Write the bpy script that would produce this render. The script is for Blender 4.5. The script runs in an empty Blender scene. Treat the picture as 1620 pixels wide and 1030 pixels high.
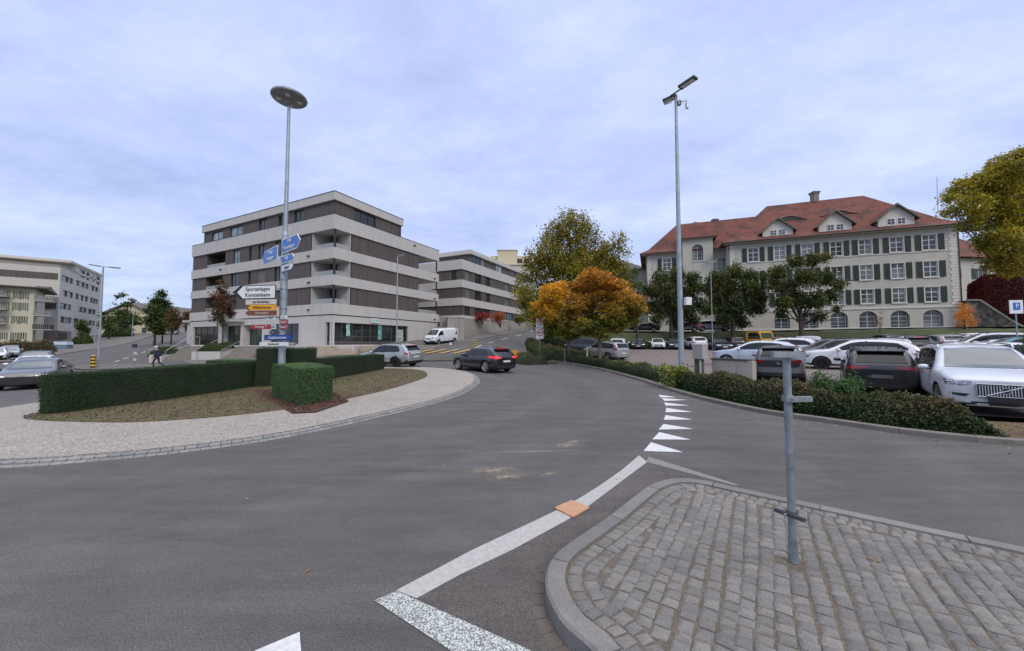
import bpy, bmesh, math, random
import numpy as np
from mathutils import Vector, Matrix
from mathutils.bvhtree import BVHTree
random.seed(7); RNG = np.random.default_rng(7)
SC = bpy.context.scene
COL = SC.collection
R = math.radians
# ------------------------------------------------------------ camera model
FPX = 585.0; PITCH = R(2.64); EYE = 1.85
def ray(x, y):
    u = (x-810)/FPX; v = (515-y)/FPX
    dy = math.cos(PITCH)-v*math.sin(PITCH); dz = math.sin(PITCH)+v*math.cos(PITCH)
    return u/dy, dz/dy
def at(x, y, Y):
    a, b = ray(x, y); return Vector((a*Y, Y, EYE+b*Y))
def gp(x, y, z=0.0):
    a, b = ray(x, y); t = (z-EYE)/b; return (a*t, t)
# ------------------------------------------------------------ mesh builder
class MB:
    def __init__(s): s.v = []; s.f = []; s.m = []
    def add(s, vs, fs, m=0):
        o = len(s.v); s.v += [tuple(p) for p in vs]
        s.f += [tuple(i+o for i in f) for f in fs]; s.m += [m]*len(fs); return s
    def box(s, c, size, rz=0, m=0, taper=1.0):
        hx, hy, hz = size[0]/2, size[1]/2, size[2]/2; cs, sn = math.cos(rz), math.sin(rz); vs = []
        for k in (-1, 1):
            t = taper if k > 0 else 1
            for i, j in ((-1,-1),(1,-1),(1,1),(-1,1)):
                x, y = i*hx*t, j*hy*t; vs.append((c[0]+x*cs-y*sn, c[1]+x*sn+y*cs, c[2]+k*hz))
        return s.add(vs, [(0,3,2,1),(4,5,6,7),(0,1,5,4),(1,2,6,5),(2,3,7,6),(3,0,4,7)], m)
    def hexa(s, p8, m=0):
        return s.add(p8, [(0,3,2,1),(4,5,6,7),(0,1,5,4),(1,2,6,5),(2,3,7,6),(3,0,4,7)], m)
    def tube(s, p0, p1, r0, r1=None, n=10, m=0, caps=True):
        return s.path([p0, p1], [r0, r0 if r1 is None else r1], n, m, caps)
    def path(s, pts, rs, n=8, m=0, caps=True):
        pts = [Vector(p) for p in pts]; vs = []; fs = []
        for i, p in enumerate(pts):
            d = (pts[min(i+1, len(pts)-1)]-pts[max(i-1, 0)]).normalized()
            a = d.cross(Vector((0,0,1)) if abs(d.z) < .9 else Vector((1,0,0))).normalized(); b = d.cross(a)
            for k in range(n):
                t = 2*math.pi*k/n; vs.append(p+(a*math.cos(t)+b*math.sin(t))*rs[i])
        for i in range(len(pts)-1):
            for k in range(n):
                k2 = (k+1) % n; fs.append((i*n+k, i*n+k2, (i+1)*n+k2, (i+1)*n+k))
        if caps:
            fs.append(tuple(range(n))); fs.append(tuple((len(pts)-1)*n+k for k in reversed(range(n))))
        return s.add(vs, fs, m)
    def lathe(s, c, prof, n=20, axis='z', m=0):   # prof: (r, h)
        vs = []; fs = []; c = Vector(c)
        for r, h in prof:
            for k in range(n):
                t = 2*math.pi*k/n; a, b = r*math.cos(t), r*math.sin(t)
                vs.append(c+Vector({'z': (a,b,h), 'y': (a,h,b), 'x': (h,a,b)}[axis]))
        for i in range(len(prof)-1):
            for k in range(n):
                k2 = (k+1) % n; fs.append((i*n+k, i*n+k2, (i+1)*n+k2, (i+1)*n+k))
        return s.add(vs, fs, m)
    def prism(s, poly, z0, z1, m=0):
        n = len(poly)
        zz0 = z0 if callable(z0) else (lambda x, y: z0); zz1 = z1 if callable(z1) else (lambda x, y: z1)
        vs = [(p[0], p[1], zz0(*p[:2])) for p in poly]+[(p[0], p[1], zz1(*p[:2])) for p in poly]
        fs = [tuple(reversed(range(n))), tuple(range(n, 2*n))]+[(i, (i+1) % n, n+(i+1) % n, n+i) for i in range(n)]
        return s.add(vs, fs, m)
    def mesh(s, name, mats, origin=None, smooth=False):
        me = bpy.data.meshes.new(name)
        o = origin or (0,0,0)
        me.from_pydata([(v[0]-o[0], v[1]-o[1], v[2]-o[2]) for v in s.v], [], s.f)
        if not isinstance(mats, (list, tuple)): mats = [mats]
        for m in mats: me.materials.append(m)
        if len(mats) > 1: me.polygons.foreach_set('material_index', s.m)
        if smooth: me.polygons.foreach_set('use_smooth', [True]*len(s.f))
        me.update(); return me
    def build(s, name, mats, parent=None, origin=None, smooth=False, fixn=True):
        if parent is not None and origin is None:
            r = parent
            while r.parent: r = r.parent
            origin = tuple(r.location) if not r.get('local') else (0,0,0)
        me = s.mesh(name, mats, origin, smooth)
        if fixn:
            bm = bmesh.new(); bm.from_mesh(me); bmesh.ops.recalc_face_normals(bm, faces=bm.faces); bm.to_mesh(me); bm.free()
        ob = bpy.data.objects.new(name, me); COL.objects.link(ob)
        if parent is not None: ob.parent = parent
        elif origin is not None: ob.location = origin
        return ob
def tag(o, label=None, cat=None, group=None, kind=None):
    if label: o['label'] = label
    if cat: o['category'] = cat
    if group: o['group'] = group
    if kind: o['kind'] = kind
    return o
def empty(name, loc=(0,0,0), rz=0, local=False):
    o = bpy.data.objects.new(name, None); COL.objects.link(o); o.location = loc; o.rotation_euler = (0,0,rz)
    if local: o['local'] = 1
    o.empty_display_size = .2
    return o
def thing(name, label, cat, loc=(0,0,0), rz=0, group=None, local=False):
    return tag(empty(name, loc, rz, local), label, cat, group)
def kids(o): return [c for c in bpy.data.objects if c.parent == o]
def copy_tree(o, parent=None, child_map=None):
    c = o.copy(); COL.objects.link(c); c.parent = parent
    for ch in child_map[o.name] if child_map else kids(o): copy_tree(ch, c, child_map)
    return c
def text_mesh(body, size, ex=0.004, align='CENTER'):
    cu = bpy.data.curves.new('t', 'FONT'); cu.body = body; cu.size = size; cu.extrude = ex
    cu.align_x = align; cu.align_y = 'CENTER'; cu.resolution_u = 3
    ob = bpy.data.objects.new('t', cu); COL.objects.link(ob)
    dg = bpy.context.evaluated_depsgraph_get(); me = bpy.data.meshes.new_from_object(ob.evaluated_get(dg))
    bpy.data.objects.remove(ob); me.name = 'lettering'; return me
def text(name, body, size, m, parent, M, maxw=None, bold=0.0, align='CENTER'):
    me = text_mesh(body, size, align=align)
    if maxw:
        xs = [v.co.x for v in me.vertices]; w = max(xs)-min(xs)
        if w > maxw:
            for v in me.vertices: v.co.x *= maxw/w
    me.transform(M); me.materials.clear(); me.materials.append(m)
    ob = bpy.data.objects.new(name, me); COL.objects.link(ob); ob.parent = parent; return ob
# ------------------------------------------------------------ materials
MATS = {}
def nodes(name):
    m = bpy.data.materials.new(name); m.use_nodes = True; nt = m.node_tree
    return m, nt, nt.nodes['Principled BSDF']
def N(nt, t, **kw):
    n = nt.nodes.new(t)
    for k, v in kw.items():
        if k in n.inputs: n.inputs[k].default_value = v
        else: setattr(n, k, v)
    return n
def ramp(nt, fac, stops, interp='LINEAR'):
    r = nt.nodes.new('ShaderNodeValToRGB'); el = r.color_ramp.elements; r.color_ramp.interpolation = interp
    while len(el) < len(stops): el.new(.5)
    for e, (p, c) in zip(el, stops): e.position = p; e.color = (c[0], c[1], c[2], 1)
    nt.links.new(fac, r.inputs[0]); return r.outputs[0]
def mixc(nt, a, b, fac, mode='MIX'):
    x = nt.nodes.new('ShaderNodeMix'); x.data_type = 'RGBA'; x.blend_type = mode
    for s, v in ((x.inputs[6], a), (x.inputs[7], b), (x.inputs[0], fac)):
        if hasattr(v, 'is_linked') or hasattr(v, 'links'): nt.links.new(v, s)
        elif isinstance(v, (int, float)): s.default_value = v
        else: s.default_value = (v[0], v[1], v[2], 1)
    return x.outputs[2]
def noise(nt, scale, detail=4, rough=.55, vec=None, out=0):
    n = nt.nodes.new('ShaderNodeTexNoise'); n.inputs['Scale'].default_value = scale
    n.inputs['Detail'].default_value = detail; n.inputs['Roughness'].default_value = rough
    if vec is not None: nt.links.new(vec, n.inputs['Vector'])
    return n.outputs[out]
def pos(nt):  # world position
    return nt.nodes.new('ShaderNodeNewGeometry').outputs['Position']
def objc(nt): return nt.nodes.new('ShaderNodeTexCoord').outputs['Object']
def bump(nt, b, h, strength=.3, dist=.01):
    n = nt.nodes.new('ShaderNodeBump'); n.inputs['Strength'].default_value = strength; n.inputs['Distance'].default_value = dist
    nt.links.new(h, n.inputs['Height']); nt.links.new(n.outputs[0], b.inputs['Normal'])
def mat(name, col, rough=.6, metal=0, var=.12, scale=3, bumps=0, bscale=60, coat=0, spec=.5, emit=None, obj=True):
    if name in MATS: return MATS[name]
    m, nt, b = nodes(name)
    b.inputs['Roughness'].default_value = rough; b.inputs['Metallic'].default_value = metal
    b.inputs['Coat Weight'].default_value = coat; b.inputs['Coat Roughness'].default_value = .05
    b.inputs['Specular IOR Level'].default_value = spec
    if var:
        v = objc(nt) if obj else pos(nt)
        f = noise(nt, scale, 5, .6, v)
        c = ramp(nt, f, [(.3, [x*(1-var) for x in col]), (.7, [min(1, x*(1+var)) for x in col])])
        nt.links.new(c, b.inputs['Base Color'])
    else: b.inputs['Base Color'].default_value = (*col, 1)
    if bumps: bump(nt, b, noise(nt, bscale, 3, .6, objc(nt)), bumps, .01)
    if emit: b.inputs['Emission Color'].default_value = (*emit[0], 1); b.inputs['Emission Strength'].default_value = emit[1]
    MATS[name] = m; return m
def leafmat(name, cols, scale=.5, zgrad=None, rough=.6, trans=.25):
    """cols: list of colours spread by per-leaf randomness and a slow noise; zgrad: (z0,z1,[lower cols]) in object space."""
    m, nt, b = nodes(name)
    g = nt.nodes.new('ShaderNodeNewGeometry'); rnd = g.outputs['Random Per Island']
    ob = objc(nt); n1 = noise(nt, scale, 3, .6, ob)
    mx = N(nt, 'ShaderNodeMath', operation='MULTIPLY_ADD'); nt.links.new(n1, mx.inputs[0]); mx.inputs[1].default_value = 1.5; mx.inputs[2].default_value = -.5
    ad = N(nt, 'ShaderNodeMath', operation='MULTIPLY_ADD'); nt.links.new(rnd, ad.inputs[0]); ad.inputs[1].default_value = .5; nt.links.new(mx.outputs[0], ad.inputs[2])
    st = [(i/(max(1, len(cols)-1)), c) for i, c in enumerate(cols)]
    c = ramp(nt, ad.outputs[0], st)
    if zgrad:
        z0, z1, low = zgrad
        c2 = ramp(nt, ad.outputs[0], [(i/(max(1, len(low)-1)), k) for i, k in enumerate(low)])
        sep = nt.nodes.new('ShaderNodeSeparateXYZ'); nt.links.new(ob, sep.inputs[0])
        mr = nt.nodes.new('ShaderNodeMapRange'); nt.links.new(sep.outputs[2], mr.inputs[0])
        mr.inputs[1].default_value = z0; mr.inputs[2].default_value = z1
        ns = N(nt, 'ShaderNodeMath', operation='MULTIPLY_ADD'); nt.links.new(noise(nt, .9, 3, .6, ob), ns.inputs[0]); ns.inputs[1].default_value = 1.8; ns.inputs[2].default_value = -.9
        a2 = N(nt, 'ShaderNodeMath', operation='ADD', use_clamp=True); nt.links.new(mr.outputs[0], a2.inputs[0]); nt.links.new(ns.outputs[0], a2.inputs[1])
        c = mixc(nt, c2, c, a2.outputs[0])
    nt.links.new(c, b.inputs['Base Color']); b.inputs['Roughness'].default_value = rough
    b.inputs['Specular IOR Level'].default_value = .25
    tr = nt.nodes.new('ShaderNodeBsdfTranslucent'); nt.links.new(c, tr.inputs[0])
    ms = nt.nodes.new('ShaderNodeMixShader'); ms.inputs[0].default_value = trans
    nt.links.new(b.outputs[0], ms.inputs[1]); nt.links.new(tr.outputs[0], ms.inputs[2])
    nt.links.new(ms.outputs[0], nt.nodes['Material Output'].inputs[0])
    MATS[name] = m; return m
# ------------------------------------------------------------ terrain
def sstep(a, b, x):
    t = np.clip((x-a)/(b-a), 0, 1); return t*t*(3-2*t)
def cpx(px, Z, z): return ((px-810)/FPX*Z, Z, z)
CTRL = [(0,0,0),(-8,0,0),(10,0,0),(0,-15,0),(-20,-15,0),(20,-15,0),(4,8,0),(-4,8,0),(8,14,0),(0,14,.02),(-6,16,.04),
 (-15,11,-.18),(-12,4,-.1),(-24,17,-.36),(-27,28.4,-.2),(-34,31,-.3),(-40,20,-.4),(-10,20,.05),(-8,25.6,.17),(-2,20.5,.17),(3,19,.1),
 cpx(93,45,-.1),cpx(136,52,.45),cpx(157,60,.85),cpx(190,72,1.85),cpx(217,88,3.4),cpx(259,95,4.1),cpx(45,60,.75),cpx(10,52,.35),cpx(-200,50,0),
 cpx(100,75,2.1),cpx(0,90,3),cpx(220,120,5),cpx(100,130,5),cpx(350,60,2.2),cpx(350,90,4),cpx(280,34,.1),cpx(350,35,.2),cpx(470,34,.35),cpx(560,35,.55),
 (-9,46,1.7),(-9.4,56,2.4),(-3,44,1.5),(-.4,60,2.75),(6,80,4.7),(14,100,6.2),(5,88,5.5),cpx(690,38,.85),cpx(832,38,.75),cpx(870,30,.32),cpx(930,25,.14),cpx(1000,18.5,0),
 cpx(640,31,.35),cpx(760,30,.4),(8,50,1.2),(12,60,1.5),
 cpx(945,36,.45),cpx(1080,48,1.0),cpx(1010,50,.95),cpx(1200,45,.95),cpx(1180,22,.3),cpx(1370,21,.38),cpx(1230,15.5,.1),cpx(1385,13,.06),cpx(1550,10,0),
 cpx(1300,30,.55),cpx(1450,28,.65),cpx(1550,24,.6),cpx(1620,30,.9),cpx(1420,42,1.25),cpx(1600,42,1.3),cpx(1200,60,1.2),cpx(1400,65,1.4),(90,20,.5),(90,60,1.5),(60,-10,0),(60,100,2),(30,100,3.5),(-60,-20,0),(-90,30,0),(-130,60,.5),(-130,130,5),(0,140,7),(130,140,4),(140,0,0)]
_P = np.array([(a, b) for a, b, c in CTRL], float)/30.0; _zv = np.array([c for a, b, c in CTRL], float)
def _k(d2): return .5*d2*np.log(d2+1e-12)
_n = len(_P); _A = np.zeros((_n+3, _n+3)); _d = ((_P[:, None]-_P[None])**2).sum(-1)
_A[:_n, :_n] = _k(_d)+np.eye(_n)*.01; _A[:_n, _n] = 1; _A[:_n, _n+1:] = _P; _A[_n, :_n] = 1; _A[_n+1:, :_n] = _P.T
_w = np.linalg.solve(_A, np.concatenate([_zv, [0,0,0]]))
def TZa(x, y):
    x = np.asarray(x, float); y = np.asarray(y, float); s = x.shape; x = x.ravel(); y = y.ravel()
    xc = np.clip(x, -135, 140); yc = np.clip(y, -15, 140)
    p = np.stack([xc, yc], 1)/30.0; d = ((p[:, None]-_P[None])**2).sum(-1)
    z = _k(d) @ _w[:_n]+_w[_n]+p @ _w[_n+1:]
    near = sstep(11, 17, np.hypot(np.maximum(np.abs(x)-3, 0)*1.0, y*1.0)*1.0)
    z = z*near
    q = yc-(49.9+(60.85-xc)*.376)
    z = z+2.3*sstep(-13.5, -8.5, q)*sstep(2, 9, xc)*(1-sstep(70, 100, xc))
    return z.reshape(s)
def TZ(x, y): return float(TZa(np.array([x]), np.array([y]))[0])
def gd(px, Z, dz=0):     # the ground point seen in image column px at depth Z
    X = (px-810)/FPX*Z; return Vector((X, Z, TZ(X, Z)+dz))
def drape(name, poly, off, m, cell=1.0, parent=None, smooth=True, skirt=0.0, zfun=None):
    bm = bmesh.new(); vs = [bm.verts.new((p[0], p[1], 0)) for p in poly]; f = bm.faces.new(vs)
    bmesh.ops.triangulate(bm, faces=[f])
    xs = [p[0] for p in poly]; ys = [p[1] for p in poly]
    for ax, lo, hi in ((0, min(xs), max(xs)), (1, min(ys), max(ys))):
        c = math.ceil(lo/cell)*cell+cell*.001
        while c < hi:
            no = (1,0,0) if ax == 0 else (0,1,0); co = (c,0,0) if ax == 0 else (0,c,0)
            bmesh.ops.bisect_plane(bm, geom=bm.verts[:]+bm.edges[:]+bm.faces[:], dist=1e-5, plane_co=co, plane_no=no)
            c += cell
    bm.verts.ensure_lookup_table()
    co = np.array([v.co[:2] for v in bm.verts]); z = TZa(co[:, 0], co[:, 1])+off
    for v, k in zip(bm.verts, z): v.co.z = k
    bmesh.ops.recalc_face_normals(bm, faces=bm.faces)
    if sum(f.normal.z for f in bm.faces) < 0: bmesh.ops.reverse_faces(bm, faces=bm.faces)
    if skirt:
        be = [e for e in bm.edges if len(e.link_faces) == 1]
        r = bmesh.ops.extrude_edge_only(bm, edges=be)
        for v in [g for g in r['geom'] if isinstance(g, bmesh.types.BMVert)]: v.co.z -= skirt
    me = bpy.data.meshes.new(name); bm.to_mesh(me); bm.free(); me.materials.append(m)
    if smooth and not skirt: me.polygons.foreach_set('use_smooth', [True]*len(me.polygons))
    ob = bpy.data.objects.new(name, me); COL.objects.link(ob)
    if parent: ob.parent = parent
    return ob
def spline(pts, n=8, closed=False):
    P_ = [np.array(p, float) for p in pts]; out = []; L = len(P_)
    rng = range(L) if closed else range(L-1)
    for i in rng:
        if closed: a, b, c, d = P_[(i-1) % L], P_[i], P_[(i+1) % L], P_[(i+2) % L]
        else: a, b, c, d = P_[max(i-1, 0)], P_[i], P_[i+1], P_[min(i+2, L-1)]
        for k in range(n):
            t = k/n; out.append(.5*((2*b)+(c-a)*t+(2*a-5*b+4*c-d)*t*t+(3*b-a-3*c+d)*t**3))
    if not closed: out.append(P_[-1])
    return [tuple(p) for p in out]
def offs(line, d, closed=False):
    L = len(line); out = []
    for i, p in enumerate(line):
        a = line[(i-1) % L] if closed or i > 0 else p; b = line[(i+1) % L] if closed or i < L-1 else p
        tx, ty = b[0]-a[0], b[1]-a[1]; l = math.hypot(tx, ty) or 1
        out.append((p[0]-ty/l*d, p[1]+tx/l*d))
    return out
def sweep_kerb(name, line, w, h, m, closed=False, stone=1.0, parent=None, base=-.05, gap=.008):
    """row of kerb stones along a line, w to its left"""
    mb = MB(); P0 = [Vector((p[0], p[1], 0)) for p in line]
    if closed: P0.append(P0[0])
    d = [0]
    for a, b in zip(P0, P0[1:]): d.append(d[-1]+(b-a).length)
    def pt(s):
        s = min(max(s, 0), d[-1]); i = max(0, min(np.searchsorted(d, s)-1, len(P0)-2)); l = d[i+1]-d[i] or 1
        return P0[i].lerp(P0[i+1], (s-d[i])/l)
    n = max(1, round(d[-1]/stone)); st = d[-1]/n; kd = .09 if stone == 1.0 and d[-1] < 20 else .35
    for i in range(n):
        s0, s1 = i*st+gap/2, (i+1)*st-gap/2; k = max(1, int(st/kd)); prof = []
        for j in range(k+1):
            s = s0+(s1-s0)*j/k; p = pt(s); q = pt(min(s+.02, d[-1]))-pt(max(s-.02, 0)); q = q.normalized() if q.length else Vector((1,0,0))
            nn = Vector((-q.y, q.x, 0)); z = TZ(p.x, p.y); c = .018
            prof.append([(p.x, p.y, z+base), (p.x, p.y, z+h-c), tuple((p+nn*c)[:2])+(z+h,), tuple((p+nn*(w-.005))[:2])+(z+h,), tuple((p+nn*w)[:2])+(z+base,)])
        vs = [v for pr in prof for v in pr]; fs = []
        for j in range(k):
            for e in range(5): e2 = (e+1) % 5; fs.append((j*5+e, (j+1)*5+e, (j+1)*5+e2, j*5+e2))
        fs += [(0,1,2,3,4), tuple(reversed(range(k*5, k*5+5)))]
        mb.add(vs, fs)
    return mb.build(name, m, parent)
# ------------------------------------------------------------ ground, roads, kerbs
def m_asphalt(name, c0, c1):
    m, nt, b = nodes(name); P = pos(nt)
    big = noise(nt, .25, 5, .6, P); mid = noise(nt, 2.2, 6, .65, P); fine = noise(nt, 90, 3, .7, P); spk = noise(nt, 260, 2, .8, P)
    c = ramp(nt, big, [(.3, c0), (.7, c1)])
    c = mixc(nt, c, ramp(nt, mid, [(.35, (.42,.42,.42)), (.65, (.58,.57,.57))]), .55, 'OVERLAY')
    c = mixc(nt, c, ramp(nt, fine, [(.3, (.15,.15,.15)), (.5, (.5,.5,.5)), (.72, (.86,.85,.83))]), .85, 'OVERLAY')
    c = mixc(nt, c, ramp(nt, spk, [(.58, (0,0,0)), (.68, (.30,.29,.27))]), .6, 'ADD')
    c = mixc(nt, c, ramp(nt, noise(nt, 26, 5, .8, P), [(.3, (.40,.40,.40)), (.5, (.5,.5,.5)), (.7, (.60,.59,.58))]), .9, 'OVERLAY')
    mps = N(nt, 'ShaderNodeMapping'); nt.links.new(P, mps.inputs[0]); mps.inputs['Scale'].default_value = (.5,3.2,1); mps.inputs['Rotation'].default_value = (0,0,-.6)
    c = mixc(nt, c, ramp(nt, noise(nt, .8, 7, .7, mps.outputs[0]), [(.32, (.38,.38,.39)), (.5, (.5,.5,.5)), (.7, (.61,.605,.59))]), .9, 'OVERLAY')
    c = mixc(nt, c, (.03,.028,.028), ramp(nt, noise(nt, 1.7, 6, .6, P), [(.70, (0,0,0)), (.76, (.55,.55,.55))]))
    # circular wear tracks round the island
    mp = N(nt, 'ShaderNodeMapping'); nt.links.new(P, mp.inputs[0]); mp.inputs['Location'].default_value = (9.6, -15.5, 0)
    ln = N(nt, 'ShaderNodeVectorMath', operation='LENGTH'); sx = nt.nodes.new('ShaderNodeSeparateXYZ'); nt.links.new(mp.outputs[0], sx.inputs[0])
    cx = nt.nodes.new('ShaderNodeCombineXYZ'); nt.links.new(sx.outputs[0], cx.inputs[0]); nt.links.new(sx.outputs[1], cx.inputs[1]); nt.links.new(cx.outputs[0], ln.inputs[0])
    wob = N(nt, 'ShaderNodeMath', operation='MULTIPLY_ADD'); nt.links.new(noise(nt, .35, 2, .5, P), wob.inputs[0]); wob.inputs[1].default_value = 1.2; nt.links.new(ln.outputs['Value'], wob.inputs[2])
    sn = N(nt, 'ShaderNodeMath', operation='SINE'); ml = N(nt, 'ShaderNodeMath', operation='MULTIPLY'); nt.links.new(wob.outputs[0], ml.inputs[0]); ml.inputs[1].default_value = 3.3; nt.links.new(ml.outputs[0], sn.inputs[0])
    c = mixc(nt, c, ramp(nt, sn.outputs[0], [(0, (.47,.465,.46)), (1, (.53,.53,.53))]), .8, 'OVERLAY')
    # tar seams
    vo = N(nt, 'ShaderNodeTexVoronoi', feature='DISTANCE_TO_EDGE'); vo.inputs['Scale'].default_value = .09
    wv = N(nt, 'ShaderNodeVectorMath', operation='ADD'); nt.links.new(P, wv.inputs[0]); nt.links.new(noise(nt, .8, 4, .6, P, 1), wv.inputs[1]); nt.links.new(wv.outputs[0], vo.inputs['Vector'])
    c = mixc(nt, c, (.02,.02,.022), ramp(nt, vo.outputs['Distance'], [(0, (.14,.14,.14)), (.003, (0,0,0))]), 'MIX')
    nt.links.new(c, b.inputs['Base Color']); b.inputs['Roughness'].default_value = .85; b.inputs['Specular IOR Level'].default_value = .3
    bump(nt, b, fine, .5, .006); return m
M_ASPH = m_asphalt('asphalt', (.076,.073,.072), (.098,.094,.092))
M_ASPH2 = m_asphalt('asphalt_brown', (.076,.068,.064), (.094,.084,.079))
def m_grass(name, cols, sc=1.2):
    m, nt, b = nodes(name); P = pos(nt); f = noise(nt, sc, 6, .7, P); c = ramp(nt, f, [(i/(len(cols)-1)*.5+.25, k) for i, k in enumerate(cols)])
    c = mixc(nt, c, ramp(nt, noise(nt, 45, 4, .8, P), [(.3, (.2,.2,.2)), (.7, (.8,.8,.8))]), .7, 'OVERLAY')
    nt.links.new(c, b.inputs['Base Color']); b.inputs['Roughness'].default_value = .95; bump(nt, b, noise(nt, 30, 4, .8, P), .8, .03); return m
M_GRASS = m_grass('grass_ground', [(.035,.05,.015), (.06,.075,.025), (.09,.08,.04)])
M_SOIL = m_grass('dry_soil', [(.055,.038,.024), (.085,.058,.036), (.12,.085,.045), (.07,.085,.024), (.10,.075,.04)], .9)
M_BARK = m_grass('bark_mulch', [(.04,.018,.012), (.08,.035,.022), (.13,.07,.045)], 9)
def m_pave(name, c0, c1, size=.5, joint=.35):
    m, nt, b = nodes(name); P = pos(nt)
    br = N(nt, 'ShaderNodeTexBrick'); br.offset = .5; nt.links.new(P, br.inputs['Vector'])
    br.inputs['Scale'].default_value = 1; br.inputs['Brick Width'].default_value = size; br.inputs['Row Height'].default_value = size*.5; br.inputs['Mortar Size'].default_value = .012
    br.inputs['Color1'].default_value = (*c0, 1); br.inputs['Color2'].default_value = (*c1, 1); br.inputs['Mortar'].default_value = (*[k*joint for k in c0], 1)
    c = mixc(nt, br.outputs[0], ramp(nt, noise(nt, 1.2, 6, .7, P), [(.3, (.35,.35,.35)), (.7, (.62,.6,.58))]), .6, 'OVERLAY')
    nt.links.new(c, b.inputs['Base Color']); b.inputs['Roughness'].default_value = .85; return m
M_LOT = m_pave('lot_paving', (.17,.14,.13), (.20,.165,.15), .24, .6)
M_PAVE = m_grass('pavement_asphalt', [(.10,.09,.085), (.13,.12,.11), (.15,.135,.125)], .8)
def m_granite(name, c, c2=None, sc=1.0):
    m, nt, b = nodes(name); P = pos(nt); c2 = c2 or [k*.55 for k in c]
    s = noise(nt, 180*sc, 3, .8, P); g = noise(nt, 3, 6, .7, P)
    k = ramp(nt, s, [(.35, c2), (.5, c), (.68, [min(1, v*1.25) for v in c])])
    k = mixc(nt, k, ramp(nt, g, [(.3, (.36,.36,.37)), (.7, (.6,.59,.57))]), .8, 'OVERLAY')
    gg = nt.nodes.new('ShaderNodeNewGeometry'); k = mixc(nt, k, ramp(nt, gg.outputs['Random Per Island'], [(0, (.40,.40,.41)), (1, (.60,.59,.57))]), .8, 'OVERLAY')
    nt.links.new(k, b.inputs['Base Color']); b.inputs['Roughness'].default_value = .8; bump(nt, b, noise(nt, 55*sc, 5, .75, P), .6, .006); return m
M_KERB = m_granite('kerb_granite', (.175,.168,.162)); M_KERBG = m_granite('kerb_far', (.17,.155,.14))
M_SETT = m_granite('sett_granite', (.178,.171,.160), (.085,.081,.076)); M_SETTE = m_granite('edge_sett', (.22,.22,.215))
M_JOINT = m_grass('sand_joint', [(.10,.082,.062), (.145,.118,.09), (.08,.078,.05)], 4)
def m_apron():  # pale fine setts
    m, nt, b = nodes('apron_setts'); P = pos(nt)
    vo = N(nt, 'ShaderNodeTexVoronoi'); vo.inputs['Scale'].default_value = 17; vo.inputs['Randomness'].default_value = .85; nt.links.new(P, vo.inputs['Vector'])
    ve = N(nt, 'ShaderNodeTexVoronoi', feature='DISTANCE_TO_EDGE'); ve.inputs['Scale'].default_value = 17; ve.inputs['Randomness'].default_value = .85; nt.links.new(P, ve.inputs['Vector'])
    sp = nt.nodes.new('ShaderNodeSeparateColor'); nt.links.new(vo.outputs['Color'], sp.inputs[0])
    c = ramp(nt, sp.outputs[0], [(0, (.29,.262,.23)), (.5, (.335,.305,.27)), (1, (.39,.36,.32))])
    c = mixc(nt, c, (.12,.10,.085), ramp(nt, ve.outputs['Distance'], [(0, (1,1,1)), (.1, (0,0,0))]))
    c = mixc(nt, c, ramp(nt, noise(nt, .7, 6, .7, P), [(.3, (.45,.44,.43)), (.7, (.55,.55,.55))]), .8, 'OVERLAY')
    c = mixc(nt, c, ramp(nt, noise(nt, 70, 3, .7, P), [(.3, (.3,.3,.3)), (.7, (.7,.7,.7))]), .6, 'OVERLAY')
    nt.links.new(c, b.inputs['Base Color']); b.inputs['Roughness'].default_value = .85; bump(nt, b, ve.outputs['Distance'], .6, .03); return m
M_APRON = m_apron()
def m_paint(name, c, wear=.5, sc=14, tex=0):
    m, nt, b = nodes(name); P = pos(nt)
    k = ramp(nt, noise(nt, sc, 6, .75, P), [(.3, [v*.72 for v in c]), (.6, c)])
    if wear: k = mixc(nt, k, (.08,.078,.078), ramp(nt, noise(nt, 60, 5, .85, P), [(.62-wear*.12, (0,0,0)), (.72, (.9,.9,.9))]))
    if tex: k = mixc(nt, k, (.05,.05,.05), ramp(nt, noise(nt, 95, 2.5, .6, P), [(.47, (0,0,0)), (.53, (.8,.8,.8))]))
    nt.links.new(k, b.inputs['Base Color']); b.inputs['Roughness'].default_value = .7; return m
M_WHITE = m_paint('road_paint_white', (.62,.62,.61), .2); M_WHITE2 = m_paint('road_paint_worn', (.42,.41,.385), .45, 20)
M_STRUCT = m_paint('road_paint_structured', (.55,.58,.54), 0, 20, 1); M_YEL = m_paint('road_paint_yellow', (.46,.29,.06), .6, 8)
M_WFAR = m_paint('road_paint_far', (.5,.49,.47), .3)
S = lambda o: tag(o, kind='structure')
# ground sheet
def axis(a, lo, hi, step, far):
    v = list(np.arange(lo, hi+.001, step)); x = hi; s = step
    while x < far: s *= 1.35; x += s; v.append(x)
    x = lo; s = step
    while x > -far: s *= 1.35; x -= s; v.insert(0, x)
    return np.array(v)
gx = axis(0, -110, 100, 1.5, 2500); gy = axis(0, -12, 135, 1.5, 2500)
XX, YY = np.meshgrid(gx, gy, indexing='ij'); ZZ = TZa(XX, YY)-.09
nx, ny = XX.shape; ii = (np.arange(nx-1)[:, None]*ny+np.arange(ny-1)[None]).ravel()
me = bpy.data.meshes.new('ground'); me.from_pydata(np.stack([XX.ravel(), YY.ravel(), ZZ.ravel()], 1).tolist(), [], np.stack([ii, ii+ny, ii+ny+1, ii+1], 1).tolist())
me.materials.append(M_GRASS); me.polygons.foreach_set('use_smooth', [True]*len(me.polygons))
go = bpy.data.objects.new('ground', me); COL.objects.link(go); S(go)
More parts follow.
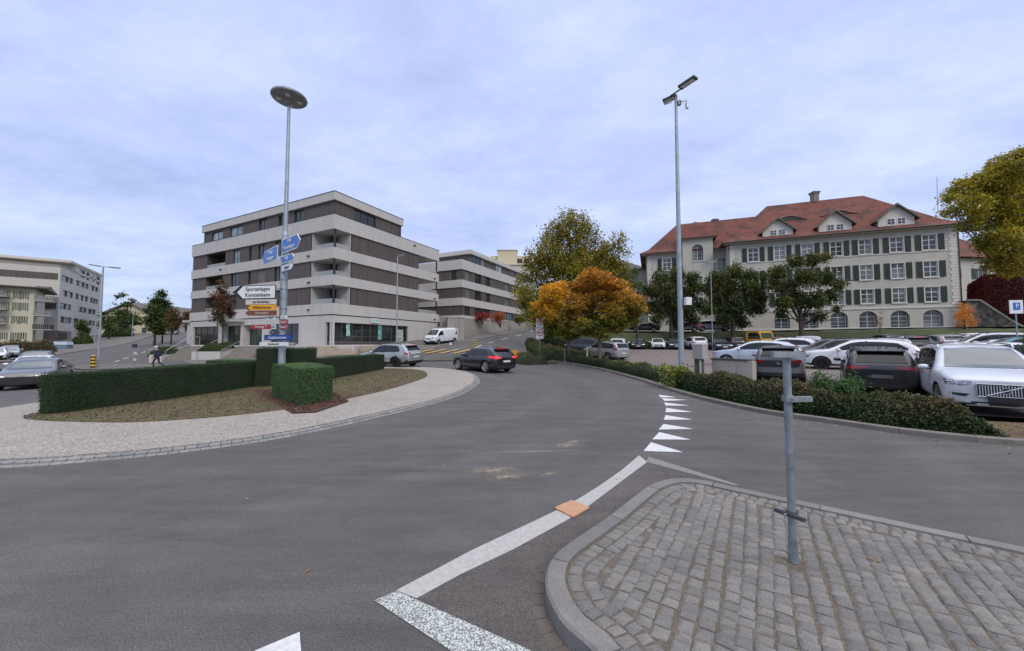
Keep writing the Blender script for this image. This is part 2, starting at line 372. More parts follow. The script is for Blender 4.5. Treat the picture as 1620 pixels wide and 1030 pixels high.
# roads
KR = [(1.2,52),(1.4,44)]+[gp(835,566,.72), gp(850,568,.5), gp(870,572,.3), gp(930,582,.12), gp(1000,600), gp(1040,612), gp(1100,630), gp(1200,653), gp(1300,668), gp(1400,683), gp(1500,695), gp(1620,706), (11.5,5.9), (16,4.6), (26,3)]
KR = spline(KR, 6)
hillL = [(-11.8,36.5),(-9.2,40),(-7.6,45),(-5.2,53),(-2.5,62),(1.5,72),(6.5,82),(14,93),(30,108)]
hillR = [(38,102),(22,88),(14,78),(8,68),(4,58),(2,50)]
leftS = [(-22.2,30.2),(-27,31.6),(-31,35.5),(-33.5,41),(-39,52),(-47,63),(-56,75),(-70,88)]     # right kerb of the road on the left
leftN = [(-95,100),(-78,78),(-68,63),(-62,52),(-56,42),(-56,30),(-60,22),(-70,16),(-90,12)]
hL = spline(hillL, 4); hR = spline(hillR, 4); lS = spline(leftS, 4); lN = spline(leftN, 4)
front = spline([(-22.2,30.2),(-18,31.2),(-14.8,32.6),(-11.8,36.5)], 4)
road_poly = KR[::-1]+[(hR[-1][0], hR[-1][1])]
road_poly = [(40,-14)]+[(40,1)]+KR[::-1][0:]+hR[::-1]+hL[::-1]+front[::-1][1:-1]+lS+lN+[(-90,-14)]
S(drape('road', road_poly, 0, M_ASPH, 1.0))
S(sweep_kerb('kerb_along_shrub_bed', KR, .14, .11, M_KERBG, stone=1.0))
_b = [p for p in KR if 5 < p[1] < 32]; _q = offs(_b, .12); _q2 = offs(_b, 2.3)
for i in range(0, len(_b)-1, 3):
    j = min(i+3, len(_b)-1); S(drape('bed_soil', _q[i:j+1]+_q2[i:j+1][::-1], .062, M_SOIL if _b[i][1] < 9 else M_GRASS, .7))
for nm, ln in (('kerb_along_steps', front), ('kerb_along_hill_road', hL[::-1]), ('kerb_along_left_road', lS[::-1])):
    S(sweep_kerb(nm, ln[::-1] if nm != 'kerb_along_steps' else ln, .15, .1, M_KERBG, stone=2))
# pavements beside the roads
pv = hL+[(12,103)]+[(2,86),(-5,70),(-9.6,57),(-8.4,58),(-11.3,56)]+[(-19.5,39.5),(-15,37)]+[(-24,34)]+front[:-1]
pv = [(-19.5,41),(-11.2,57),(-9.2,56.4),(5.3,86),(20,108)]+hL[::-1][1:]+front[::-1][1:]+lS[1:13]+[(-36,50),(-30,42),(-26,40)]
S(drape('pavement', pv, .08, M_PAVE, 1.5))
pl = [(-95,104),(-80,79),(-70,64),(-64,53),(-62,47)]+[(-80,47),(-90,60),(-120,100)]
S(drape('pavement', lN[:17]+[(-62,34),(-80,34),(-110,70),(-115,100)], .06, M_PAVE, 2.0))
S(drape('car_park', [(3.5,33),(7.5,24.5),(8.6,17.5),(9.2,13.5),(10.4,10.8),(11.6,9.2),(13,8.4),(16,6.6),(26,4.5),(70,4),(72,30),(66,33.5),(45,41.8),(24,49.8),(14,53.5),(9,53)], .05, M_LOT, 1.5))
S(drape('upper_road', [(12,73.5),(12,60.5),(24,55.8),(45,47.9),(64,40.8),(75,37.5),(76,46),(61.5,47.5),(35,57.5),(33,62),(22,68)], .09, M_PAVE, 1.5))
# ------------------------------------------------------------ roundabout island
AP = [(-7.69,5.65),(-6.61,5.95),(-5.56,6.46),(-4.5,7.41),(-3.35,9.43),(-2.24,12.0),(-1.73,14.5),(-1.62,17.3),(-2.5,20.8),(-4.5,23.4),(-7.3,24.9),(-10.5,25.3),(-13.6,23.5),(-15.3,20),(-15.9,16),(-15.8,12.6),(-15.3,10.4),(-14.1,8),(-12,6.3),(-9.8,5.6)]
APs = spline(AP, 6, True)
isl = offs(APs, .12, True)
S(drape('roundabout_apron', isl, .07, M_APRON, .7, skirt=.12))
S(sweep_kerb('roundabout_edge_stones', APs, .11, .05, M_SETTE, True, .16, gap=.012))
S(sweep_kerb('roundabout_gutter_stones', offs(APs, -.125, True), .11, .015, M_SETTE, True, .14, gap=.012))
SO = [(-11.9,9.1),(-9.26,8.35),(-7.49,8.69),(-6.06,9.94),(-5.14,12.1),(-4.43,15.36),(-4.25,18.6),(-5.4,21.8),(-7.5,23.3),(-10,23.3),(-12,21.5),(-12.8,17),(-12.7,12)]
SOs = spline(SO, 5, True)
soil_lift = .09
S(drape('flower_bed_soil', SOs, soil_lift, M_SOIL, .6, skirt=.06))
b0 = [gp(400,620,.1), gp(440,614,.1), gp(480,600,.1), gp(505,605,.1), gp(560,640,.1), gp(470,652,.1)]
S(drape('bark_mulch', [gp(400,617,.1),gp(462,653,.1),gp(500,651,.1),gp(552,634,.1),gp(521,616,.1),gp(480,611,.1)], .1, M_BARK, .5))
# ------------------------------------------------------------ road markings
tri = [(1045,625,1068,626,1085,631),(1052,631,1056,638,1090,633),(1054,641,1057,648,1098,641.5),(1056,649,1057,656,1098,651),(1050,664,1056,657,1097,665),(1036,684,1042,671.5,1093,680),(1033,696,1044,684,1093,696),(1018,714,1030,700,1080,716)]
tri = [((1045,629),(1042,624.5),(1070,628.5)),((1051,634.5),(1047,630),(1088,633)),((1053,642),(1051,637),(1091,642)),((1053,652.5),(1054,645.5),(1096,652)),((1050,664.5),(1053,657),(1096,664)),((1042,680),(1050,671),(1097,679)),((1032,695.5),(1043,684),(1093,696)),((1018,714),(1030,700),(1081,716))]
for t in tri: S(drape('give_way_triangle', [gp(*p) for p in t], .006, M_WHITE, .5))
def strip(name, a, m, off=.006, cell=.5, z=0): S(drape(name, [gp(*p, z) for p in a], off, m, cell))
strip('edge_line', [(627,935),(659,948),(728,910),(812,870),(900,822),(931.5,801),(999,750),(1024,731.5),(1011,721),(984,744),(950,768),(915,790),(875,811),(749,870)], M_WHITE2, cell=.3)
strip('edge_line', [(1026,723),(1022,731),(1160,768),(1170,768)], m_paint('road_paint_faded', (.22,.21,.19), .7, 20))
strip('structured_line', [(592,951),(628,936),(836,1029),(900,1075),(780,1075)], M_STRUCT)
strip('lane_marking', [(405,1030),(474,1001),(480,1080),(330,1080)], M_WHITE, z=0)
def gline(a, b, w, off=.01, m=M_WFAR, nm='lane_dash'):
    d = Vector((b[0]-a[0], b[1]-a[1])).normalized(); n = Vector((-d.y, d.x))*w/2
    S(drape(nm, [(a[0]-n.x, a[1]-n.y), (b[0]-n.x, b[1]-n.y), (b[0]+n.x, b[1]+n.y), (a[0]+n.x, a[1]+n.y)], off, m, 1.0))
for a, b in (((-4.2,41),(-3.6,44)),((-3.0,47.5),(-2.5,50.5)),((-1.6,54.5),(-.6,58.5)),((.6,62.5),(1.8,66)),((3.4,70),(5.2,74))): gline(a, b, .22, .045)
cd = spline([(-38.5,36),(-44,43),(-49,50),(-53.5,57),(-58,64),(-63,71),(-69,79),(-76,88)], 10); 
for i in range(0, len(cd)-3, 5): gline(cd[i], cd[i+3], .2, .05)
cd2 = offs(cd, -3.4)
for i in range(12, len(cd2)-3, 5): gline(cd2[i], cd2[i+3], .18, .05)
# yellow crossing beyond the cars
for i in range(4):
    a = Vector((-9.8+i*1.35, 36.5-.1*i)); gline(a, (a.x+1.3, a.y+3.6), .45, .07, M_YEL, 'crossing_stripe')
for px in (824, 838, 851): a = gd(px, 31.5); gline((a.x-.3, a.y), (a.x+.3, a.y-.05), .35, .02, M_WFAR, 'give_way_triangle')
# splitter islands
def isl_(name, pts, lift=.12, m=M_PAVE, kerb=True):
    S(drape(name, pts, lift-.01, m, .8, skirt=.1))
    if kerb: S(sweep_kerb('island_kerb', pts if sum(a[0]*b[1]-a[1]*b[0] for a, b in zip(pts, pts[1:]+pts[:1])) > 0 else pts[::-1], .15, lift, M_KERBG, True, 1.0))
isl_('splitter_island', spline([(-7.3,30.2),(-4.2,29.8),(-2.0,30.4),(-2.6,33.5),(-3.6,38),(-4.4,36)], 4, True), m=m_grass('island_dark', [(.05,.045,.04),(.08,.07,.06),(.07,.075,.045)], 2))
isl_('splitter_island', spline([(-33.5,29.3),(-28.6,28.8),(-27.3,29.2),(-30,31.2),(-35,33.5),(-38,33.2),(-36.5,31)], 4, True))
# sandy stains on the asphalt
def m_stain():
    m, nt, b = nodes('sand_dust'); ob = objc(nt); P = pos(nt)
    g = N(nt, 'ShaderNodeTexGradient', gradient_type='QUADRATIC_SPHERE'); nt.links.new(ob, g.inputs[0])
    mu = N(nt, 'ShaderNodeMath', operation='MULTIPLY'); nt.links.new(g.outputs[1], mu.inputs[0])
    nt.links.new(ramp(nt, noise(nt, 9, 6, .8, P), [(.4, (0,0,0)), (.62, (1,1,1))]), mu.inputs[1])
    b.inputs['Base Color'].default_value = (.38,.31,.23,1); b.inputs['Roughness'].default_value = .9
    nt.links.new(mu.outputs[0], b.inputs['Alpha']); return m
M_ST = m_stain()
for px, py, sx, sy, rz in ((800,755,.55,.22,.3),(895,705,.5,.28,.5),(870,751,.25,.12,.6),(850,715,1.2,.1,.1),(780,745,.7,.3,.2),(910,700,.35,.2,.5)):
    g = gp(px, py); mb = MB(); mb.add([(-1,-1,0),(1,-1,0),(1,1,0),(-1,1,0)], [(0,1,2,3)])
    o = mb.build('sand_stain', M_ST); o.location = (g[0], g[1], .009+.0015*random.random()); o.scale = (sx, sy, 1); o.rotation_euler.z = rz; S(o)
# ------------------------------------------------------------ cobbled traffic island in front
KI = [gp(1620+220,905,.12), gp(1620,865,.12), gp(1400,820,.12), gp(1180,774,.12), gp(1120,761,.12), gp(1088,756.5,.12), gp(1062,757,.12), gp(1040,762,.12), gp(1018,773,.12), gp(960,817,.12), gp(905,854,.12), gp(878,875,.12), gp(865,898,.12), gp(863,925,.12), gp(873,955,.12), gp(893,986,.12), gp(930,1018,.12), (.9,1.6), (3,.75), (7,.2)]
KIl = spline(KI, 6)
S(drape('asphalt_patch', [gp(1030,729), gp(999,750), gp(931,801), gp(900,822), gp(812,870), gp(728,910), gp(659,948), gp(840,1031), gp(960,1090), (1.6,2.2), (1.5,3.4), (2.6,4.7), gp(1180,771)], .003, M_ASPH2, .6))
S(sweep_kerb('traffic_island_kerb', KIl, .15, .125, M_KERB, stone=1.0, gap=.012))
S(drape('traffic_island_bed', offs(KIl, .1)[:-2]+[(7,.3)], .107, M_JOINT, .5))
inner = offs(KIl, .16)
def inside(p, poly):
    c = False; n = len(poly); j = n-1
    for i in range(n):
        a, b = poly[i], poly[j]
        if (a[1] > p[1]) != (b[1] > p[1]) and p[0] < (b[0]-a[0])*(p[1]-a[1])/(b[1]-a[1])+a[0]: c = not c
        j = i
    return c
def dline(p, line):
    q = np.array(line); a, b = q[:-1], q[1:]; d = b-a; t = np.clip(((p-a)*d).sum(1)/np.maximum((d*d).sum(1), 1e-9), 0, 1)
    return float(np.min(np.hypot(*(p-(a+d*t[:, None])).T)))
setts = MB(); SCN = []
def sett(cx, cy, w, l, a):
    SCN.append((cx, cy)); h = .119+random.uniform(-.004,.006); cs, sn = math.cos(a), math.sin(a); r = .016; vs = []
    j = [(random.uniform(-.008,.007), random.uniform(-.008,.007)) for _ in range(4)]
    for (sc, z) in ((1.0, h-.03), (1.0, h-.012), (1-r/w*1.6, h-.003), (.45, h+.002)):
        for k, (i, jj) in enumerate(((-1,-1),(1,-1),(1,1),(-1,1))):
            x = i*w/2*sc+j[k][0]; y = jj*l/2*sc+j[k][1]; vs.append((cx+x*cs-y*sn, cy+x*sn+y*cs, z+random.uniform(-.0015,.0015)))
    fs = []
    for L in range(3):
        for k in range(4): k2 = (k+1) % 4; fs.append((L*4+k, L*4+k2, L*4+4+k2, L*4+4+k))
    fs.append((12,13,14,15)); setts.add(vs, fs)
poly_in = inner+[(7.2,.4)]
e0 = offs(KIl, .16+.062)
for ring, dd in ((0, .22), (1, .335)):
    ln = offs(KIl, dd); L = 0; last = None; acc = 0
    d = [0]
    for a, b in zip(ln, ln[1:]): d.append(d[-1]+math.dist(a, b))
    s = random.random()*.1
    while s < d[-1]-.1:
        l = random.uniform(.08,.11); c = s+l/2; i = max(0, min(int(np.searchsorted(d, c))-1, len(ln)-2)); t = (c-d[i])/(d[i+1]-d[i])
        x = ln[i][0]+(ln[i+1][0]-ln[i][0])*t; y = ln[i][1]+(ln[i+1][1]-ln[i][1])*t
        a = math.atan2(ln[i+1][1]-ln[i][1], ln[i+1][0]-ln[i][0]); sett(x, y, l-.010, .1, a); s += l
ang = R(56)      # rows run away from the camera to the right
dx, dy = math.cos(ang), math.sin(ang); bound = offs(KIl, .375)+[(7.2,.6)]; lineI = offs(KIl, .335)
row = -6
PO = Vector((2.235,3.02))
for row in range(-56, 56):
    off = row*.104+random.uniform(-.005,.005); s = -4+random.random()*.1
    while s < 9:
        l = random.uniform(.078,.122); c = s+l/2; s += l
        ww = off+.012*math.sin(c*1.7+row)
        x = 2.5+dx*c-dy*ww; y = 3.0+dy*c+dx*ww
        if y > 6 or x < 0 or x > 7 or y < .2: continue
        if not inside((x, y), bound) or dline(np.array((x, y)), lineI) < .06: continue
        if math.hypot(x-PO.x, y-PO.y) < .10: continue
        sett(x, y, l-.009, .104-.011, ang+random.uniform(-.03,.03))
Q_ = np.array(SCN)
for _ in range(9000):
    x, y = random.uniform(0, 4.5), random.uniform(1, 5.2)
    if not inside((x, y), bound) or math.hypot(x-PO.x, y-PO.y) < .13: continue
    dd = float(np.min(np.hypot(Q_[:, 0]-x, Q_[:, 1]-y)))
    if dd > .079: w__ = min(.085, (dd-.045)*1.6); sett(x, y, w__, w__, ang+random.uniform(-.3,.3)); Q_ = np.vstack([Q_, (x, y)])
o = setts.build('cobble_setts', M_SETT, fixn=False); o['kind'] = 'structure'
# gutter stones by the kerb
gl = [q for q in offs(KIl, -.118)][11*6:16*6]
S(sweep_kerb('kerb_gutter_stones', gl, .11, .006, m_granite('gutter_stone', (.095,.082,.070)), stone=.14, gap=.012))
# ------------------------------------------------------------ vegetation
def leaf_mesh(name, C, size, m, flat=.3, aspect=.6, sizevar=.35, nrm=None, extra=None):
    """C: (n,3) leaf centres. One small four-cornered leaf each, folded along its middle."""
    n = len(C); size = size*(1+sizevar*(RNG.random(n)*2-1))
    nz = RNG.normal(size=(n,3)); nz[:, 2] = np.abs(nz[:, 2])+flat*2
    if nrm is not None: nz = nz*.55+nrm*1.2
    nz /= np.linalg.norm(nz, axis=1)[:, None]
    t = RNG.normal(size=(n,3)); t -= (t*nz).sum(1)[:, None]*nz; t /= np.linalg.norm(t, axis=1)[:, None]; b = np.cross(nz, t)
    L = size[:, None]; W = L*aspect
    V = np.stack([C-t*L*.5, C+b*W*.5-nz*L*.08+t*L*.05, C+t*L*.5, C-b*W*.5-nz*L*.08+t*L*.05], 1).reshape(-1, 3)
    nv = len(V); me = bpy.data.meshes.new(name)
    ev, ef = (extra.v, extra.f) if extra else ([], [])
    if ev: V = np.concatenate([V, np.array([tuple(p) for p in ev])])
    loops = list(range(nv)); 
    me.vertices.add(len(V)); me.vertices.foreach_set('co', V.astype(np.float32).ravel())
    ne = sum(len(f) for f in ef)
    me.loops.add(nv+ne); me.polygons.add(n+len(ef))
    lv = np.concatenate([np.arange(nv), np.array([i+nv for f in ef for i in f], int)]) if ef else np.arange(nv)
    ls = np.concatenate([np.arange(n)*4, nv+np.cumsum([0]+[len(f) for f in ef])[:-1]]) if ef else np.arange(n)*4
    me.loops.foreach_set('vertex_index', lv.astype(np.int32)); me.polygons.foreach_set('loop_start', ls.astype(np.int32))
    me.materials.append(m); me.update(calc_edges=True); me.validate(); return me
def link(name, me, parent=None):
    o = bpy.data.objects.new(name, me); COL.objects.link(o); o.parent = parent; return o
def blob_points(blobs, n, clump=.35, per=18, shell=.55, flat=1.0):
    """clumps of leaf centres through a set of ellipsoids (x,y,z,rx,ry,rz)."""
    B = np.array(blobs, float); vol = B[:, 3]*B[:, 4]*B[:, 5]; vol = vol**.75; pr = vol/vol.sum()
    k = max(1, n//per); idx = RNG.choice(len(B), k, p=pr)
    d = RNG.normal(size=(k,3)); d /= np.linalg.norm(d, axis=1)[:, None]; r = shell+(1-shell)*RNG.random(k)**.7
    r *= 1+.16*np.sin(d[:, 0]*5+idx)*np.cos(d[:, 2]*6+idx*2)
    c = B[idx, :3]+d*r[:, None]*B[idx, 3:6]
    cs = clump*(.6+.8*RNG.random(k))
    P_ = np.repeat(c, per, 0)+RNG.normal(size=(k*per, 3))*np.repeat(cs, per)[:, None]*np.array([.6,.6,.6*flat])
    return P_
BARK = mat('bark', (.07,.055,.042), .9, 0, .35, 6, .6, 20); BARK2 = mat('bark_pale', (.13,.115,.09), .9, 0, .35, 5, .6, 20)
L_GRN = leafmat('leaves_dark_green', [(0.0342,0.0608,0.0171), (0.0665,0.104,0.0247), (0.114,0.152,0.038)])
L_PLANE = leafmat('leaves_olive', [(.085,.10,.018), (.17,.165,.022), (.30,.25,.03), (.46,.36,.05)])
L_PLANE2 = leafmat('leaves_green_orange', [(0.0342,0.0608,0.0228), (0.0665,0.0988,0.0266), (0.104,0.123,0.0342), (0.266,0.162,0.038)], zgrad=(2,8,[(0.0304,0.0532,0.019), (0.057,0.0855,0.0247), (0.0855,0.104,0.0304)]))
L_BIG = leafmat('leaves_yellow_green', [(.11,.13,.018), (.25,.24,.028), (.42,.34,.035), (.52,.38,.04)], zgrad=(4,12,[(0.0775,0.0853,0.0186), (0.217,0.171,0.0248), (0.434,0.264,0.031)]))
L_ORG = leafmat('leaves_orange', [(.22,.075,.018), (.40,.16,.025), (.58,.28,.04), (.50,.33,.06)], zgrad=(2.9,5.3,[(.07,.10,.02), (.16,.18,.025), (.36,.28,.035)]))
L_YEL = leafmat('leaves_yellow_orange', [(0.405,0.189,0.0203), (0.702,0.365,0.027), (0.837,0.486,0.0405)], zgrad=(2.6,4.8,[(0.0405,0.081,0.0135), (0.121,0.149,0.0203), (0.567,0.405,0.027)]))
L_RED = leafmat('leaves_red', [(0.155,0.0186,0.0232), (0.31,0.0465,0.031), (0.465,0.109,0.0465)])
L_REDG = leafmat('leaves_red_green', [(0.109,0.0465,0.0279), (0.186,0.0543,0.031), (0.0775,0.0775,0.0279), (0.248,0.093,0.0388)], zgrad=(1.5,4,[(0.0465,0.0697,0.0217), (0.0775,0.093,0.0279), (0.109,0.093,0.031)]))
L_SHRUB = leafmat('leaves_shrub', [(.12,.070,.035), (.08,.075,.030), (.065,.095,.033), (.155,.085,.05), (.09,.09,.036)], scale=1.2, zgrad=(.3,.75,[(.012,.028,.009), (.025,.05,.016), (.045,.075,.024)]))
L_YEW = leafmat('needles_yew', [(.012,.032,.009), (.022,.052,.014), (.038,.080,.021)], scale=2, trans=.1)
L_YEWL = leafmat('needles_yew_light', [(0.04,0.1,0.026), (0.07,0.15,0.04), (0.11,0.2,0.056)], scale=2, trans=.1)
L_IVY = leafmat('leaves_ivy_red', [(0.0697,0.0124,0.0155), (0.139,0.0217,0.0248), (0.217,0.0465,0.031)])
L_BUSH = leafmat('leaves_bush', [(0.0388,0.093,0.0279), (0.093,0.171,0.0465), (0.31,0.295,0.062), (0.589,0.372,0.0775)], scale=3)
def limb_tree(name, label, base, H, blobs, m, nleaf, lsize, trunk_r=.2, trunk_h=None, clump=.5, shell=.45, flat=1.0, per=18, group=None, bark=None, nlimb=14, cat='tree', lean=0):
    """trunk with limbs running to the crown's masses, and a crown of many leaf clumps (blobs are local)."""
    root = thing(name, label, cat, base, 0, group, local=True)
    th = trunk_h or H*.35; mb = MB(); tops = []
    pts = [Vector((0,0,-.15)), Vector((.02,0,th*.5)), Vector((lean*.4,.03,th)), Vector((lean*.7,-.05,th+(H-th)*.4)), Vector((lean,.04,th+(H-th)*.75))]
    mb.path(pts, [trunk_r*1.25, trunk_r, trunk_r*.85, trunk_r*.5, trunk_r*.18], 10)
    rr = random.Random(len(name)+int(H*10))
    bl = sorted(blobs, key=lambda b: -b[3]*b[4]*b[5])
    for i in range(nlimb):
        b = bl[i % len(bl)]; t = .75+.9*rr.random()
        s = pts[2].lerp(pts[3], rr.random()) if rr.random() < .6 else pts[2]
        e = Vector((b[0]+rr.uniform(-.6,.6)*b[3], b[1]+rr.uniform(-.6,.6)*b[4], b[2]+rr.uniform(-.3,.7)*b[5]))
        md = s.lerp(e, .5)+Vector((rr.uniform(-.3,.3), rr.uniform(-.3,.3), -.08*(e-s).length))
        r = trunk_r*.45*(.6+.5*rr.random()); mb.path([s, md, e], [r, r*.55, r*.12], 6, caps=False)
        for _ in range(3):
            q = md.lerp(e, rr.random()); e2 = q+Vector((rr.gauss(0,.5)*b[3]*.7, rr.gauss(0,.5)*b[4]*.7, rr.uniform(-.2,.6)*b[5])); mb.path([q, e2], [r*.32, r*.06], 5, caps=False)
    t = mb.build('trunk', bark or BARK, root, origin=(0,0,0), smooth=True)
    P_ = blob_points(blobs, nleaf, clump, per, shell, flat)
    link('crown', leaf_mesh('crown', P_, lsize, m, flat=.25), root); return root
def blob_set(n, cx, cz, R_, H_, r0, r1, seed, cone=0.0, squash=.75, ry=None):
    rr = random.Random(seed); out = []
    for i in range(n):
        z = cz+H_*(i/(n-1)-.5) if n > 1 else cz; f = math.sqrt(max(.05, 1-((z-cz)/(H_*.5+.01))**2*.8))*(1-cone*((z-cz)/H_+.5))
        a = i*2.4+rr.random(); rad = R_*f*(.35+.5*rr.random()); r = rr.uniform(r0, r1)*(.6+.4*f)
        out.append((cx+rad*math.cos(a), (ry or 1)*rad*math.sin(a), z, r, r, r*squash))
    return out
def im_blobs(base, lst, depth=None, squash=1.0):
    """crown masses given as (px, py, radius_px[, dy]) at the tree's own distance, turned into metres round its base."""
    out = []; Y = base[1]
    for i, b in enumerate(lst):
        dy = b[3] if len(b) > 3 else ((i*37) % 11-5)/5*1.1
        p = at(b[0], b[1], Y+dy); r = b[2]/FPX*Y; out.append((p.x-base[0], dy, p.z-base[2], r, r*1.0, r*squash))
    return out
# tall plane tree and orange maple in the middle
b = gd(903, 44)
limb_tree('plane_tree', 'tallest tree in the middle, with thin olive and yellow foliage behind the orange maple', b, 17, im_blobs(b, [(905,362,26),(880,372,22),(930,372,20),(868,395,24),(905,400,30),(945,398,22),(975,384,15),(960,410,24),(990,398,9),(845,410,18),(858,430,26),(900,436,34),(940,440,30),(828,446,16),(838,470,22),(820,462,12),(870,470,28),(915,470,30),(975,430,20),(985,460,20),(960,475,22),(850,495,22),(840,490,16),(832,480,12),(870,495,22),(895,490,24),(985,480,16),(925,420,30),(880,420,28),(900,345,13),(925,350,10)]), L_PLANE, 52000, .25, .32, 6, .5, .35, nlimb=26)
b = gd(900, 31)
limb_tree('maple_tree', 'yellow and orange maple, left one of the two by the no-turn signs', b, 6.3, im_blobs(b, [(868,462,14),(885,455,14),(865,478,16),(890,475,18),(910,470,16),(850,485,10),(868,497,16),(895,500,20),(880,515,16),(905,520,18),(915,495,18),(930,480,14),(925,505,14),(872,526,10),(890,524,12),(905,530,12),(850,505,9)], squash=.85), L_YEL, 20000, .18, .13, 2.2, .28, .35, flat=.45, nlimb=16, bark=BARK2, group='maples over the shrub bed')
b = gd(948, 25.5)
limb_tree('maple_tree', 'rust orange maple with green lower leaves, beside the silver estate car', b, 6.5, im_blobs(b, [(935,440,18),(955,445,18),(925,455,16),(975,452,14),(945,465,24),(975,470,18),(1002,478,17),(1006,492,13),(992,466,13),(915,475,16),(912,455,14),(908,480,16),(900,500,15),(932,522,16),(950,528,12),(900,512,13),(930,495,22),(965,497,22),(995,497,16),(1010,492,8),(945,515,18),(975,515,16),(920,515,14),(900,500,12),(990,510,10)], squash=.8), L_ORG, 30000, .17, .12, 2.1, .28, .35, flat=.4, nlimb=18, bark=BARK2, group='maples over the shrub bed')
# dark trees behind them
b = gd(1008, 52)
limb_tree('dark_tree', 'dark green tree between the orange maple and the left end of the red roofed building', b, 9, im_blobs(b, [(1000,440,15),(985,455,15),(1005,460,16),(990,480,18),(1010,485,15),(975,500,16),(1000,505,16)]), L_GRN, 5000, .28, .2, 3, .5, .4)
b = gd(872, 50)
limb_tree('dark_tree', 'low dark green tree behind the maples by the hill road', b, 7, im_blobs(b, [(850,500,14),(870,505,16),(890,508,16),(910,512,14),(862,520,10),(930,515,16),(955,515,16)]), L_GRN, 4500, .28, .16, 2, .5, .4)
# three pollarded planes before the barracks
tr = [('leftmost of the three wide trees before the red roofed building, partly behind the tall lamp', 1062, 53, 522, [(1045,440,13),(1070,436,14),(1095,440,12),(1035,460,14),(1060,462,18),(1090,462,16),(1108,455,8),(1030,485,12),(1050,488,18),(1080,490,18),(1105,482,12),(1120,490,8),(1040,505,10),(1070,508,13),(1095,506,10)]),
      ('middle one of the three wide trees, behind the thin car park lamp', 1160, 50, 527, [(1135,440,14),(1160,432,15),(1185,438,14),(1210,438,8),(1125,458,14),(1150,458,18),(1185,460,17),(1205,470,10),(1135,482,17),(1165,485,18),(1195,488,14),(1120,490,10),(1145,505,12),(1172,508,12),(1205,455,8)]),
      ('rightmost of the three wide trees, in front of the arched windows', 1268, 46, 530, [(1235,430,12),(1260,415,12),(1285,412,12),(1305,408,8),(1225,450,10),(1245,455,15),(1275,440,17),(1305,440,14),(1328,450,9),(1240,478,12),(1262,475,15),(1290,475,13),(1315,468,10),(1235,495,8),(1295,500,9),(1225,430,8),(1322,490,6)])]
for i, (lb, px, Y, py, bl) in enumerate(tr):
    b = gd(px, Y)
    limb_tree('plane_tree', lb, b, 8.5, im_blobs(b, bl, squash=.9), L_PLANE2, 24000 if i < 2 else 15000, .27, .28, 3.0, .42, .3, nlimb=22, group='wide trees before the red roofed building')
# big tree at the right edge
b = gd(1640, 36)
limb_tree('ash_tree', 'huge yellow green tree leaning in from the right edge above the car park', b, 16, im_blobs(b, [(1600,262,26),(1560,285,22),(1520,300,16),(1500,315,10),(1580,305,26),(1620,300,30),(1540,325,22),(1505,335,10),(1570,345,24),(1610,345,28),(1535,355,14),(1590,385,26),(1560,380,16),(1570,415,14),(1600,420,20),(1640,400,30),(1650,330,34),(1650,270,30),(1580,270,16),(1525,290,9)]), L_BIG, 52000, .23, .45, 6, .42, .35, flat=.6, nlimb=26)
b = gd(1527, 44)
limb_tree('small_tree', 'small bright orange tree at the right corner of the red roofed building', b, 3.6, im_blobs(b, [(1522,483,5),(1527,492,8),(1517,500,8),(1533,503,9),(1524,510,9),(1538,513,6)]), leafmat('leaves_bright_orange', [(0.465,0.155,0.0232), (0.775,0.31,0.0388), (0.85,0.419,0.062)]), 2600, .13, .07, 1.1, .2, .3, nlimb=12)
b = gd(1392, 44)
limb_tree('sapling', 'thin bare reddish sapling on the grass before the arched windows', b, 3, im_blobs(b, [(1392,492,3),(1390,505,4),(1397,502,3),(1386,512,4)]), L_RED, 240, .1, .04, 1.2, .15, .3, nlimb=12, bark=BARK2)
# left side
b = gd(200, 92)
limb_tree('pine_tree', 'open topped pine with dark bushy foliage before the far cream house', b, 11, im_blobs(b, [(196,467,4),(188,470,3),(210,475,4),(200,482,5),(183,480,3),(192,497,11),(207,505,12),(180,505,8),(200,515,12),(218,510,6),(188,518,9)]), L_GRN, 4600, .42, .25, 4, .5, .3, flat=.5, nlimb=16)
b = gd(245, 62)
limb_tree('street_tree', 'tallest of the dark green street trees left of the dark and white block', b, 9, im_blobs(b, [(255,465,6),(250,478,10),(262,482,8),(245,492,11),(262,498,11),(243,508,10),(262,512,10),(252,520,9),(270,505,6),(238,518,5)]), L_GRN, 8500, .34, .16, 2.6, .4, .3, nlimb=14, group='street trees along the left road')
b = gd(257, 66)
limb_tree('street_tree', 'second street tree left of the dark and white block, dark green', b, 8, im_blobs(b, [(256,495,7),(250,505,6),(262,512,7)]), L_GRN, 1500, .3, .12, 2.4, .4, .3, group='street trees along the left road')
b = gd(271, 60)
limb_tree('street_tree', 'small street tree with red brown leaves left of the dark and white block', b, 6, im_blobs(b, [(277,495,6),(270,508,8),(281,507,6),(275,518,7),(285,515,4)]), L_REDG, 2200, .26, .1, 2.2, .35, .3, group='street trees along the left road')
b = gd(131, 72)
limb_tree('small_tree', 'small green tree beside the right end of the beige block on the left', b, 5.5, im_blobs(b, [(131,510,5),(128,518,7),(135,522,6),(130,528,5)]), L_GRN, 1500, .3, .09, 1.8, .3, .3)
b = gd(172, 80)
limb_tree('dark_tree', 'dark tree beside the beige block behind the double armed lamp', b, 6, im_blobs(b, [(165,500,7),(175,508,8),(163,515,8),(172,520,8)]), L_GRN, 1500, .35, .15, 2, .4, .3)
b = gd(300, 70)
limb_tree('dark_tree', 'dark reddish tree peeping out behind the left corner of the dark and white block', b, 7, im_blobs(b, [(298,498,6),(303,510,7),(297,518,6)]), L_REDG, 1200, .35, .15, 2, .4, .3)
b = Vector((-28.2, 36, TZ(-28.2,36)+1.0))
b = gd(352, 37); b.z += .9
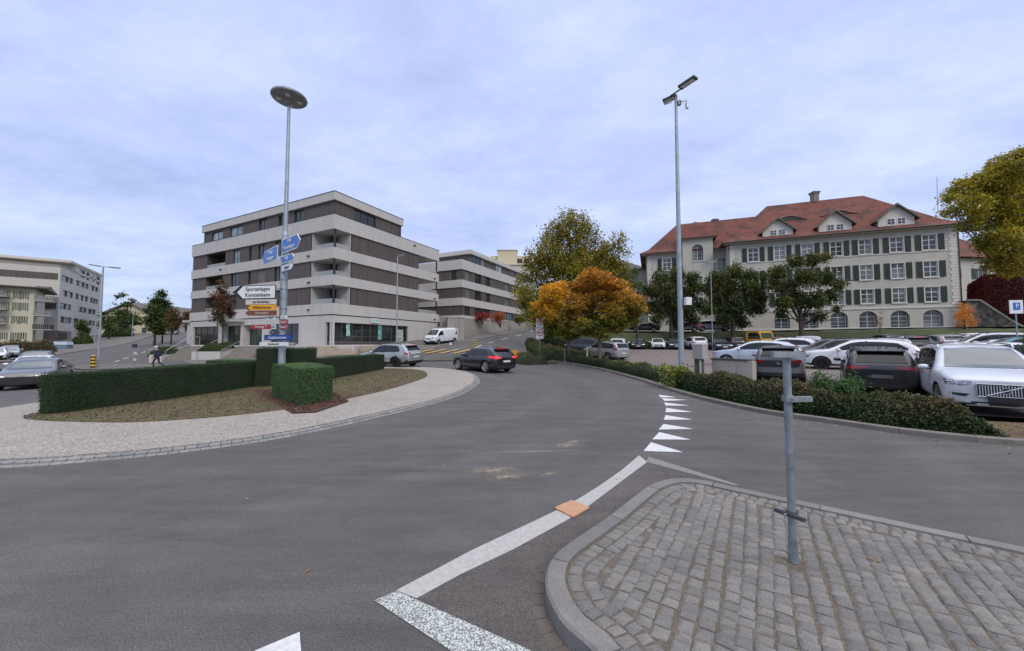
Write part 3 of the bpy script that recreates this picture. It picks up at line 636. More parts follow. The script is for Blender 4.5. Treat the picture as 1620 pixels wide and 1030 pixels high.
limb_tree('young_tree', 'slender young tree with red top and green lower leaves in the planter by the steps', b, 6.0, im_blobs(b, [(352,445,5),(350,458,8),(357,468,8),(345,472,9),(355,482,10),(362,490,9),(345,492,10),(352,503,8),(366,498,6),(340,503,6),(352,512,5)]), L_REDG, 3800, .18, .08, 1.8, .25, .3, nlimb=18)
# far low trees, dark
for px, Z, lb in ((288,130,'far dark tree beyond the cream house'),):
    pass
# red shrubs on the concrete wall
for px, py, r, lb, m in ((763,497,10,'dark crimson shrub above the concrete wall', L_RED),(792,500,12,'orange red shrub above the concrete wall, right of the crimson one', leafmat('leaves_rust', [(0.279,0.062,0.031), (0.434,0.124,0.0465), (0.31,0.0775,0.0465)])),(822,503,7,'small yellow shrub at the right end of the concrete wall', L_YEL)):
    p = at(px, py+r*1.1, 63 if px < 800 else 72); root = thing('shrub', lb, 'shrub', p, 0, 'coloured shrubs above the concrete wall', True); s = 63/FPX
    bl = [(random.uniform(-1,1)*r*s*.8, random.uniform(-.5,.5), r*s*(.5+.7*random.random()), r*s*.6, r*s*.6, r*s*.55) for _ in range(7)]
    link('foliage', leaf_mesh('foliage', blob_points(bl, 1800, .3, 12, .3), .2, m), root)
    mb = MB(); [mb.tube((0,0,-.6), (q[0], q[1], q[2]), .05, .02, 5) for q in bl]; mb.build('stem', BARK, root, origin=(0,0,0))
# clipped yew hedges on the roundabout
def hedge_box(name, label, corners, h, m, n, lsize=.05, group=None, base=.08, rough=.045, flat_top=True, hvar=0):
    """corners: four ground points in order; a clipped box of foliage."""
    c = sum((Vector((p[0], p[1], 0)) for p in corners), Vector())/4; c.z = TZ(c.x, c.y)+base
    root = thing(name, label, 'hedge', c, 0, group, True)
    q = [Vector((p[0]-c.x, p[1]-c.y, 0)) for p in corners]
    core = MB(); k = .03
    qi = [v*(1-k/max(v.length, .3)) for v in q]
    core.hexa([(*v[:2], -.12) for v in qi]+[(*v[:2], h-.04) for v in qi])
    pts = []; nr = []; faces = []
    for i in range(4):
        a, b_ = q[i], q[(i+1) % 4]; nn = Vector(((b_-a).y, -(b_-a).x, 0)).normalized(); faces.append(((b_-a).length*h, a, b_-a, Vector((0,0,h)), nn))
    faces.append(((q[1]-q[0]).length*(q[2]-q[1]).length, q[0]+Vector((0,0,h)), q[1]-q[0], q[3]-q[0], Vector((0,0,1))))
    tot = sum(f[0] for f in faces)
    for A, o_, u, v, nn in faces:
        kk = int(n*A/tot); s, t = RNG.random(kk), RNG.random(kk); P_ = np.array(o_)+s[:, None]*np.array(u)+t[:, None]*np.array(v)
        wob = rough*(np.sin(P_[:, 0]*3.1+P_[:, 2]*4)*np.cos(P_[:, 1]*2.7+P_[:, 2]*2)*.5+RNG.normal(size=kk)*.45)
        P_ += wob[:, None]*np.array(nn); edge = .05*RNG.random(kk)+.03*np.sin(P_[:, 0]*2.1)*np.cos(P_[:, 1]*1.7)
        P_[:, 2] -= edge*(P_[:, 2] > h-.05); pts.append(P_); nr.append(np.tile(np.array(nn), (kk, 1)))
    link('foliage', leaf_mesh('foliage', np.concatenate(pts), lsize, m, 0, .35, .5, np.concatenate(nr)), root)
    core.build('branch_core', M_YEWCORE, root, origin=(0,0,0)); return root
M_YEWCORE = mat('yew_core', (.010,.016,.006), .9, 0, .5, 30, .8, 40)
def g4(*p): return [(a[0], a[1]) for a in p]
LA, LB = gp(63,660,0), (-10.62,15.4)
d = Vector((LB[0]-LA[0], LB[1]-LA[1])).normalized(); nL = Vector((-d.y, d.x))
LA = Vector((-11.42,9.32)); LB = Vector(LB)
hedge_box('hedge', 'long low clipped yew hedge in front of the left half of the roundabout', g4(LA, LB, LB+nL*.6, LA+nL*.55), 1.06, L_YEW, 60000, .036, 'clipped yew hedges on the roundabout')
hedge_box('hedge', 'tall clipped yew block behind the box shaped hedge, under the signpost', [(-10.5,15.2),(-8.6,16.1),(-9.4,17.8),(-11.3,16.9)], 1.55, L_YEW, 26000, .038, 'clipped yew hedges on the roundabout')
hedge_box('hedge', 'light green clipped box hedge standing alone on bark mulch', [(-5.86,10.25),(-5.45,11.35),(-6.85,13.0),(-7.75,12.0)], 1.08, L_YEWL, 26000, .032, 'clipped yew hedges on the roundabout')
hedge_box('hedge', 'clipped yew hedge running right from the tall block towards the grey car', [(-8.7,16.4),(-7.9,23.0),(-8.7,23.2),(-9.6,16.7)], 1.0, L_YEW, 26000, .04, 'clipped yew hedges on the roundabout')
hedge_box('hedge', 'short low yew hedge behind the long one, left of the tall block', [(-14.8,17.9),(-11.6,18.2),(-11.6,19.0),(-14.8,18.8)], 1.0, L_YEWL, 7000, .055, 'clipped yew hedges on the roundabout')
# dry grass tufts and fallen leaves on the island
def inpoly_pts(poly, n):
    q = np.array(poly); lo, hi = q.min(0), q.max(0); out = []
    while len(out) < n:
        for p in RNG.random((n, 2))*(hi-lo)+lo:
            if inside(p, poly): out.append(p)
            if len(out) >= n: break
    return np.array(out)
gr = inpoly_pts([p[:2] for p in SOs], 14000); z = TZa(gr[:, 0], gr[:, 1])+soil_lift+.012
o = link('dry_grass', leaf_mesh('dry_grass', np.column_stack([gr, z]), .06, leafmat('dry_grass_blades', [(.05,.035,.02), (.10,.065,.035), (.06,.09,.02), (.14,.10,.05), (.10,.13,.03), (.24,.18,.10)], scale=1.0), .2, .35)); tag(o, kind='stuff')
o['label'] = 'dry brown grass and small fallen leaves on the roundabout'
mu = inpoly_pts([gp(402,617,.1),gp(463,652,.1),gp(500,650,.1),gp(550,634,.1),gp(521,617,.1),gp(480,612,.1)], 3000)
o = link('mulch_chips', leaf_mesh('mulch_chips', np.column_stack([mu, TZa(mu[:, 0], mu[:, 1])+.125]), .06, leafmat('mulch_chip_bark', [(0.05,0.02,0.012), (0.1,0.045,0.03), (0.16,0.09,0.06)], scale=4, trans=0), .2, .4)); tag(o, kind='stuff')
# ------------------------------------------------------------ shrub bed along the kerb
def bed(name, label, line, w, h, n, lsize, m, core_m, group=None, zb=.05, end=.6):
    """a strip of shrubs: line is its front edge on the ground, w deep to the left of it, h high."""
    d = [0]
    for a, b_ in zip(line, line[1:]): d.append(d[-1]+math.dist(a, b_))
    T = d[-1]; q = np.array(line)
    c = Vector((*q[len(q)//2], 0)); c.z = TZ(c.x, c.y); root = thing(name, label, 'hedge', c, 0, group, True)
    def surf(s, t):   # s along 0..T, t across 0..1 -> point on the dome, with lumps
        i = np.clip(np.searchsorted(d, s)-1, 0, len(q)-2); dd = np.array(d); f = (s-dd[i])/(dd[i+1]-dd[i])
        p = q[i]+(q[i+1]-q[i])*f[:, None]; tg = q[i+1]-q[i]; tg /= np.linalg.norm(tg, axis=1)[:, None]; nn = np.column_stack([-tg[:, 1], tg[:, 0]])
        ww = w(s/T) if callable(w) else np.full_like(s, w); hh = h(s/T) if callable(h) else np.full_like(s, h)
        e = np.clip(np.minimum(s, T-s)/end, 0, 1)**.5
        lump = 1+.13*np.sin(s*2.3+t*5)+.09*np.sin(s*5.1+1)*np.cos(t*7)+.06*np.sin(s*11+t*9)
        prof = np.minimum(1, np.minimum(t, 1-t)*4.2)**.5
        x = p+nn*(ww*(.03+t*.94))[:, None]; zz = hh*lump*prof*e
        return np.column_stack([x, zz])
    A = RNG.random(n)*T; t = RNG.random(n); t = np.where(RNG.random(n) < .45, t*.22, t); P_ = surf(A, t)
    k = np.where(t < .22, RNG.random(n)**.8, .93+.12*RNG.random(n)); P_[:, 2] *= k
    P_[:, :2] += RNG.normal(size=(n, 2))*.035; P_[:, 2] += RNG.normal(size=n)*.025
    tz = TZa(P_[:, 0], P_[:, 1]); P_[:, 2] = np.maximum(P_[:, 2], .02)+tz+zb; P_ -= np.array(c)
    link('foliage', leaf_mesh('foliage', P_, lsize, m, .15, .62), root)
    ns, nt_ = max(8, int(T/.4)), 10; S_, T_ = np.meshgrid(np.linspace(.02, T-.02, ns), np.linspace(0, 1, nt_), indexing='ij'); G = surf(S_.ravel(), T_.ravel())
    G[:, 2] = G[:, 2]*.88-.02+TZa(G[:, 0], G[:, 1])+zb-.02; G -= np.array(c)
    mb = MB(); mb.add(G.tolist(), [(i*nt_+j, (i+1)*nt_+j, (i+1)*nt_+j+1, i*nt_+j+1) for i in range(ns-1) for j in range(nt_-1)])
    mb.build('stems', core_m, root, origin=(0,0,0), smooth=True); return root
KRd = [0]
for a, b_ in zip(KR, KR[1:]): KRd.append(KRd[-1]+math.dist(a, b_))
def kr_part(y0, y1, dd):
    ln = [p for p in KR if y1 <= p[1] <= y0]; return offs(ln, dd)[::1]
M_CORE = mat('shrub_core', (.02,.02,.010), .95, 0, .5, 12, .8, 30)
near = kr_part(15.2, 6.3, .42); near = [p for p in near if p[0] < 9.35]
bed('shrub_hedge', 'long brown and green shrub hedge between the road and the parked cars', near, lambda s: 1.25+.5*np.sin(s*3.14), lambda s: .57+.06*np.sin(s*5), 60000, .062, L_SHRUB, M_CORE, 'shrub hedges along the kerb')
mid = kr_part(30, 15.0, .45)
bed('shrub_hedge', 'low trimmed green shrub hedge between the maples and the road', mid, lambda s: 1.0+.25*s, lambda s: .52+.05*np.sin(s*9), 22000, .075, leafmat('leaves_low_hedge', [(0.0465,0.0853,0.0248), (0.0775,0.116,0.031), (0.124,0.132,0.0465)], zgrad=(.2,.6,[(0.0186,0.0465,0.0139), (0.0341,0.0697,0.0217)])), M_CORE, 'shrub hedges along the kerb')
bed('shrub_hedge', 'dark shrub hedge at the foot of the no-turn signs beside the hill road', offs([(1.0,44),(1.4,39),(2.4,34.5),(4.0,30.5)], .6), 1.3, .7, 8000, .1, L_GRN, M_CORE, 'shrub hedges along the kerb')
bed('shrub_hedge', 'brownish shrub hedge behind the first one, beside the silver estate car', [(1.8,52),(2.6,42),(4.2,35.5),(6.0,30.5)], 1.2, .75, 7000, .1, leafmat('leaves_brown_hedge', [(0.0775,0.0697,0.0248), (0.109,0.093,0.031), (0.171,0.109,0.0465)]), M_CORE, 'shrub hedges along the kerb')
b = gd(1052, 50)
bed('bank_hedge', 'long clipped dark hedge along the bank behind the back row of cars', [(42.5,43.2),(33,46.7),(24,50.1),(14,53.8),(8,56.3)], 3.8, lambda s: .75+0*s, 20000, .2, leafmat('leaves_bank', [(0.0341,0.062,0.0155), (0.062,0.0853,0.0217), (0.093,0.093,0.031)]), M_CORE)
bed('bank_hedge', 'dark undergrowth on the grassy bank behind the maples', [(15,63.5),(8,61.5),(4.2,56),(3.0,48)], 4.0, .85, 9000, .2, L_GRN, M_CORE)  # shrubs added to darken the grass where the bank lies in shade
# leafy bush with yellow leaves at the lamp's foot, evergreen at the right edge
b = gd(1068, 14.9); root = thing('bush', 'leafy bush with green and yellow leaves at the foot of the tall car park lamp', 'bush', b, 0, None, True)
bl = [(-.5,0,.75,.28,.28,.22),(-.25,.1,.45,.3,.3,.35),(.1,0,.6,.32,.3,.3),(.35,0,.7,.3,.3,.25),(.2,-.1,.3,.35,.3,.3),(-.1,0,.2,.35,.3,.25)]
link('foliage', leaf_mesh('foliage', blob_points(bl, 1500, .12, 8, .3), .13, L_BUSH, .2, .4), root)
mb = MB(); [mb.tube((0,0,-.1), q[:3], .02, .008, 5) for q in bl]; mb.build('stem', BARK, root, origin=(0,0,0))
for px, Z, lb, hh in ((1310,9.9,'spiky green bush in the shrub hedge between the black and grey cars',.75),(1325,9.6,'taller leafy clump of the shrub hedge below the black parked car',.7)):
    b = gd(px, Z); root = thing('bush', lb, 'bush', b, 0, 'bushes in the shrub hedge', True)
    bl = [(random.uniform(-.5,.5), random.uniform(-.2,.2), random.uniform(.45,hh+.15), .22,.22,.2) for _ in range(8)]
    link('foliage', leaf_mesh('foliage', blob_points(bl, 2200, .12, 10, .3), .07, leafmat('leaves_fresh', [(0.031,0.0775,0.0248), (0.062,0.124,0.0388), (0.109,0.186,0.0543)]), .1, .5), root)
    mb = MB(); [mb.tube((q[0]*.4,0,0), q[:3], .012, .006, 5) for q in bl]; mb.build('stem', BARK, root, origin=(0,0,0))
b = gd(1628, 15.5); root = thing('conifer', 'small dark evergreen at the right edge beside the white cars', 'bush', b, 0, None, True)
bl = [(0,0,.4+.3*i,.42-.06*i,.42-.06*i,.3) for i in range(6)]
link('foliage', leaf_mesh('foliage', blob_points(bl, 3000, .12, 10, .4), .09, L_GRN, .1, .4), root)
mb = MB(); mb.tube((0,0,-.1), (0,0,1.9), .05, .02, 6); mb.build('stem', BARK, root, origin=(0,0,0))
# hedges on the far left
bed('garden_hedge', 'brown green garden hedge before the yellow house on the left', [(-80,44),(-72,49),(-66,53.5)], 1.2, 1.55, 9000, .16, leafmat('leaves_garden', [(0.0775,0.093,0.0248), (0.155,0.116,0.031), (0.109,0.0697,0.031)]), M_CORE)
bed('garden_hedge', 'dark green shrubs along the pavement before the beige block on the left', [tuple(gd(112,68)[:2]),tuple(gd(148,70)[:2])], 1.5, 1.3, 2500, .22, L_GRN, M_CORE)
bed('garden_hedge', 'dark shrubs along the left road below the pine tree', [tuple(gd(160,84)[:2]),tuple(gd(206,86)[:2])], 2.0, 1.9, 3000, .25, L_GRN, M_CORE)
bed('garden_hedge', 'yellow green shrubs at the far left corner of the dark and white block', [(-44.5,58),(-41,56.5)][::-1], 1.2, 1.3, 1500, .18, leafmat('leaves_yg', [(0.124,0.139,0.031), (0.248,0.217,0.0465), (0.31,0.232,0.0465)]), M_CORE)
# fallen leaves near the camera
FL = leafmat('fallen_leaf', [(0.3,0.17,0.04), (0.42,0.25,0.06), (0.2,0.1,0.04), (0.45,0.35,0.12)], scale=5, trans=0)
pts = [gp(390,790), gp(1390,888,.125), gp(1378,884,.125), (gp(1480,690)[0], gp(1480,690)[1]), gp(975,760), gp(1430,660)]
for k in range(150):
    i = random.randrange(len(KR)-1); p = Vector(KR[i]).lerp(Vector(KR[i+1]), random.random()); 
    if p.y < 25 and p.y > 5.5: pts.append((p.x-random.random()**2*.9-.05, p.y-random.random()**2*.5))
for k in range(26): pts.append((random.uniform(-6, 6), random.uniform(3, 16)))
A = np.array([(p[0], p[1], (.135 if inside(p[:2], KIl+[(7.2,.2)]) else .012)) for p in pts])
o = link('fallen_leaves', leaf_mesh('fallen_leaves', A, .05, FL, 1.5, .6)); tag(o, 'scattered small fallen leaves on the asphalt and along the kerb', kind='stuff')
cr = inpoly_pts([(8.3,7.5),(9.8,7.1),(11.2,8.3),(9.4,8.9)], 900)
o = link('leaf_litter', leaf_mesh('leaf_litter', np.column_stack([cr, TZa(cr[:, 0], cr[:, 1])+.06]), .06, leafmat('litter', [(0.12,0.06,0.025), (0.25,0.11,0.03), (0.34,0.2,0.06)], scale=3, trans=0), .6, .6)); tag(o, 'brown fallen leaves round the right end of the shrub hedge', kind='stuff')
# ------------------------------------------------------------ buildings
class Fac:
    """a facade: origin o (x,y,z0 level), unit direction d, outward normal n (towards the viewer)"""
    def __init__(s, o, d, n=None, z0=0):
        s.o = Vector((o[0], o[1])); s.d = Vector(d).normalized(); a = Vector((s.d.y, -s.d.x))
        s.n = Vector(n).normalized() if n else (a if a.dot(-s.o) > 0 else -a); s.z0 = z0
    def p(s, t, off, z): q = s.o+s.d*t+s.n*off; return (q.x, q.y, z)
    def t(s, px, z=6):      # where image column px meets this facade at height z
        lo, hi = -40.0, 90.0; f = lambda t: s._px(t, z)-px; a = f(lo+1e-3)
        best = None
        for i in range(400):
            t0 = lo+(hi-lo)*i/400; t1 = lo+(hi-lo)*(i+1)/400; f0, f1 = f(t0), f(t1)
            if f0 is not None and f0*f1 <= 0 and abs(f0-f1) < 400:
                for _ in range(30):
                    tm = (t0+t1)/2; fm = f(tm)
                    if f0*fm <= 0: t1 = tm
                    else: t0, f0 = tm, fm
                if best is None or abs(t0) < abs(best): best = t0
        return best
    def _px(s, t, z):
        x, y, _ = s.p(t, 0, z); f = y*math.cos(PITCH)+(z-EYE)*math.sin(PITCH)
        return 810+FPX*x/max(f, .5)
    def box(s, mb, t0, t1, o0, o1, z0, z1, m=0):
        mb.hexa([s.p(t0,o0,z0), s.p(t1,o0,z0), s.p(t1,o1,z0), s.p(t0,o1,z0), s.p(t0,o0,z1), s.p(t1,o0,z1), s.p(t1,o1,z1), s.p(t0,o1,z1)], m)
    def wall(s, mb, t0, t1, z0, z1, ops, off=0, deep=.25, m=0):
        """wall face with rectangular openings (a,b,c,d[,deep]) and their reveals"""
        ts = sorted({t0, t1, *[o[0] for o in ops], *[o[1] for o in ops]}); zs = sorted({z0, z1, *[o[2] for o in ops], *[o[3] for o in ops]})
        ts = [t for t in ts if t0-1e-6 <= t <= t1+1e-6]; zs = [z for z in zs if z0-1e-6 <= z <= z1+1e-6]
        for i in range(len(ts)-1):
            for j in range(len(zs)-1):
                tm, zm = (ts[i]+ts[i+1])/2, (zs[j]+zs[j+1])/2
                if any(o[0] < tm < o[1] and o[2] < zm < o[3] for o in ops): continue
                mb.add([s.p(ts[i],off,zs[j]), s.p(ts[i+1],off,zs[j]), s.p(ts[i+1],off,zs[j+1]), s.p(ts[i],off,zs[j+1])], [(0,1,2,3)], m)
        for o in ops:
            a, b, c, d = o[:4]; dp = o[4] if len(o) > 4 else deep
            q = [(a,c),(b,c),(b,d),(a,d)]
            for k in range(4):
                u, v = q[k], q[(k+1) % 4]; mb.add([s.p(u[0],off,u[1]), s.p(v[0],off,v[1]), s.p(v[0],off-dp,v[1]), s.p(u[0],off-dp,u[1])], [(0,1,2,3)], m)
def pane_window(F, root, t0, t1, z0, z1, off, mf, mg, nx=1, nz=(), fw=.06, name='window', curtain=None, fd=.06):
    fr = MB(); F.box(fr, t0, t1, off-fd, off, z0, z0+fw); F.box(fr, t0, t1, off-fd, off, z1-fw, z1)
    F.box(fr, t0, t0+fw, off-fd, off, z0+fw, z1-fw); F.box(fr, t1-fw, t1, off-fd, off, z0+fw, z1-fw)
    for i in range(1, nx): c = t0+(t1-t0)*i/nx; F.box(fr, c-fw/2, c+fw/2, off-fd, off+.004, z0+fw, z1-fw)
    for k in nz:
        c = z0+(z1-z0)*k[0]; F.box(fr, t0+fw, t1-fw, off-fd+.01, off-.004, c-k[1]/2, c+k[1]/2)
    w = fr.build(name, mf, root)
    g = MB(); g.add([F.p(t0+fw*.5,off-fd*.6,z0+fw*.5), F.p(t1-fw*.5,off-fd*.6,z0+fw*.5), F.p(t1-fw*.5,off-fd*.6,z1-fw*.5), F.p(t0+fw*.5,off-fd*.6,z1-fw*.5)], [(0,1,2,3)])
    g.build('pane', mg, w, origin=tuple(root.location)); 
    return w
def m_glass(name, c, rough=.06, var=.5):
    m, nt, b = nodes(name); f = noise(nt, .35, 2, .5, pos(nt)); k = ramp(nt, f, [(.4, [v*(1-var) for v in c]), (.62, [v*(1+var) for v in c])])
    nt.links.new(k, b.inputs['Base Color']); b.inputs['Roughness'].default_value = rough; b.inputs['Specular IOR Level'].default_value = .6; MATS[name] = m; return m
G_DARK = m_glass('glass_dark', (.022,.026,.028)); G_GRN = m_glass('glass_green', (.02,.04,.032)); G_LT = m_glass('glass_curtained', (.10,.105,.11), .2, .7)
G_OLD = m_glass('glass_old', (.03,.033,.036), .1, .7); G_BRT = m_glass('glass_reflecting', (.22,.26,.26), .15, .4)  # G_BRT: reflection painted into the pale base colour
def m_concrete(name, c, streak=.5, sc=1.0):
    m, nt, b = nodes(name); P = pos(nt)
    mp = N(nt, 'ShaderNodeMapping'); nt.links.new(P, mp.inputs[0]); mp.inputs['Scale'].default_value = (1.3*sc, 1.3*sc, .16*sc)
    k = ramp(nt, noise(nt, 1.0, 6, .65, mp.outputs[0]), [(.3, [v*(1-.16*streak*2) for v in c]), (.7, c)])
    k = mixc(nt, k, ramp(nt, noise(nt, 14, 5, .7, P), [(.3, (.44,.44,.44)), (.7, (.55,.55,.55))]), .8, 'OVERLAY')
    nt.links.new(k, b.inputs['Base Color']); b.inputs['Roughness'].default_value = .8; bump(nt, b, noise(nt, 40, 4, .7, P), .25, .01); MATS[name] = m; return m
C_WHITE = m_concrete('concrete_band', (.50,.475,.445), .4); C_GREY = m_concrete('concrete_wall', (.33,.31,.28), .9); C_LIGHT = m_concrete('concrete_light', (.46,.44,.415), .5)
C_BEIGE = m_concrete('render_beige', (.50,.47,.42), .15); C_CREAM = m_concrete('render_cream', (.56,.49,.33), .2); C_YEL = m_concrete('render_yellow', (.52,.485,.36), .2)
def m_clad():
    m, nt, b = nodes('brown_cladding'); P = pos(nt)
    w1 = N(nt, 'ShaderNodeMapping'); nt.links.new(P, w1.inputs[0]); w1.inputs['Scale'].default_value = (9, 9, .12)
    k = ramp(nt, noise(nt, 1.0, 3, .7, w1.outputs[0]), [(.3, (.050,.040,.036)), (.5, (.085,.068,.060)), (.7, (.125,.104,.094))])
    nt.links.new(k, b.inputs['Base Color']); b.inputs['Roughness'].default_value = .7; bump(nt, b, noise(nt, 1.0, 3, .7, w1.outputs[0]), .7, .03); return m
M_CLAD = m_clad(); M_DARK = mat('dark_metal', (.035,.034,.034), .5, .3, .2); M_STEEL = mat('galvanised_steel', (.36,.38,.39), .45, .7, .25, 6)
M_INT = mat('interior_shade', (.10,.095,.09), .9, 0, .3, 1); M_WHT = mat('white_paint', (.62,.62,.60), .5, 0, .06, 3); M_GRNF = mat('green_glazing_frame', (.04,.10,.075), .4)
M_COPPER = mat('flashing', (.10,.085,.075), .5, .2, .2, 3)
# ---- main block
def block(label, P0, dL, dR, lvl, LL, RR, storeys, attic, opsL, opsR, loggia_corner, loggia_end, ground, zb, cat='building', nl=None):
    """lvl: list of (z_lo, z_hi) bands; storeys: (z_lo, z_hi) brown storeys between them"""
    FL_, FR = Fac(P0, dL), Fac(P0, dR); root = thing('apartment_block', label, cat, (P0[0], P0[1], zb))
    nL, nR = FL_.n, FR.n; cl, cr = loggia_corner; ce = loggia_end
    def foot(mb, a, b, oL, oR, z0, z1):     # box over the whole plan, proud of both facades
        p = [FL_.p(-oR,oL,0), FL_.p(a,oL,0)]; o = Vector(P0[:2]); dl, dr = FL_.d, FR.d
        c = [o-dl*oR-dr*oL, o+dl*(a+oR)-dr*oL, o+dl*(a+oR)+dr*(b+oL), o-dl*oR+dr*(b+oL)]
        mb.prism([(q.x, q.y) for q in c], z0, z1)
    bands = MB()
    for z0, z1, a, b, o in lvl: foot(bands, a, b, o, o, z0, z1)
    bands.build('facade_band', C_WHITE, root)
    core = MB(); dk = Vector(FL_.d)*1
    for (z0, z1) in storeys:
        o = Vector(P0[:2])+FL_.d*2.3+FR.d*2.3; a = LL-2.3; b = RR-4.6
        q = [o, o+FL_.d*a, o+FL_.d*a+FR.d*(RR-2.4), o+FR.d*b]
        q = [o, o+FL_.d*a, o+FL_.d*a+FR.d*b, o+FR.d*b]; core.prism([(k.x, k.y) for k in q], z0-.01, z1+.01)
    core.build('inner_wall', C_LIGHT, root)
    cladding = MB(); wins = []
    for i, (z0, z1) in enumerate(storeys):
        ol = [(a, b, z0+c, z1-d, dp) for (a, b, c, d, dp, kind) in opsL[i]]; orr = [(a, b, z0+c, z1-d, dp) for (a, b, c, d, dp, kind) in opsR[i]]
        FL_.wall(cladding, cl, LL, z0, z1, ol, -.12); FR.wall(cladding, cr, RR-ce, z0, z1, orr, -.12)
        for F, ops in ((FL_, opsL[i]), (FR, opsR[i])):
            for (a, b, c, d, dp, kind) in ops: wins.append((F, a, b, z0+c, z1-d, dp, kind, i))
    cladding.build('cladding', M_CLAD, root)
    for F, a, b, z0, z1, dp, kind, i in wins:
        if kind == 'shut':
            mb = MB(); n_ = max(3, int((z1-z0)/.09))
            for k in range(n_): zz_ = z0+(z1-z0)*k/n_; F.box(mb, a+.02, b-.02, -.33, -.22, zz_, zz_+(z1-z0)/n_*.8)
            mb.build('shutter', mat('roller_shutter', (.17,.155,.145), .6), root)
        elif kind == 'log':
            bk = MB(); F.box(bk, a-.3, b+.3, -2.2, -2.1, z0-.02, z1+.02); bk.build('loggia_wall', M_INT, root)
            w = b-a; pane_window(F, root, a+w*.22, a+w*.55, z0, z1-.25, -2.02, M_DARK, G_DARK, 2, name='balcony_door')
            rl = MB(); F.box(rl, a+.02, b-.02, -.2, -.17, z0, z0+.5); rl.build('balcony_railing', G_RAIL, root)
        else: pane_window(F, root, a+.01, b-.01, z0+.01, z1-.01, -.12-dp+.07, M_DARK, kind, 1 if b-a < 1.1 else (2 if b-a < 2.6 else 3))
    # corner loggias
    for i, (z0, z1) in enumerate(storeys):
        if cl > .2:
            mb = MB(); FL_.box(mb, cl-.12, cl+.001, -2.2, -.1, z0, z1); mb.build('loggia_wall', C_LIGHT, root); mb = MB(); FR.box(mb, cr-.12, cr+.001, -2.2, -.1, z0, z1); mb.build('loggia_wall', C_LIGHT, root)
            FLn = FL_; pane_window(FLn, root, cl*.47, cl*.75, z0, z1-.2, -2.18, M_DARK, G_DARK, 2, name='balcony_door'); pane_window(FR, root, cr*.55, cr*.95, z0, z1-.2, -2.18, M_DARK, G_DARK, 2, name='balcony_door')
            mb = MB(); FL_.box(mb, .03, .2, -.3, -.12, z0, z1); mb.build('corner_post', M_DARK, root)
            rl = MB(); FL_.box(rl, .2, cl-.15, -.14, -.11, z0, z0+.55); FR.box(rl, .2, cr-.15, -.14, -.11, z0, z0+.55); rl.build('balcony_railing', G_RAIL, root)
            tr_ = MB(); FL_.box(tr_, cl, cl+.1, -.11, -.03, z0-.05, z1+.03); tr_.build('trim', M_DARK, root); tr_ = MB(); FR.box(tr_, cr, cr+.1, -.11, -.03, z0-.05, z1+.03); tr_.build('trim', M_DARK, root)
        if ce > .2:
            mb = MB(); FR.box(mb, RR-ce-.1, RR-ce+.001, -2.2, -.13, z0, z1); mb.build('loggia_wall', M_CLAD, root)
            mb = MB(); FR.box(mb, RR-.3, RR-.15, -.3, -.15, z0, z1); mb.build('corner_post', M_DARK, root)
            pane_window(FR, root, RR-ce+.3, RR-ce+1.6, z0, z1-.2, -2.18, M_DARK, G_DARK, 1, name='balcony_door')
            rl = MB(); FR.box(rl, RR-ce, RR-.3, -.14, -.11, z0, z0+.5); rl.build('balcony_railing', G_RAIL, root)
    return root, FL_, FR
mr_, ntr, br_ = nodes('railing_glass'); br_.inputs['Base Color'].default_value = (.42,.44,.42,1); br_.inputs['Roughness'].default_value = .15; br_.inputs['Alpha'].default_value = .5; G_RAIL = mr_
P0 = at(530, 303, 40); dR_ = Vector((.445,.895)); dL_ = Vector((-.8944,.4472))
zz_ = lambda y: at(530, y, 40).z
A0, A1, B0, B1 = zz_(303), zz_(316), zz_(338), zz_(361.4)
Lv = [zz_(y) for y in (390.5,408,434.2,450,479.3,496.8)]
FLt, FRt = Fac(P0, dL_), Fac(P0, dR_)
tl = lambda x, z=8: FLt.t(x, z); tr_f = lambda x, z=8: FRt.t(x, z)
LL, RR = tl(302.5, 10), tr_f(693.5, 10); AL, AR = tl(322, 17), tr_f(635.5, 17)
ZB = 1.5
cl, cr = tl(491.6, 11), tr_f(555.5, 11)
ce = RR-tr_f(663, 10)
lv = [(A1, A0, AL, AR, .15), (B1, B0, LL, RR, .06), (Lv[1], Lv[0], LL, RR, .04), (Lv[3], Lv[2], LL, RR, .02), (Lv[5], Lv[4], LL, RR, .05)]
def OL(z, *rs): return [(tl(b, z), tl(a, z), lo, hi, dp, k) for (a, b, lo, hi, dp, k) in rs]
def OR_(z, *rs): return [(tr_f(a, z), tr_f(b, z), lo, hi, dp, k) for (a, b, lo, hi, dp, k) in rs]
st = [(Lv[0], B1), (Lv[2], Lv[1]), (Lv[4], Lv[3])]
oL = [OL(13, (325.5,355,.0,.08,1.95,'log'),(367,377.6,.0,.2,.2,G_BRT),(392,396.5,.0,.15,.2,G_DARK),(406,419.5,.0,.2,.2,G_DARK),(434,447,.0,.15,.2,G_GRN)),
      OL(10, (323.5,350,.0,.08,1.95,'log'),(363,375,.0,.1,.2,G_DARK),(390.5,395,.0,.15,.2,G_DARK),(404.5,417.6,.0,.1,.2,'shut'),(432,444,.0,.1,.2,G_DARK)),
      OL(7, (322.6,350,.0,.08,1.95,'log'),(360,373,.0,.1,.2,G_DARK),(389,393.5,.0,.15,.2,G_DARK),(403,416,.0,.1,.2,G_DARK),(431,443.5,.0,.1,.2,G_DARK))]
oR = [[], [], []]
main, FL0, FR0 = block('large white banded and brown clad apartment block with shop windows behind the roundabout signpost', P0, dL_, dR_, lv, LL, RR, st, None, oL, oR, (cl, cr), ce, None, ZB)
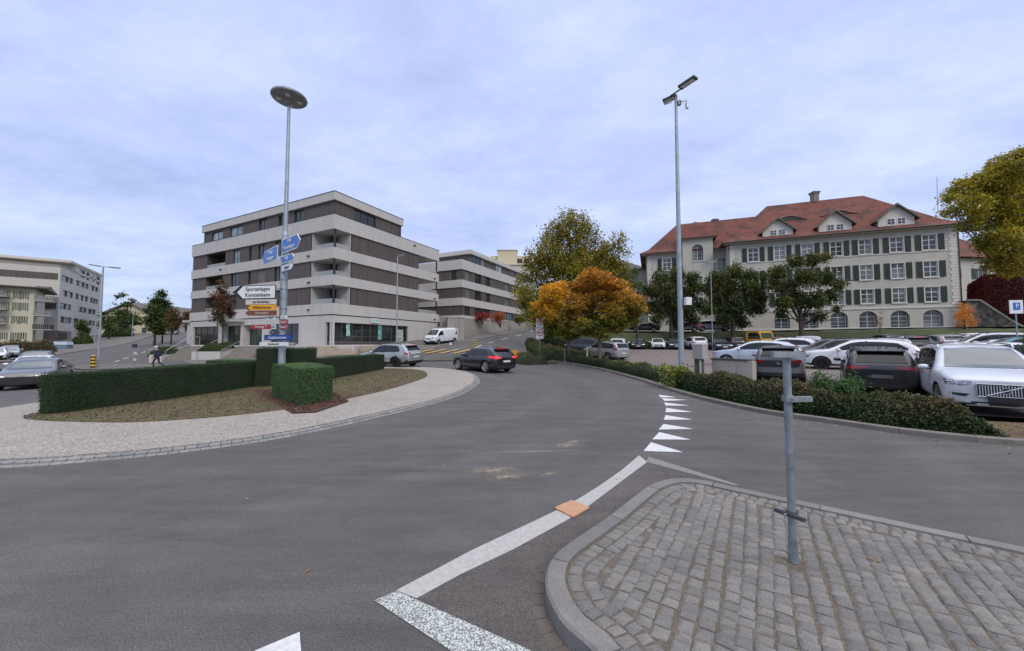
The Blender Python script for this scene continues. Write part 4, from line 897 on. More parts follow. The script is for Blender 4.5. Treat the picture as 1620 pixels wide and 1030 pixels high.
# attic storey
at_ = MB(); aw = OL(16.5, (333.7,351.2,.0,.25,.2,G_BRT),(362.8,382.6,.0,.2,.2,G_BRT),(408,422,.0,.1,.2,G_DARK),(439,444.4,.0,.2,.2,G_DARK),(463.9,479.5,.0,.15,.2,G_GRN)); ar = OR_(16.5, (560.7,595.3,.1,.15,.2,G_DARK))
FL0.wall(at_, 0, AL, B0, A1, [(a, b, B0+c, A1-d, e) for a, b, c, d, e, k in aw], -.1); FR0.wall(at_, 0, AR, B0, A1, [(a, b, B0+c, A1-d, e) for a, b, c, d, e, k in ar], -.1)
FLb = Fac(FL0.p(AL-.1, 0, 0)[:2], dR_, n=(-.8944,.4472)); FLb.wall(at_, 0, AR, B0, A1, [], -.1); FRb = Fac(FR0.p(AR-.1, 0, 0)[:2], dL_, n=(.445,.895)); FRb.wall(at_, 0, AL, B0, A1, [], -.1)
at_.build('attic_wall', M_CLAD, main)
mb = MB(); o = Vector(P0[:2])+dL_*.4+dR_*.4; q = [o, o+dL_*(AL-1), o+dL_*(AL-1)+dR_*(AR-1), o+dR_*(AR-1)]; mb.prism([(k.x, k.y) for k in q], B0, A1); mb.build('attic_core', M_INT, main)
for F, ops in ((FL0, aw), (FR0, ar)):
    for a, b, c, d, e, k in ops: pane_window(F, main, a+.01, b-.01, B0+c+.01, A1-d-.01, -.23, M_DARK, k, 2 if F is FL0 else 3)
ln_ = MB()
for z, a, b, o in ((A0, AL, AR, .19), (B0, LL, RR, .09)):
    q0 = Vector(P0[:2]); cs = [q0-dL_*o-dR_*o, q0+dL_*(a+o)-dR_*o, q0+dL_*(a+o)+dR_*(b+o), q0-dL_*o+dR_*(b+o)]; ln_.prism([(k.x, k.y) for k in cs], z, z+.05)
q0 = Vector(P0[:2]); cs = [q0+dL_*.02+dR_*.02, q0+dL_*LL+dR_*.02, q0+dL_*LL+dR_*RR, q0+dL_*.02+dR_*RR]; ln_.prism([(k.x, k.y) for k in cs], Lv[5]-.12, Lv[5])
ln_.build('flashing', M_DARK, main)
# ground floor
GF1 = Lv[5]-.12; GF = GF1-.75; gz = ZB
shopL = [(tl(345,3), tl(305,3), gz, GF, .3, 'shop'), (tl(380,3), tl(352.5,3), gz, GF, .8, 'ent'), (tl(414,3), tl(384,3), gz, GF, 1.2, 'gdoor'), (tl(472,3), tl(424,3), gz+.2, GF, .5, 'shop2')]
gw = MB()
FL0.wall(gw, 0, LL, gz-1.2, GF1, [s[:5] for s in shopL]+[(-.01, tl(514,3), gz+.1, GF, .3)], -.02)
FR0.wall(gw, 0, RR, gz-1.6, GF1, [(-.01, tr_f(646,3), gz+.1, GF, .3)], -.02)
gw.build('ground_floor_wall', C_WHITE, main)
mb = MB(); c0_ = Vector(P0[:2])+dL_*.9+dR_*.9; q = [c0_+dL_*.6, c0_+dL_*(LL-1.2)+dR_*.6, c0_+dL_*(LL-1.2)+dR_*(RR-2), c0_+dR_*(RR-2)]; mb.prism([(k.x, k.y) for k in q], gz-1, GF1); mb.build('shop_interior', M_INT, main)
for a, b, z0, z1, dp, k in shopL:
    if k == 'shop': pane_window(FL0, main, a+.02, b-.02, z0+.01, z1-.01, -.25, M_DARK, G_DARK, 4, ((.36,.06),), name='shop_window'); 
    elif k == 'ent': pane_window(FL0, main, a+.02, b-.02, z0+.01, z1-.01, -.65, M_DARK, G_GRN, 3, ((.8,.06),), name='entrance')
    elif k == 'gdoor': pane_window(FL0, main, a+.02, b-.02, z0+.01, z1-.01, -.85, M_GRNF, G_GRN, 3, name='entrance')
    else: pane_window(FL0, main, a+.02, b-.02, z0+.01, z1-.01, -.4, M_DARK, G_DARK, 3, name='shop_window')
mb = MB(); FL0.box(mb, tl(386,3), tl(352,3), .0, 1.3, GF+.45, GF+.75); mb.build('canopy', C_LIGHT, main)
pane_window(FL0, main, .05, tl(514.5,3)-.02, gz+.11, GF-.01, -.25, M_COPPER, G_DARK, 1, ((.1,.3),), name='shop_window')
e1 = tr_f(646,3); cuts = [.05, tr_f(575,3), tr_f(588,3), tr_f(622,3), e1-.02]
for a, b in zip(cuts, cuts[1:]): pane_window(FR0, main, a, b, gz+.11, GF-.01, -.25, M_COPPER, G_DARK, 3 if b-a > 4 else 1, ((.1,.25),(.38,.05)), name='shop_window')
# posters inside the shop windows (green, white), flat sheets behind the glass edge
for a, b, z0, z1, c in ((550,556,2.6,4.2,(.30,.5,.45)),(600,606,2.2,4.1,(.16,.34,.30)),(630,640,1.9,3.6,(.35,.38,.36))):
    mb = MB(); FR0.box(mb, tr_f(a,3), tr_f(b,3), -.245, -.235, z0, z1); mb.build('poster', mat('poster_%d' % a, c, .4, 0, .8, 4), main)
mb = MB(); FR0.box(mb, tr_f(586.5,5), tr_f(599,5), .02, .14, GF+.18, GF+.72); sg = mb.build('shop_sign', mat('sign_white', (.6,.66,.64), .4), main)
Mx = lambda F, t, off, z: Matrix.Translation(Vector(F.p(t, off, z))-Vector(main.location)) @ Matrix(((F.d.x,0,F.n.x,0),(F.d.y,0,F.n.y,0),(0,1,0,0),(0,0,0,1)))
text('lettering', 'BODEN', .34, mat('sign_green', (.03,.25,.2), .5), sg, Mx(FR0, (tr_f(586.5,5)+tr_f(599,5))/2, .145, GF+.45), 1.9)
for F, px, z in ((FL0,489,Lv[0]-.6),(FL0,489,Lv[2]-.6),(FL0,489,Lv[4]-.6),(FR0,655,B0-.5),(FL0,350,Lv[0]-.5),(FR0,687,Lv[0]-.8),(FR0,687,Lv[2]-.8),(FR0,687,Lv[4]-.8)):
    mb = MB(); t_ = F.t(px, z); F.box(mb, t_-.18, t_+.18, .04, .2, z-.06, z+.06); mb.build('water_spout', M_DARK, main)
# low wing continuing to the garage
mb = MB(); w1 = tr_f(720, 3)
FR0.wall(mb, RR+.02, w1, .8, 4.2, [(tr_f(708,3), tr_f(713.5,3), 3.2, 3.75, .3)], -.3); FR0.box(mb, RR+.02, w1, -6, -.35, 4.0, 4.3); mb.build('garage_wall', C_WHITE, main)
# ---- terrace, steps, planters, railings
def quadpoly(F, t0, t1, o0, o1): return [F.p(t0,o0,0)[:2], F.p(t1,o0,0)[:2], F.p(t1,o1,0)[:2], F.p(t0,o1,0)[:2]]
sA, sB, sC, sD = gd(257,34.6), gd(306,34.2), gd(350,34.8), gd(394,35.2)
e_ = Vector((1, .02)).normalized(); TF = Fac((sA.x, sA.y), (sD.x-sA.x, sD.y-sA.y), n=(0.02,-1))
T_ = lambda px: TF.t(px, .8)
terr = [TF.p(T_(257),-2.9,0)[:2], TF.p(T_(394),-2.9,0)[:2], (-15.5,36.6), tuple(Vector(P0[:2])-dL_*2.6+dR_*1), tuple(Vector(P0[:2])-dL_*2.6+dR_*12.5), tuple(Vector(P0[:2])+dR_*14), tuple(Vector(P0[:2])+dL_*1+dR_*3), tuple(Vector(P0[:2])+dL_*(LL+3)+dR_*3), (-44,52)]
mb = MB(); mb.prism([tuple(p)[:2] for p in terr], -.4, ZB); tob = mb.build('terrace', C_LIGHT); S(tob)
def stairs(label, F, t0, t1, n, run, zb, zt, off0, mtl):
    root = thing('staircase', label, 'stairs', F.p(t0, off0, zb)); rise = (zt-zb)/n
    for i in range(n):
        mb = MB(); F.box(mb, t0, t1, off0-run*(i+1)-.03, off0-run*i, zb-.3, zb+rise*(i+1)-.003*(i == n-1)); mb.build('step', mtl, root)
    return root
M_STEP = m_granite('step_stone', (.22,.20,.175)); M_STEP2 = m_granite('step_stone_warm', (.36,.30,.235))
stairs('wide stone steps left of the white planter, behind the walking person', TF, T_(257)+.02, T_(306), 8, .34, .12, ZB, .0, M_STEP)
stairs('stone steps between the planter and the tall hedge, with a handrail on the left', TF, T_(352), T_(394), 7, .34, .25, ZB, .0, M_STEP)
FS = Fac(tuple(Vector(P0[:2])-dL_*2.62-dR_*2.2), dR_, n=tuple(-dL_)); stairs('long low sandy stone steps along the shop window corner', FS, 0, 14.0, 4, .42, .62, ZB-.02, 1.7, M_STEP2)
FS2 = Fac((-20.2,35.9), (1,.12)); stairs('sandy stone steps in front of the white corner wall, behind the tall hedge', FS2, 0, 5.0, 4, .42, .55, ZB-.02, .6, M_STEP2)
pl_ = thing('planter', 'white concrete planter with clipped shrubs and a young tree between the two stairs', 'planter', TF.p(T_(306), 0, .1))
mb = MB(); TF.box(mb, T_(306)+.03, T_(352)-.03, -3.2, .25, -.2, 1.0); mb.build('planter_wall', C_WHITE, pl_)
bed('planter_hedge', 'rounded dark shrubs in the white planter between the two stairs', [TF.p(T_(309),-.05,0)[:2], TF.p(T_(349),-.05,0)[:2]], 2.4, .62, 4500, .09, L_GRN, M_CORE, zb=.88)
pl2 = thing('planter', 'small white planter left of the wide steps, with dark round shrubs', 'planter', TF.p(T_(235), 0, .1))
mb = MB(); TF.box(mb, T_(236), T_(257)-.03, -3.0, .0, -.3, .72); mb.build('planter_wall', C_WHITE, pl2)
bed('planter_hedge', 'dark round shrubs in the small planter left of the wide steps', [TF.p(T_(228),-.2,0)[:2], TF.p(T_(255),-.2,0)[:2]], 2.2, .75, 3500, .09, L_GRN, M_CORE, zb=.6)
def railing(label, F, t, o0, o1, z0, z1, npost=3, flat=1.1):
    root = thing('handrail', label, 'handrail', F.p(t, o0, z0)); mb = MB()
    pts = [F.p(t,o0,z0+.95), F.p(t,o1,z1+.95), F.p(t,o1-flat,z1+.95)]; mb.path(pts, [.03]*3, 8); mb.build('rail', M_STEEL, root)
    for i in range(npost):
        f = i/(npost-1); q = MB(); q.tube(F.p(t,o0+(o1-o0)*f,z0+(z1-z0)*f-.1), F.p(t,o0+(o1-o0)*f,z0+(z1-z0)*f+.94), .022, n=6); q.build('post', M_STEEL, root)
    q = MB(); q.tube(F.p(t,o1-flat,z1-.1), F.p(t,o1-flat,z1+.95), .022, n=6); q.build('post', M_STEEL, root)
railing('steel handrail along the left side of the wide steps', TF, T_(262), 0, -2.7, .12, ZB)
# the stair rails run up beside the planter, seen climbing to the right
def diag_rail(label, p0, p1, n=4):
    root = thing('handrail', label, 'handrail', (p0.x, p0.y, TZ(p0.x, p0.y))); mb = MB(); mb.path([p0, p1], [.035, .035], 8); mb.build('rail', M_STEEL, root)
    for i in range(n):
        q = p0.lerp(p1, i/(n-1)); m2 = MB(); m2.tube((q.x, q.y, q.z-1.0), q, .024, n=6); m2.build('post', M_STEEL, root)
diag_rail('steel handrail between the wide steps and the planter', at(311,553.5,34.3), at(347,536,38.5))
diag_rail('steel handrail on the left of the steps beside the tall hedge', at(350.5,554,34.8), at(391,534,39.5))
# ---- second block up the hill
P1 = at(731, 410, 61); z1 = lambda y: at(731, y, 61).z
G1, G2 = Fac(P1, dL_), Fac(P1, dR_); t1_ = lambda x, z=9: G1.t(x, z); t2_ = lambda x, z=9: G2.t(x, z)
v = [z1(y) for y in (410,425.5,442,454,470.6,482.7,498.4,502.5)]
L2, R2 = 13, t2_(842, 9)
lv2 = [(v[1], v[0], L2, R2, .06), (v[3], v[2], L2, R2, .03), (v[5], v[4], L2, R2, .03), (v[7]-.6, v[6], L2, R2, .05)]
w2 = lambda *rs: [(t2_(a), t2_(b), lo, hi, .2, k) for a, b, lo, hi, k in rs]
blk2, _, _ = block('second banded apartment block up the hill road, behind the concrete wall', P1, dL_, dR_, lv2, L2, R2, [(v[2], v[1]), (v[4], v[3]), (v[6], v[5])], None, [[(1.2,2.2,0,.1,.2,G_DARK)], [], []],
   [w2((736,744.5,0,.05,'shut'),(752,762,.0,.1,G_DARK),(769,776,.0,.1,G_DARK),(800,806,0,.1,G_BRT)), w2((737,745,0,.05,'shut'),(752,762,0,.1,G_DARK),(770,776,0,.1,G_DARK),(799,806,0,.1,G_LT)), w2((736,744,0,.1,G_DARK),(752,775,0,.05,G_DARK),(800,812,.0,.1,G_GRN))], (.0,.0), 0, None, v[7]-2)
mb = MB(); o = Vector(P1[:2])+dL_*-1.5+dR_*4.6+dL_*3; q = [o, o+dL_*7, o+dL_*7+dR_*26, o+dR_*26]; mb.prism([(k.x, k.y) for k in q], v[0], v[0]+2.0); mb.build('attic_wall', M_CLAD, blk2)
mb = MB(); mb.prism([(k.x, k.y) for k in [o-dL_*.5-dR_*.5, o+dL_*7.5-dR_*.5, o+dL_*7.5+dR_*26.5, o-dL_*.5+dR_*26.5]], v[0]+2.0, v[0]+2.7); mb.build('facade_band', C_WHITE, blk2)
FA = Fac(o, dR_, n=tuple(-dL_))
for a, b, k in ((.8,3.4,G_DARK),(3.8,5.0,G_LT),(9.5,12,G_BRT),(16,18,G_DARK),(21,22.5,G_LT)): pane_window(FA, blk2, a, b, v[0]+.3, v[0]+1.9, .06, M_DARK, k, 2)
FA2 = Fac(o, dL_, n=tuple(-dR_)); pane_window(FA2, blk2, .6, 2.6, v[0]+.3, v[0]+1.9, .06, M_DARK, G_DARK, 2)
mb = MB(); o2 = Vector(P1[:2]); q = [o2+dL_*.3+dR_*.3, o2+dL_*L2+dR_*.3, o2+dL_*L2+dR_*R2, o2+dL_*.3+dR_*R2]; mb.prism([(k.x, k.y) for k in q], 1, v[7]-.55); mb.build('base_wall', M_CLAD, blk2)
# retaining wall along the hill road
W0 = Vector((-10.4,54.6)); W1 = Vector((5.3,86)); FW = Fac(W0, W1-W0, n=(.9,-.44)); LW = (W1-W0).length; rw = thing('retaining_wall', 'long grey concrete retaining wall along the hill road', 'wall', (W0.x, W0.y, 2))
mb = MB(); ztop = at(742, 504, 57.5).z
k = 12
for i in range(k):
    a, b_ = LW*i/k+.01*(i > 0), LW*(i+1)/k; q = FW.p(b_,0,0); zt0 = ztop+.55*i/k*1.6
    if i >= 0: FW.box(mb, a, b_, -.35, 0, TZ(*FW.p(a,0,0)[:2])-.5, ztop+ .9*a/LW); 
mb.build('wall_panel', C_GREY, rw); mb = MB()
FW.box(mb, -.2, LW+.1, -.42, .05, ztop+.95, ztop+.951) if False else None
for i in range(k):
    a, b_ = LW*i/k, LW*(i+1)/k; FW.box(mb, a, b_, -.40, .05, ztop+.9*a/LW+.003, ztop+.9*a/LW+.10)
mb.build('coping', C_LIGHT, rw)
pr = thing('concrete_shelter', 'grey concrete stair and bin enclosure at the left end of the retaining wall', 'wall', (-8.5,52,2))
FQ = Fac((-9.1,52.2), (1,.28)); mb = MB(); FQ.box(mb, 0, 2.3, -2.6, 0, 1, ztop-.2); mb.build('enclosure_wall', C_GREY, pr); mb = MB(); FQ.box(mb, -.1, 2.4, -2.7, .1, ztop-.195, ztop-.05); mb.build('coping', C_LIGHT, pr)
mb = MB(); FQ.box(mb, .7, 1.5, 0.003, .05, 2.0, 3.9); mb.build('door', C_WHITE, pr)
# ---- cream building far behind
cr_ = thing('cream_building', 'pale cream flat roofed building behind the second block on the hill', 'building', (-2,105,6))
def pxbox(mb, x0, x1, y0, Y, dep, zb_): a, b_ = at(x0, y0, Y), at(x1, y0, Y); mb.box(((a.x+b_.x)/2, Y+dep/2, (a.z+zb_)/2), (b_.x-a.x, dep, a.z-zb_))
mb = MB(); pxbox(mb, 787, 818, 396, 104, 9, 6); pxbox(mb, 776, 842, 405, 105, 14, 5); pxbox(mb, 770, 846, 419, 102.5, 16, 5); mb.build('wall', C_CREAM, cr_)
mb = MB(); pxbox(mb, 786, 819, 395, 103.8, 9.6, at(786,396,103.8).z); pxbox(mb, 769, 847, 418, 102.2, 16.6, at(769,419.4,102.2).z); mb.build('roof_edge', C_LIGHT, cr_)
for x in (797, 822, 833): 
    a = at(x, 413, 104.97); mb = MB(); mb.box((a.x, 104.97, a.z), (1.4, .06, 1.2)); mb.build('window', G_DARK, cr_)
# ---- beige block far left
PB = at(96.3, 419.5, 76); zb = lambda y: at(96.3, y, 76).z; dBl, dBr = Vector((-.81,-.586)), Vector((-.57,.82))
BL, BR = Fac(PB, dBl), Fac(PB, dBr); tb = lambda x, z=10: BR.t(x, z)
bl_ = thing('apartment_block', 'big beige apartment block at the far left behind the yellow house', 'building', (PB.x, PB.y, 2))
rows = [(440,455.6),(458.3,468.5),(479,489.5),(501,511.6)]; rz = [(zb(443.5), zb(434)), (zb(467), zb(457)), (zb(488), zb(478.3)), (zb(510), zb(500))]
cols = [[(97,109),(109.5,115.5),(120,126),(127,134),(134.5,140),(142,149.5),(150,155)], [(99,107),(107.5,115.5),(119,124.5),(125.5,132.5),(133.5,139),(142,147),(147.5,151.5),(152,155)], [(94.5,105.5),(106,112.5),(113.5,122),(123.5,131),(131.5,137),(139,145.5),(146,151)], [(95.5,102.5),(103,113),(116,125),(126,131),(140,145),(146,149.5)]]
RB = tb(158.5, 12); mb = MB(); mb2 = MB(); ops = []
for r, cs_ in zip(rz, cols):
    for a, b_ in cs_: ops.append((tb(a, r[0]), tb(b_, r[0]), r[0], r[1], .3))
zt = PB.z
ta = tb(119.5, 19); aop = [(tb(126.5,19), tb(135,19), zt-.9, zt+.8, .3), (tb(137.5,19), tb(142,19), zt-1.0, zt+.8, .3), (tb(147,19), tb(149,19), zt-1.0, zt+.8, .3), (tb(153,19), tb(158,19), zt-1.2, zt+.8, .3)]
BR.wall(mb, 0, ta, 1.0, zt, [o for o in ops if o[1] <= ta], 0); BR.wall(mb, ta, RB, 1.0, zt+1.3, [o for o in ops if o[0] >= ta]+aop, 0); BL.wall(mb, 0, 60, 1.0, zt, [], 0); BE = Fac(BR.p(RB,0,0)[:2], dBl, n=(-.57,.82)); BE.wall(mb, 0, 12, 1.0, zt, [], 0)
o = Vector(PB[:2]); mb.prism([tuple(o), tuple(o+dBl*60), tuple(o+dBl*60+dBr*RB), tuple(o+dBr*RB)], zt-.5, zt-.02); mb.build('wall', C_BEIGE, bl_)
mb = MB(); mb.prism([tuple(o-(-dBl)*.6+dBr*.5), tuple(o+dBl*59), tuple(o+dBl*59+dBr*(RB-.5)), tuple(o+dBl*.6+dBr*(RB-.5))], 1, zt-.6); mb.build('interior', M_INT, bl_)
for op in ops: pane_window(BR, bl_, op[0]+.01, op[1]-.01, op[2]+.01, op[3]-.01, -.2, M_DARK, random.choice([G_DARK, G_DARK, G_OLD, G_LT]), 1)
mb = MB(); BL.box(mb, .3, 60, -.05, .03, zb(443), zb(432.7)); BL.box(mb, .3, 60, -.05, .03, zb(489), zb(478.5)); mb.build('cladding', M_CLAD, bl_)
mb = MB(); BL.box(mb, -.1, 60, .0, .04, 1.0, zb(522.5)); BR.box(mb, 0, tb(112,3), .0, .05, 1.0, zb(523)); mb.build('base_wall', mat('beige_base', (.20,.18,.15), .8), bl_)
mb = MB(); BR.box(mb, .3, .3+(tb(104,3)), .05, .08, 1.3, zb(524)); mb.build('entrance', G_DARK, bl_)
ah = 1.3; mb = MB()
oa = o+dBr*ta+dBl*.0; F3 = Fac(oa, dBl, n=(.57,-.82)); F3.wall(mb, 0, 60, zt, zt+ah, [], -3 if False else 0); mb.prism([tuple(o+dBr*(ta-3.2)-dBl*0.2), tuple(o+dBr*(ta-3.2)+dBl*58), tuple(o+dBl*58+dBr*RB), tuple(o-dBl*.2+dBr*RB)], zt+ah+.01, zt+ah+.5); mb.build('attic_wall', C_BEIGE, bl_)
for op in aop: pane_window(BR, bl_, op[0]+.01, op[1]-.01, op[2]+.01, op[3]-.01, -.2, M_DARK, G_DARK, 1)
# ---- yellow house with balconies
PY = at(56, 455, 66); dY = Vector((-.70,-.714)); FY = Fac(PY, dY); ty = lambda x, z=8: FY.t(x, z)
yh = thing('yellow_house', 'cream yellow apartment house with balconies at the left edge', 'building', (PY.x, PY.y, .8)); zy = lambda y: at(56, y, 66).z
LY = ty(-60, 8); ops = []; ws = [(462.5,473),(480,491),(501,511),(526.5,536)]
mb = MB()
for (a, b_), dz in zip(ws, (0,0,0,0)):
    for x0, x1 in ((34,41.5),(22,28.5),(5,12),(-12,-4),(-30,-20)): ops.append((ty(x1), ty(x0), zy(b_+1.5), zy(a), .2))
ez = zy(452); FY.wall(mb, 0, LY, .5, ez, ops, 0); FYg = Fac(PY, (-dY.y*-1, dY.x*-1) if False else (-.714,.70), n=(.70,.714)); FYg.wall(mb, 0, 11, .5, ez, [], 0); mb.build('wall', C_YEL, yh)
mb = MB(); o = Vector(PY[:2]); gN = Vector((-.714,.70)); mb.prism([tuple(o+dY*.3+gN*.4), tuple(o+dY*LY+gN*.4), tuple(o+dY*LY+gN*11), tuple(o+dY*.3+gN*11)], .5, ez-.1); mb.build('interior', M_INT, yh)
for op in ops:
    pane_window(FY, yh, op[0]+.01, op[1]-.01, op[2]+.01, op[3]-.01, -.12, M_WHT, G_OLD, 2)
    w_ = op[1]-op[0]
    for s_ in (op[0]-w_*.42, op[1]+.02): q = MB(); FY.box(q, s_, s_+w_*.4, .01, .05, op[2], op[3]); q.build('shutter', mat('shutter_olive', (.16,.17,.07), .6), yh)
oe = o-gN*1.2-dY*1.4; mb = MB(); rp = [tuple(oe), tuple(oe+dY*(LY+3)), tuple(oe+dY*(LY+3)+gN*13.4), tuple(oe+gN*13.4)]; rg = [o-dY*1.2+gN*5.5, o+dY*(LY+1)+gN*5.5]
mb.add([(*rp[0],ez-.35),(*rp[1],ez-.35),(*rp[2],ez-.35),(*rp[3],ez-.35),(*rg[0],ez+.5),(*rg[1],ez+.5),(*rp[0],ez-.55),(*rp[1],ez-.55),(*rp[2],ez-.55),(*rp[3],ez-.55)], [(0,1,5,4),(2,3,4,5),(3,0,4),(1,2,5),(6,7,1,0),(7,8,2,1),(8,9,3,2),(9,6,0,3),(9,8,7,6)]); mb.build('roof', mat('roof_dark', (.075,.06,.055), .8), yh)
M_BALC = mat('balcony_panel', (.20,.20,.19), .6, 0, .4, 3)
for i, y in enumerate((475.5,499,521)):
    q = MB(); zf = zy(y); c = o-dY*1.5-gN*.2
    q.prism([tuple(o-dY*0.02-gN*.9), tuple(o-dY*2.1-gN*.9), tuple(o-dY*2.1+gN*2.6), tuple(o-dY*.02+gN*2.6)], zf-.12, zf); bb = q.build('balcony', C_LIGHT, yh)
    q = MB()
    for a, b_ in ((o-gN*.9-dY*0.02, o-dY*2.1-gN*.9),(o-dY*2.1-gN*.9, o-dY*2.1+gN*2.6)):
        F4 = Fac(a, b_-a); n_ = 9
        for k in range(n_): L4 = (b_-a).length; F4.box(q, L4*k/n_, L4*(k+.7)/n_, -.03, 0, zf, zf+.9)
    q.build('balcony_railing', M_BALC if i < 2 else M_DARK, bb, origin=tuple(yh.location))
for y in (466.5,486,508,):
    q = MB(); zf = zy(y+5); t0, t1 = ty(28), ty(-20); FY.box(q, t0+1, t1, 0, 1.5, zf-.12, zf); bb = q.build('balcony', C_LIGHT, yh); q = MB()
    n_ = 40
    for k in range(n_): FY.box(q, t0+1+(t1-t0-1)*k/n_, t0+1+(t1-t0-1)*(k+.6)/n_, 1.44, 1.48, zf, zf+.9)
    FY.box(q, t0+1, t1, 1.42, 1.5, zf+.9, zf+.96); q.build('balcony_railing', M_BALC, bb, origin=tuple(yh.location))
    fl = [Vector(FY.p(t0+1.3+i*.8,1.5,zf+1.0)) for i in range(12)]; P_ = np.concatenate([np.array(f)+RNG.normal(size=(40,3))*np.array([.3,.2,.14]) for f in fl])-np.array(yh.location)
    link('window_box_flowers', leaf_mesh('window_box_flowers', P_, .15, L_REDG), yh)
# ---- far cream house on the left road
fh = thing('far_house', 'distant cream gabled house beyond the pine at the end of the left road', 'building', (at(205,520,125).x, 125, 4)); mb = MB()
a, b_, c, d, e = at(160,500,125), at(243,500,125), at(205,479,125), at(160,532,125), at(243,532,125)
mb.add([(a.x,125,3),(b_.x,125,3),(b_.x,125,b_.z),(c.x,125,c.z-.2),(a.x,125,a.z),(a.x,150,3),(b_.x,150,3),(b_.x,150,b_.z),(c.x,150,c.z-.2),(a.x,150,a.z)], [(0,1,2,3,4),(9,8,7,6,5),(1,6,7,2),(5,0,4,9)]); mb.build('wall', C_CREAM, fh); mb = MB()
for s_ in ((a, c), (c, b_)):
    p, q = s_; mb.hexa([(p.x-(.0 if p is c else 1.2),124.2,p.z-(0 if p is c else .5)),(q.x+(0 if q is c else 1.2),124.2,q.z-(0 if q is c else .5)),(q.x+(0 if q is c else 1.2),151,q.z-(0 if q is c else .5)),(p.x-(0 if p is c else 1.2),151,p.z-(0 if p is c else .5)),(p.x-(0 if p is c else 1.2),124.2,p.z+.3),(q.x+(0 if q is c else 1.2),124.2,q.z+.3),(q.x+(0 if q is c else 1.2),151,q.z+.3),(p.x-(0 if p is c else 1.2),151,p.z+.3)])
mb.build('roof', mat('roof_grey', (.12,.10,.09), .8), fh)
for x, y in ((228,523),(212,505),(196,505),(232,505)): p = at(x, y, 124.95); mb = MB(); mb.box((p.x,124.97,p.z), (1.5,.06,1.9)); mb.build('window', G_DARK, fh)
fw_ = thing('garden_wall', 'pale low concrete wall along the left road below the pine', 'wall', (-78,95,3)); mb = MB(); mb.path([(-95,97,4.4),(-86,96,4.6),(-76,93.5,4.8)], [.01]*3, 4) if False else None
F5 = Fac((-92,99), (20,-6.5)); F5.box(mb, 0, 21, -.3, 0, 2, 6.2); mb.build('wall_panel', C_LIGHT, fw_)
sb = thing('side_building', 'small white shop wing beyond the left corner of the dark and white block', 'building', (-50,56,1.5)); mb = MB(); F6 = Fac((-51,58), (1,-.05)); F6.box(mb, 0, 6, -4, 0, 1.2, 5.0); F6.box(mb, -.3, 6.2, -4.2, .5, 5.0, 5.3); mb.build('wall', C_LIGHT, sb); mb = MB(); F6.box(mb, .8, 5, .003, .05, 1.8, 4.2); mb.build('window', G_DARK, sb)
# ---- red roofed barracks
dQ = Vector((-.936,.352)); Q0 = Vector((60.85,49.9)); FQ_ = Fac(Q0, dQ); tq = lambda x, z=10: FQ_.t(x, z); zq = lambda y: at(1475, y, 51).z
BZ = 3.3; EZ = at(1500, 360.5, 50.7).z
C_OLD = m_concrete('old_render', (.46,.44,.385), .35); C_QUO = m_concrete('quoin_stone', (.58,.555,.50), .15)
bk = thing('red_roofed_building', 'long old building with red tiled roof, gabled dormers and dark green shutters on the right', 'building', (Q0.x, Q0.y, BZ))
TL = tq(1153, 12); DEP = 15
pxs = [1473,1421,1371,1325,1279,1235,1193]; tc_ = [tq(x, 11) for x in pxs]
print('tc', [round(t, 2) for t in tc_], TL, EZ)
sz = [(zq(391)-.95, zq(391)+.95), (zq(434)-.95, zq(434)+1.0), (zq(475)-.95, zq(475)+.95)]
sz = [(zq(395.5), zq(371.5)), (zq(438), zq(413.5)), (zq(477.5), zq(454))]
gzr = (zq(519), zq(490)); WH = 1.0
def shade_window(F, root, c, z0, z1, w, mg, shut=True):
    pane_window(F, root, c-w/2+.01, c+w/2-.01, z0+.01, z1-.01, -.1, M_WHT, mg, 2, ((.33,.05),(.66,.09)), .08)
    sl = MB(); F.box(sl, c-w/2-.12, c+w/2+.12, .002, .14, z0-.14, z0); F.box(sl, c-w/2-.12, c+w/2+.12, .002, .05, z1, z1+.12); F.box(sl, c-w/2-.12, c-w/2, .002, .04, z0, z1); F.box(sl, c+w/2, c+w/2+.12, .002, .04, z0, z1); sl.build('window_surround', C_QUO, root)
    if shut:
        for s_ in (-1, 1):
            q = MB(); x0 = c+s_*(w/2+.16); x1 = x0+s_*.64; a, b_ = min(x0, x1), max(x0, x1)
            F.box(q, a, a+.07, .05, .1, z0-.05, z1+.03); F.box(q, b_-.07, b_, .05, .1, z0-.05, z1+.03); n_ = 16
            F.box(q, a+.07, b_-.07, .05, .1, z0-.05, z0+.04); F.box(q, a+.07, b_-.07, .05, .1, z1-.06, z1+.03)
            for k in range(n_): zz0 = z0+.04+(z1-z0-.1)*k/n_; F.box(q, a+.07, b_-.07, .055, .085, zz0, zz0+(z1-z0-.1)/n_*.75)
            q.build('shutter', mat('shutter_green', (.012,.026,.019), .5, 0, .2), root)
ops = []; W_ = 1.45
for z0, z1 in sz:
    for c in tc_: ops.append((c-W_/2, c+W_/2, z0, z1, .3))
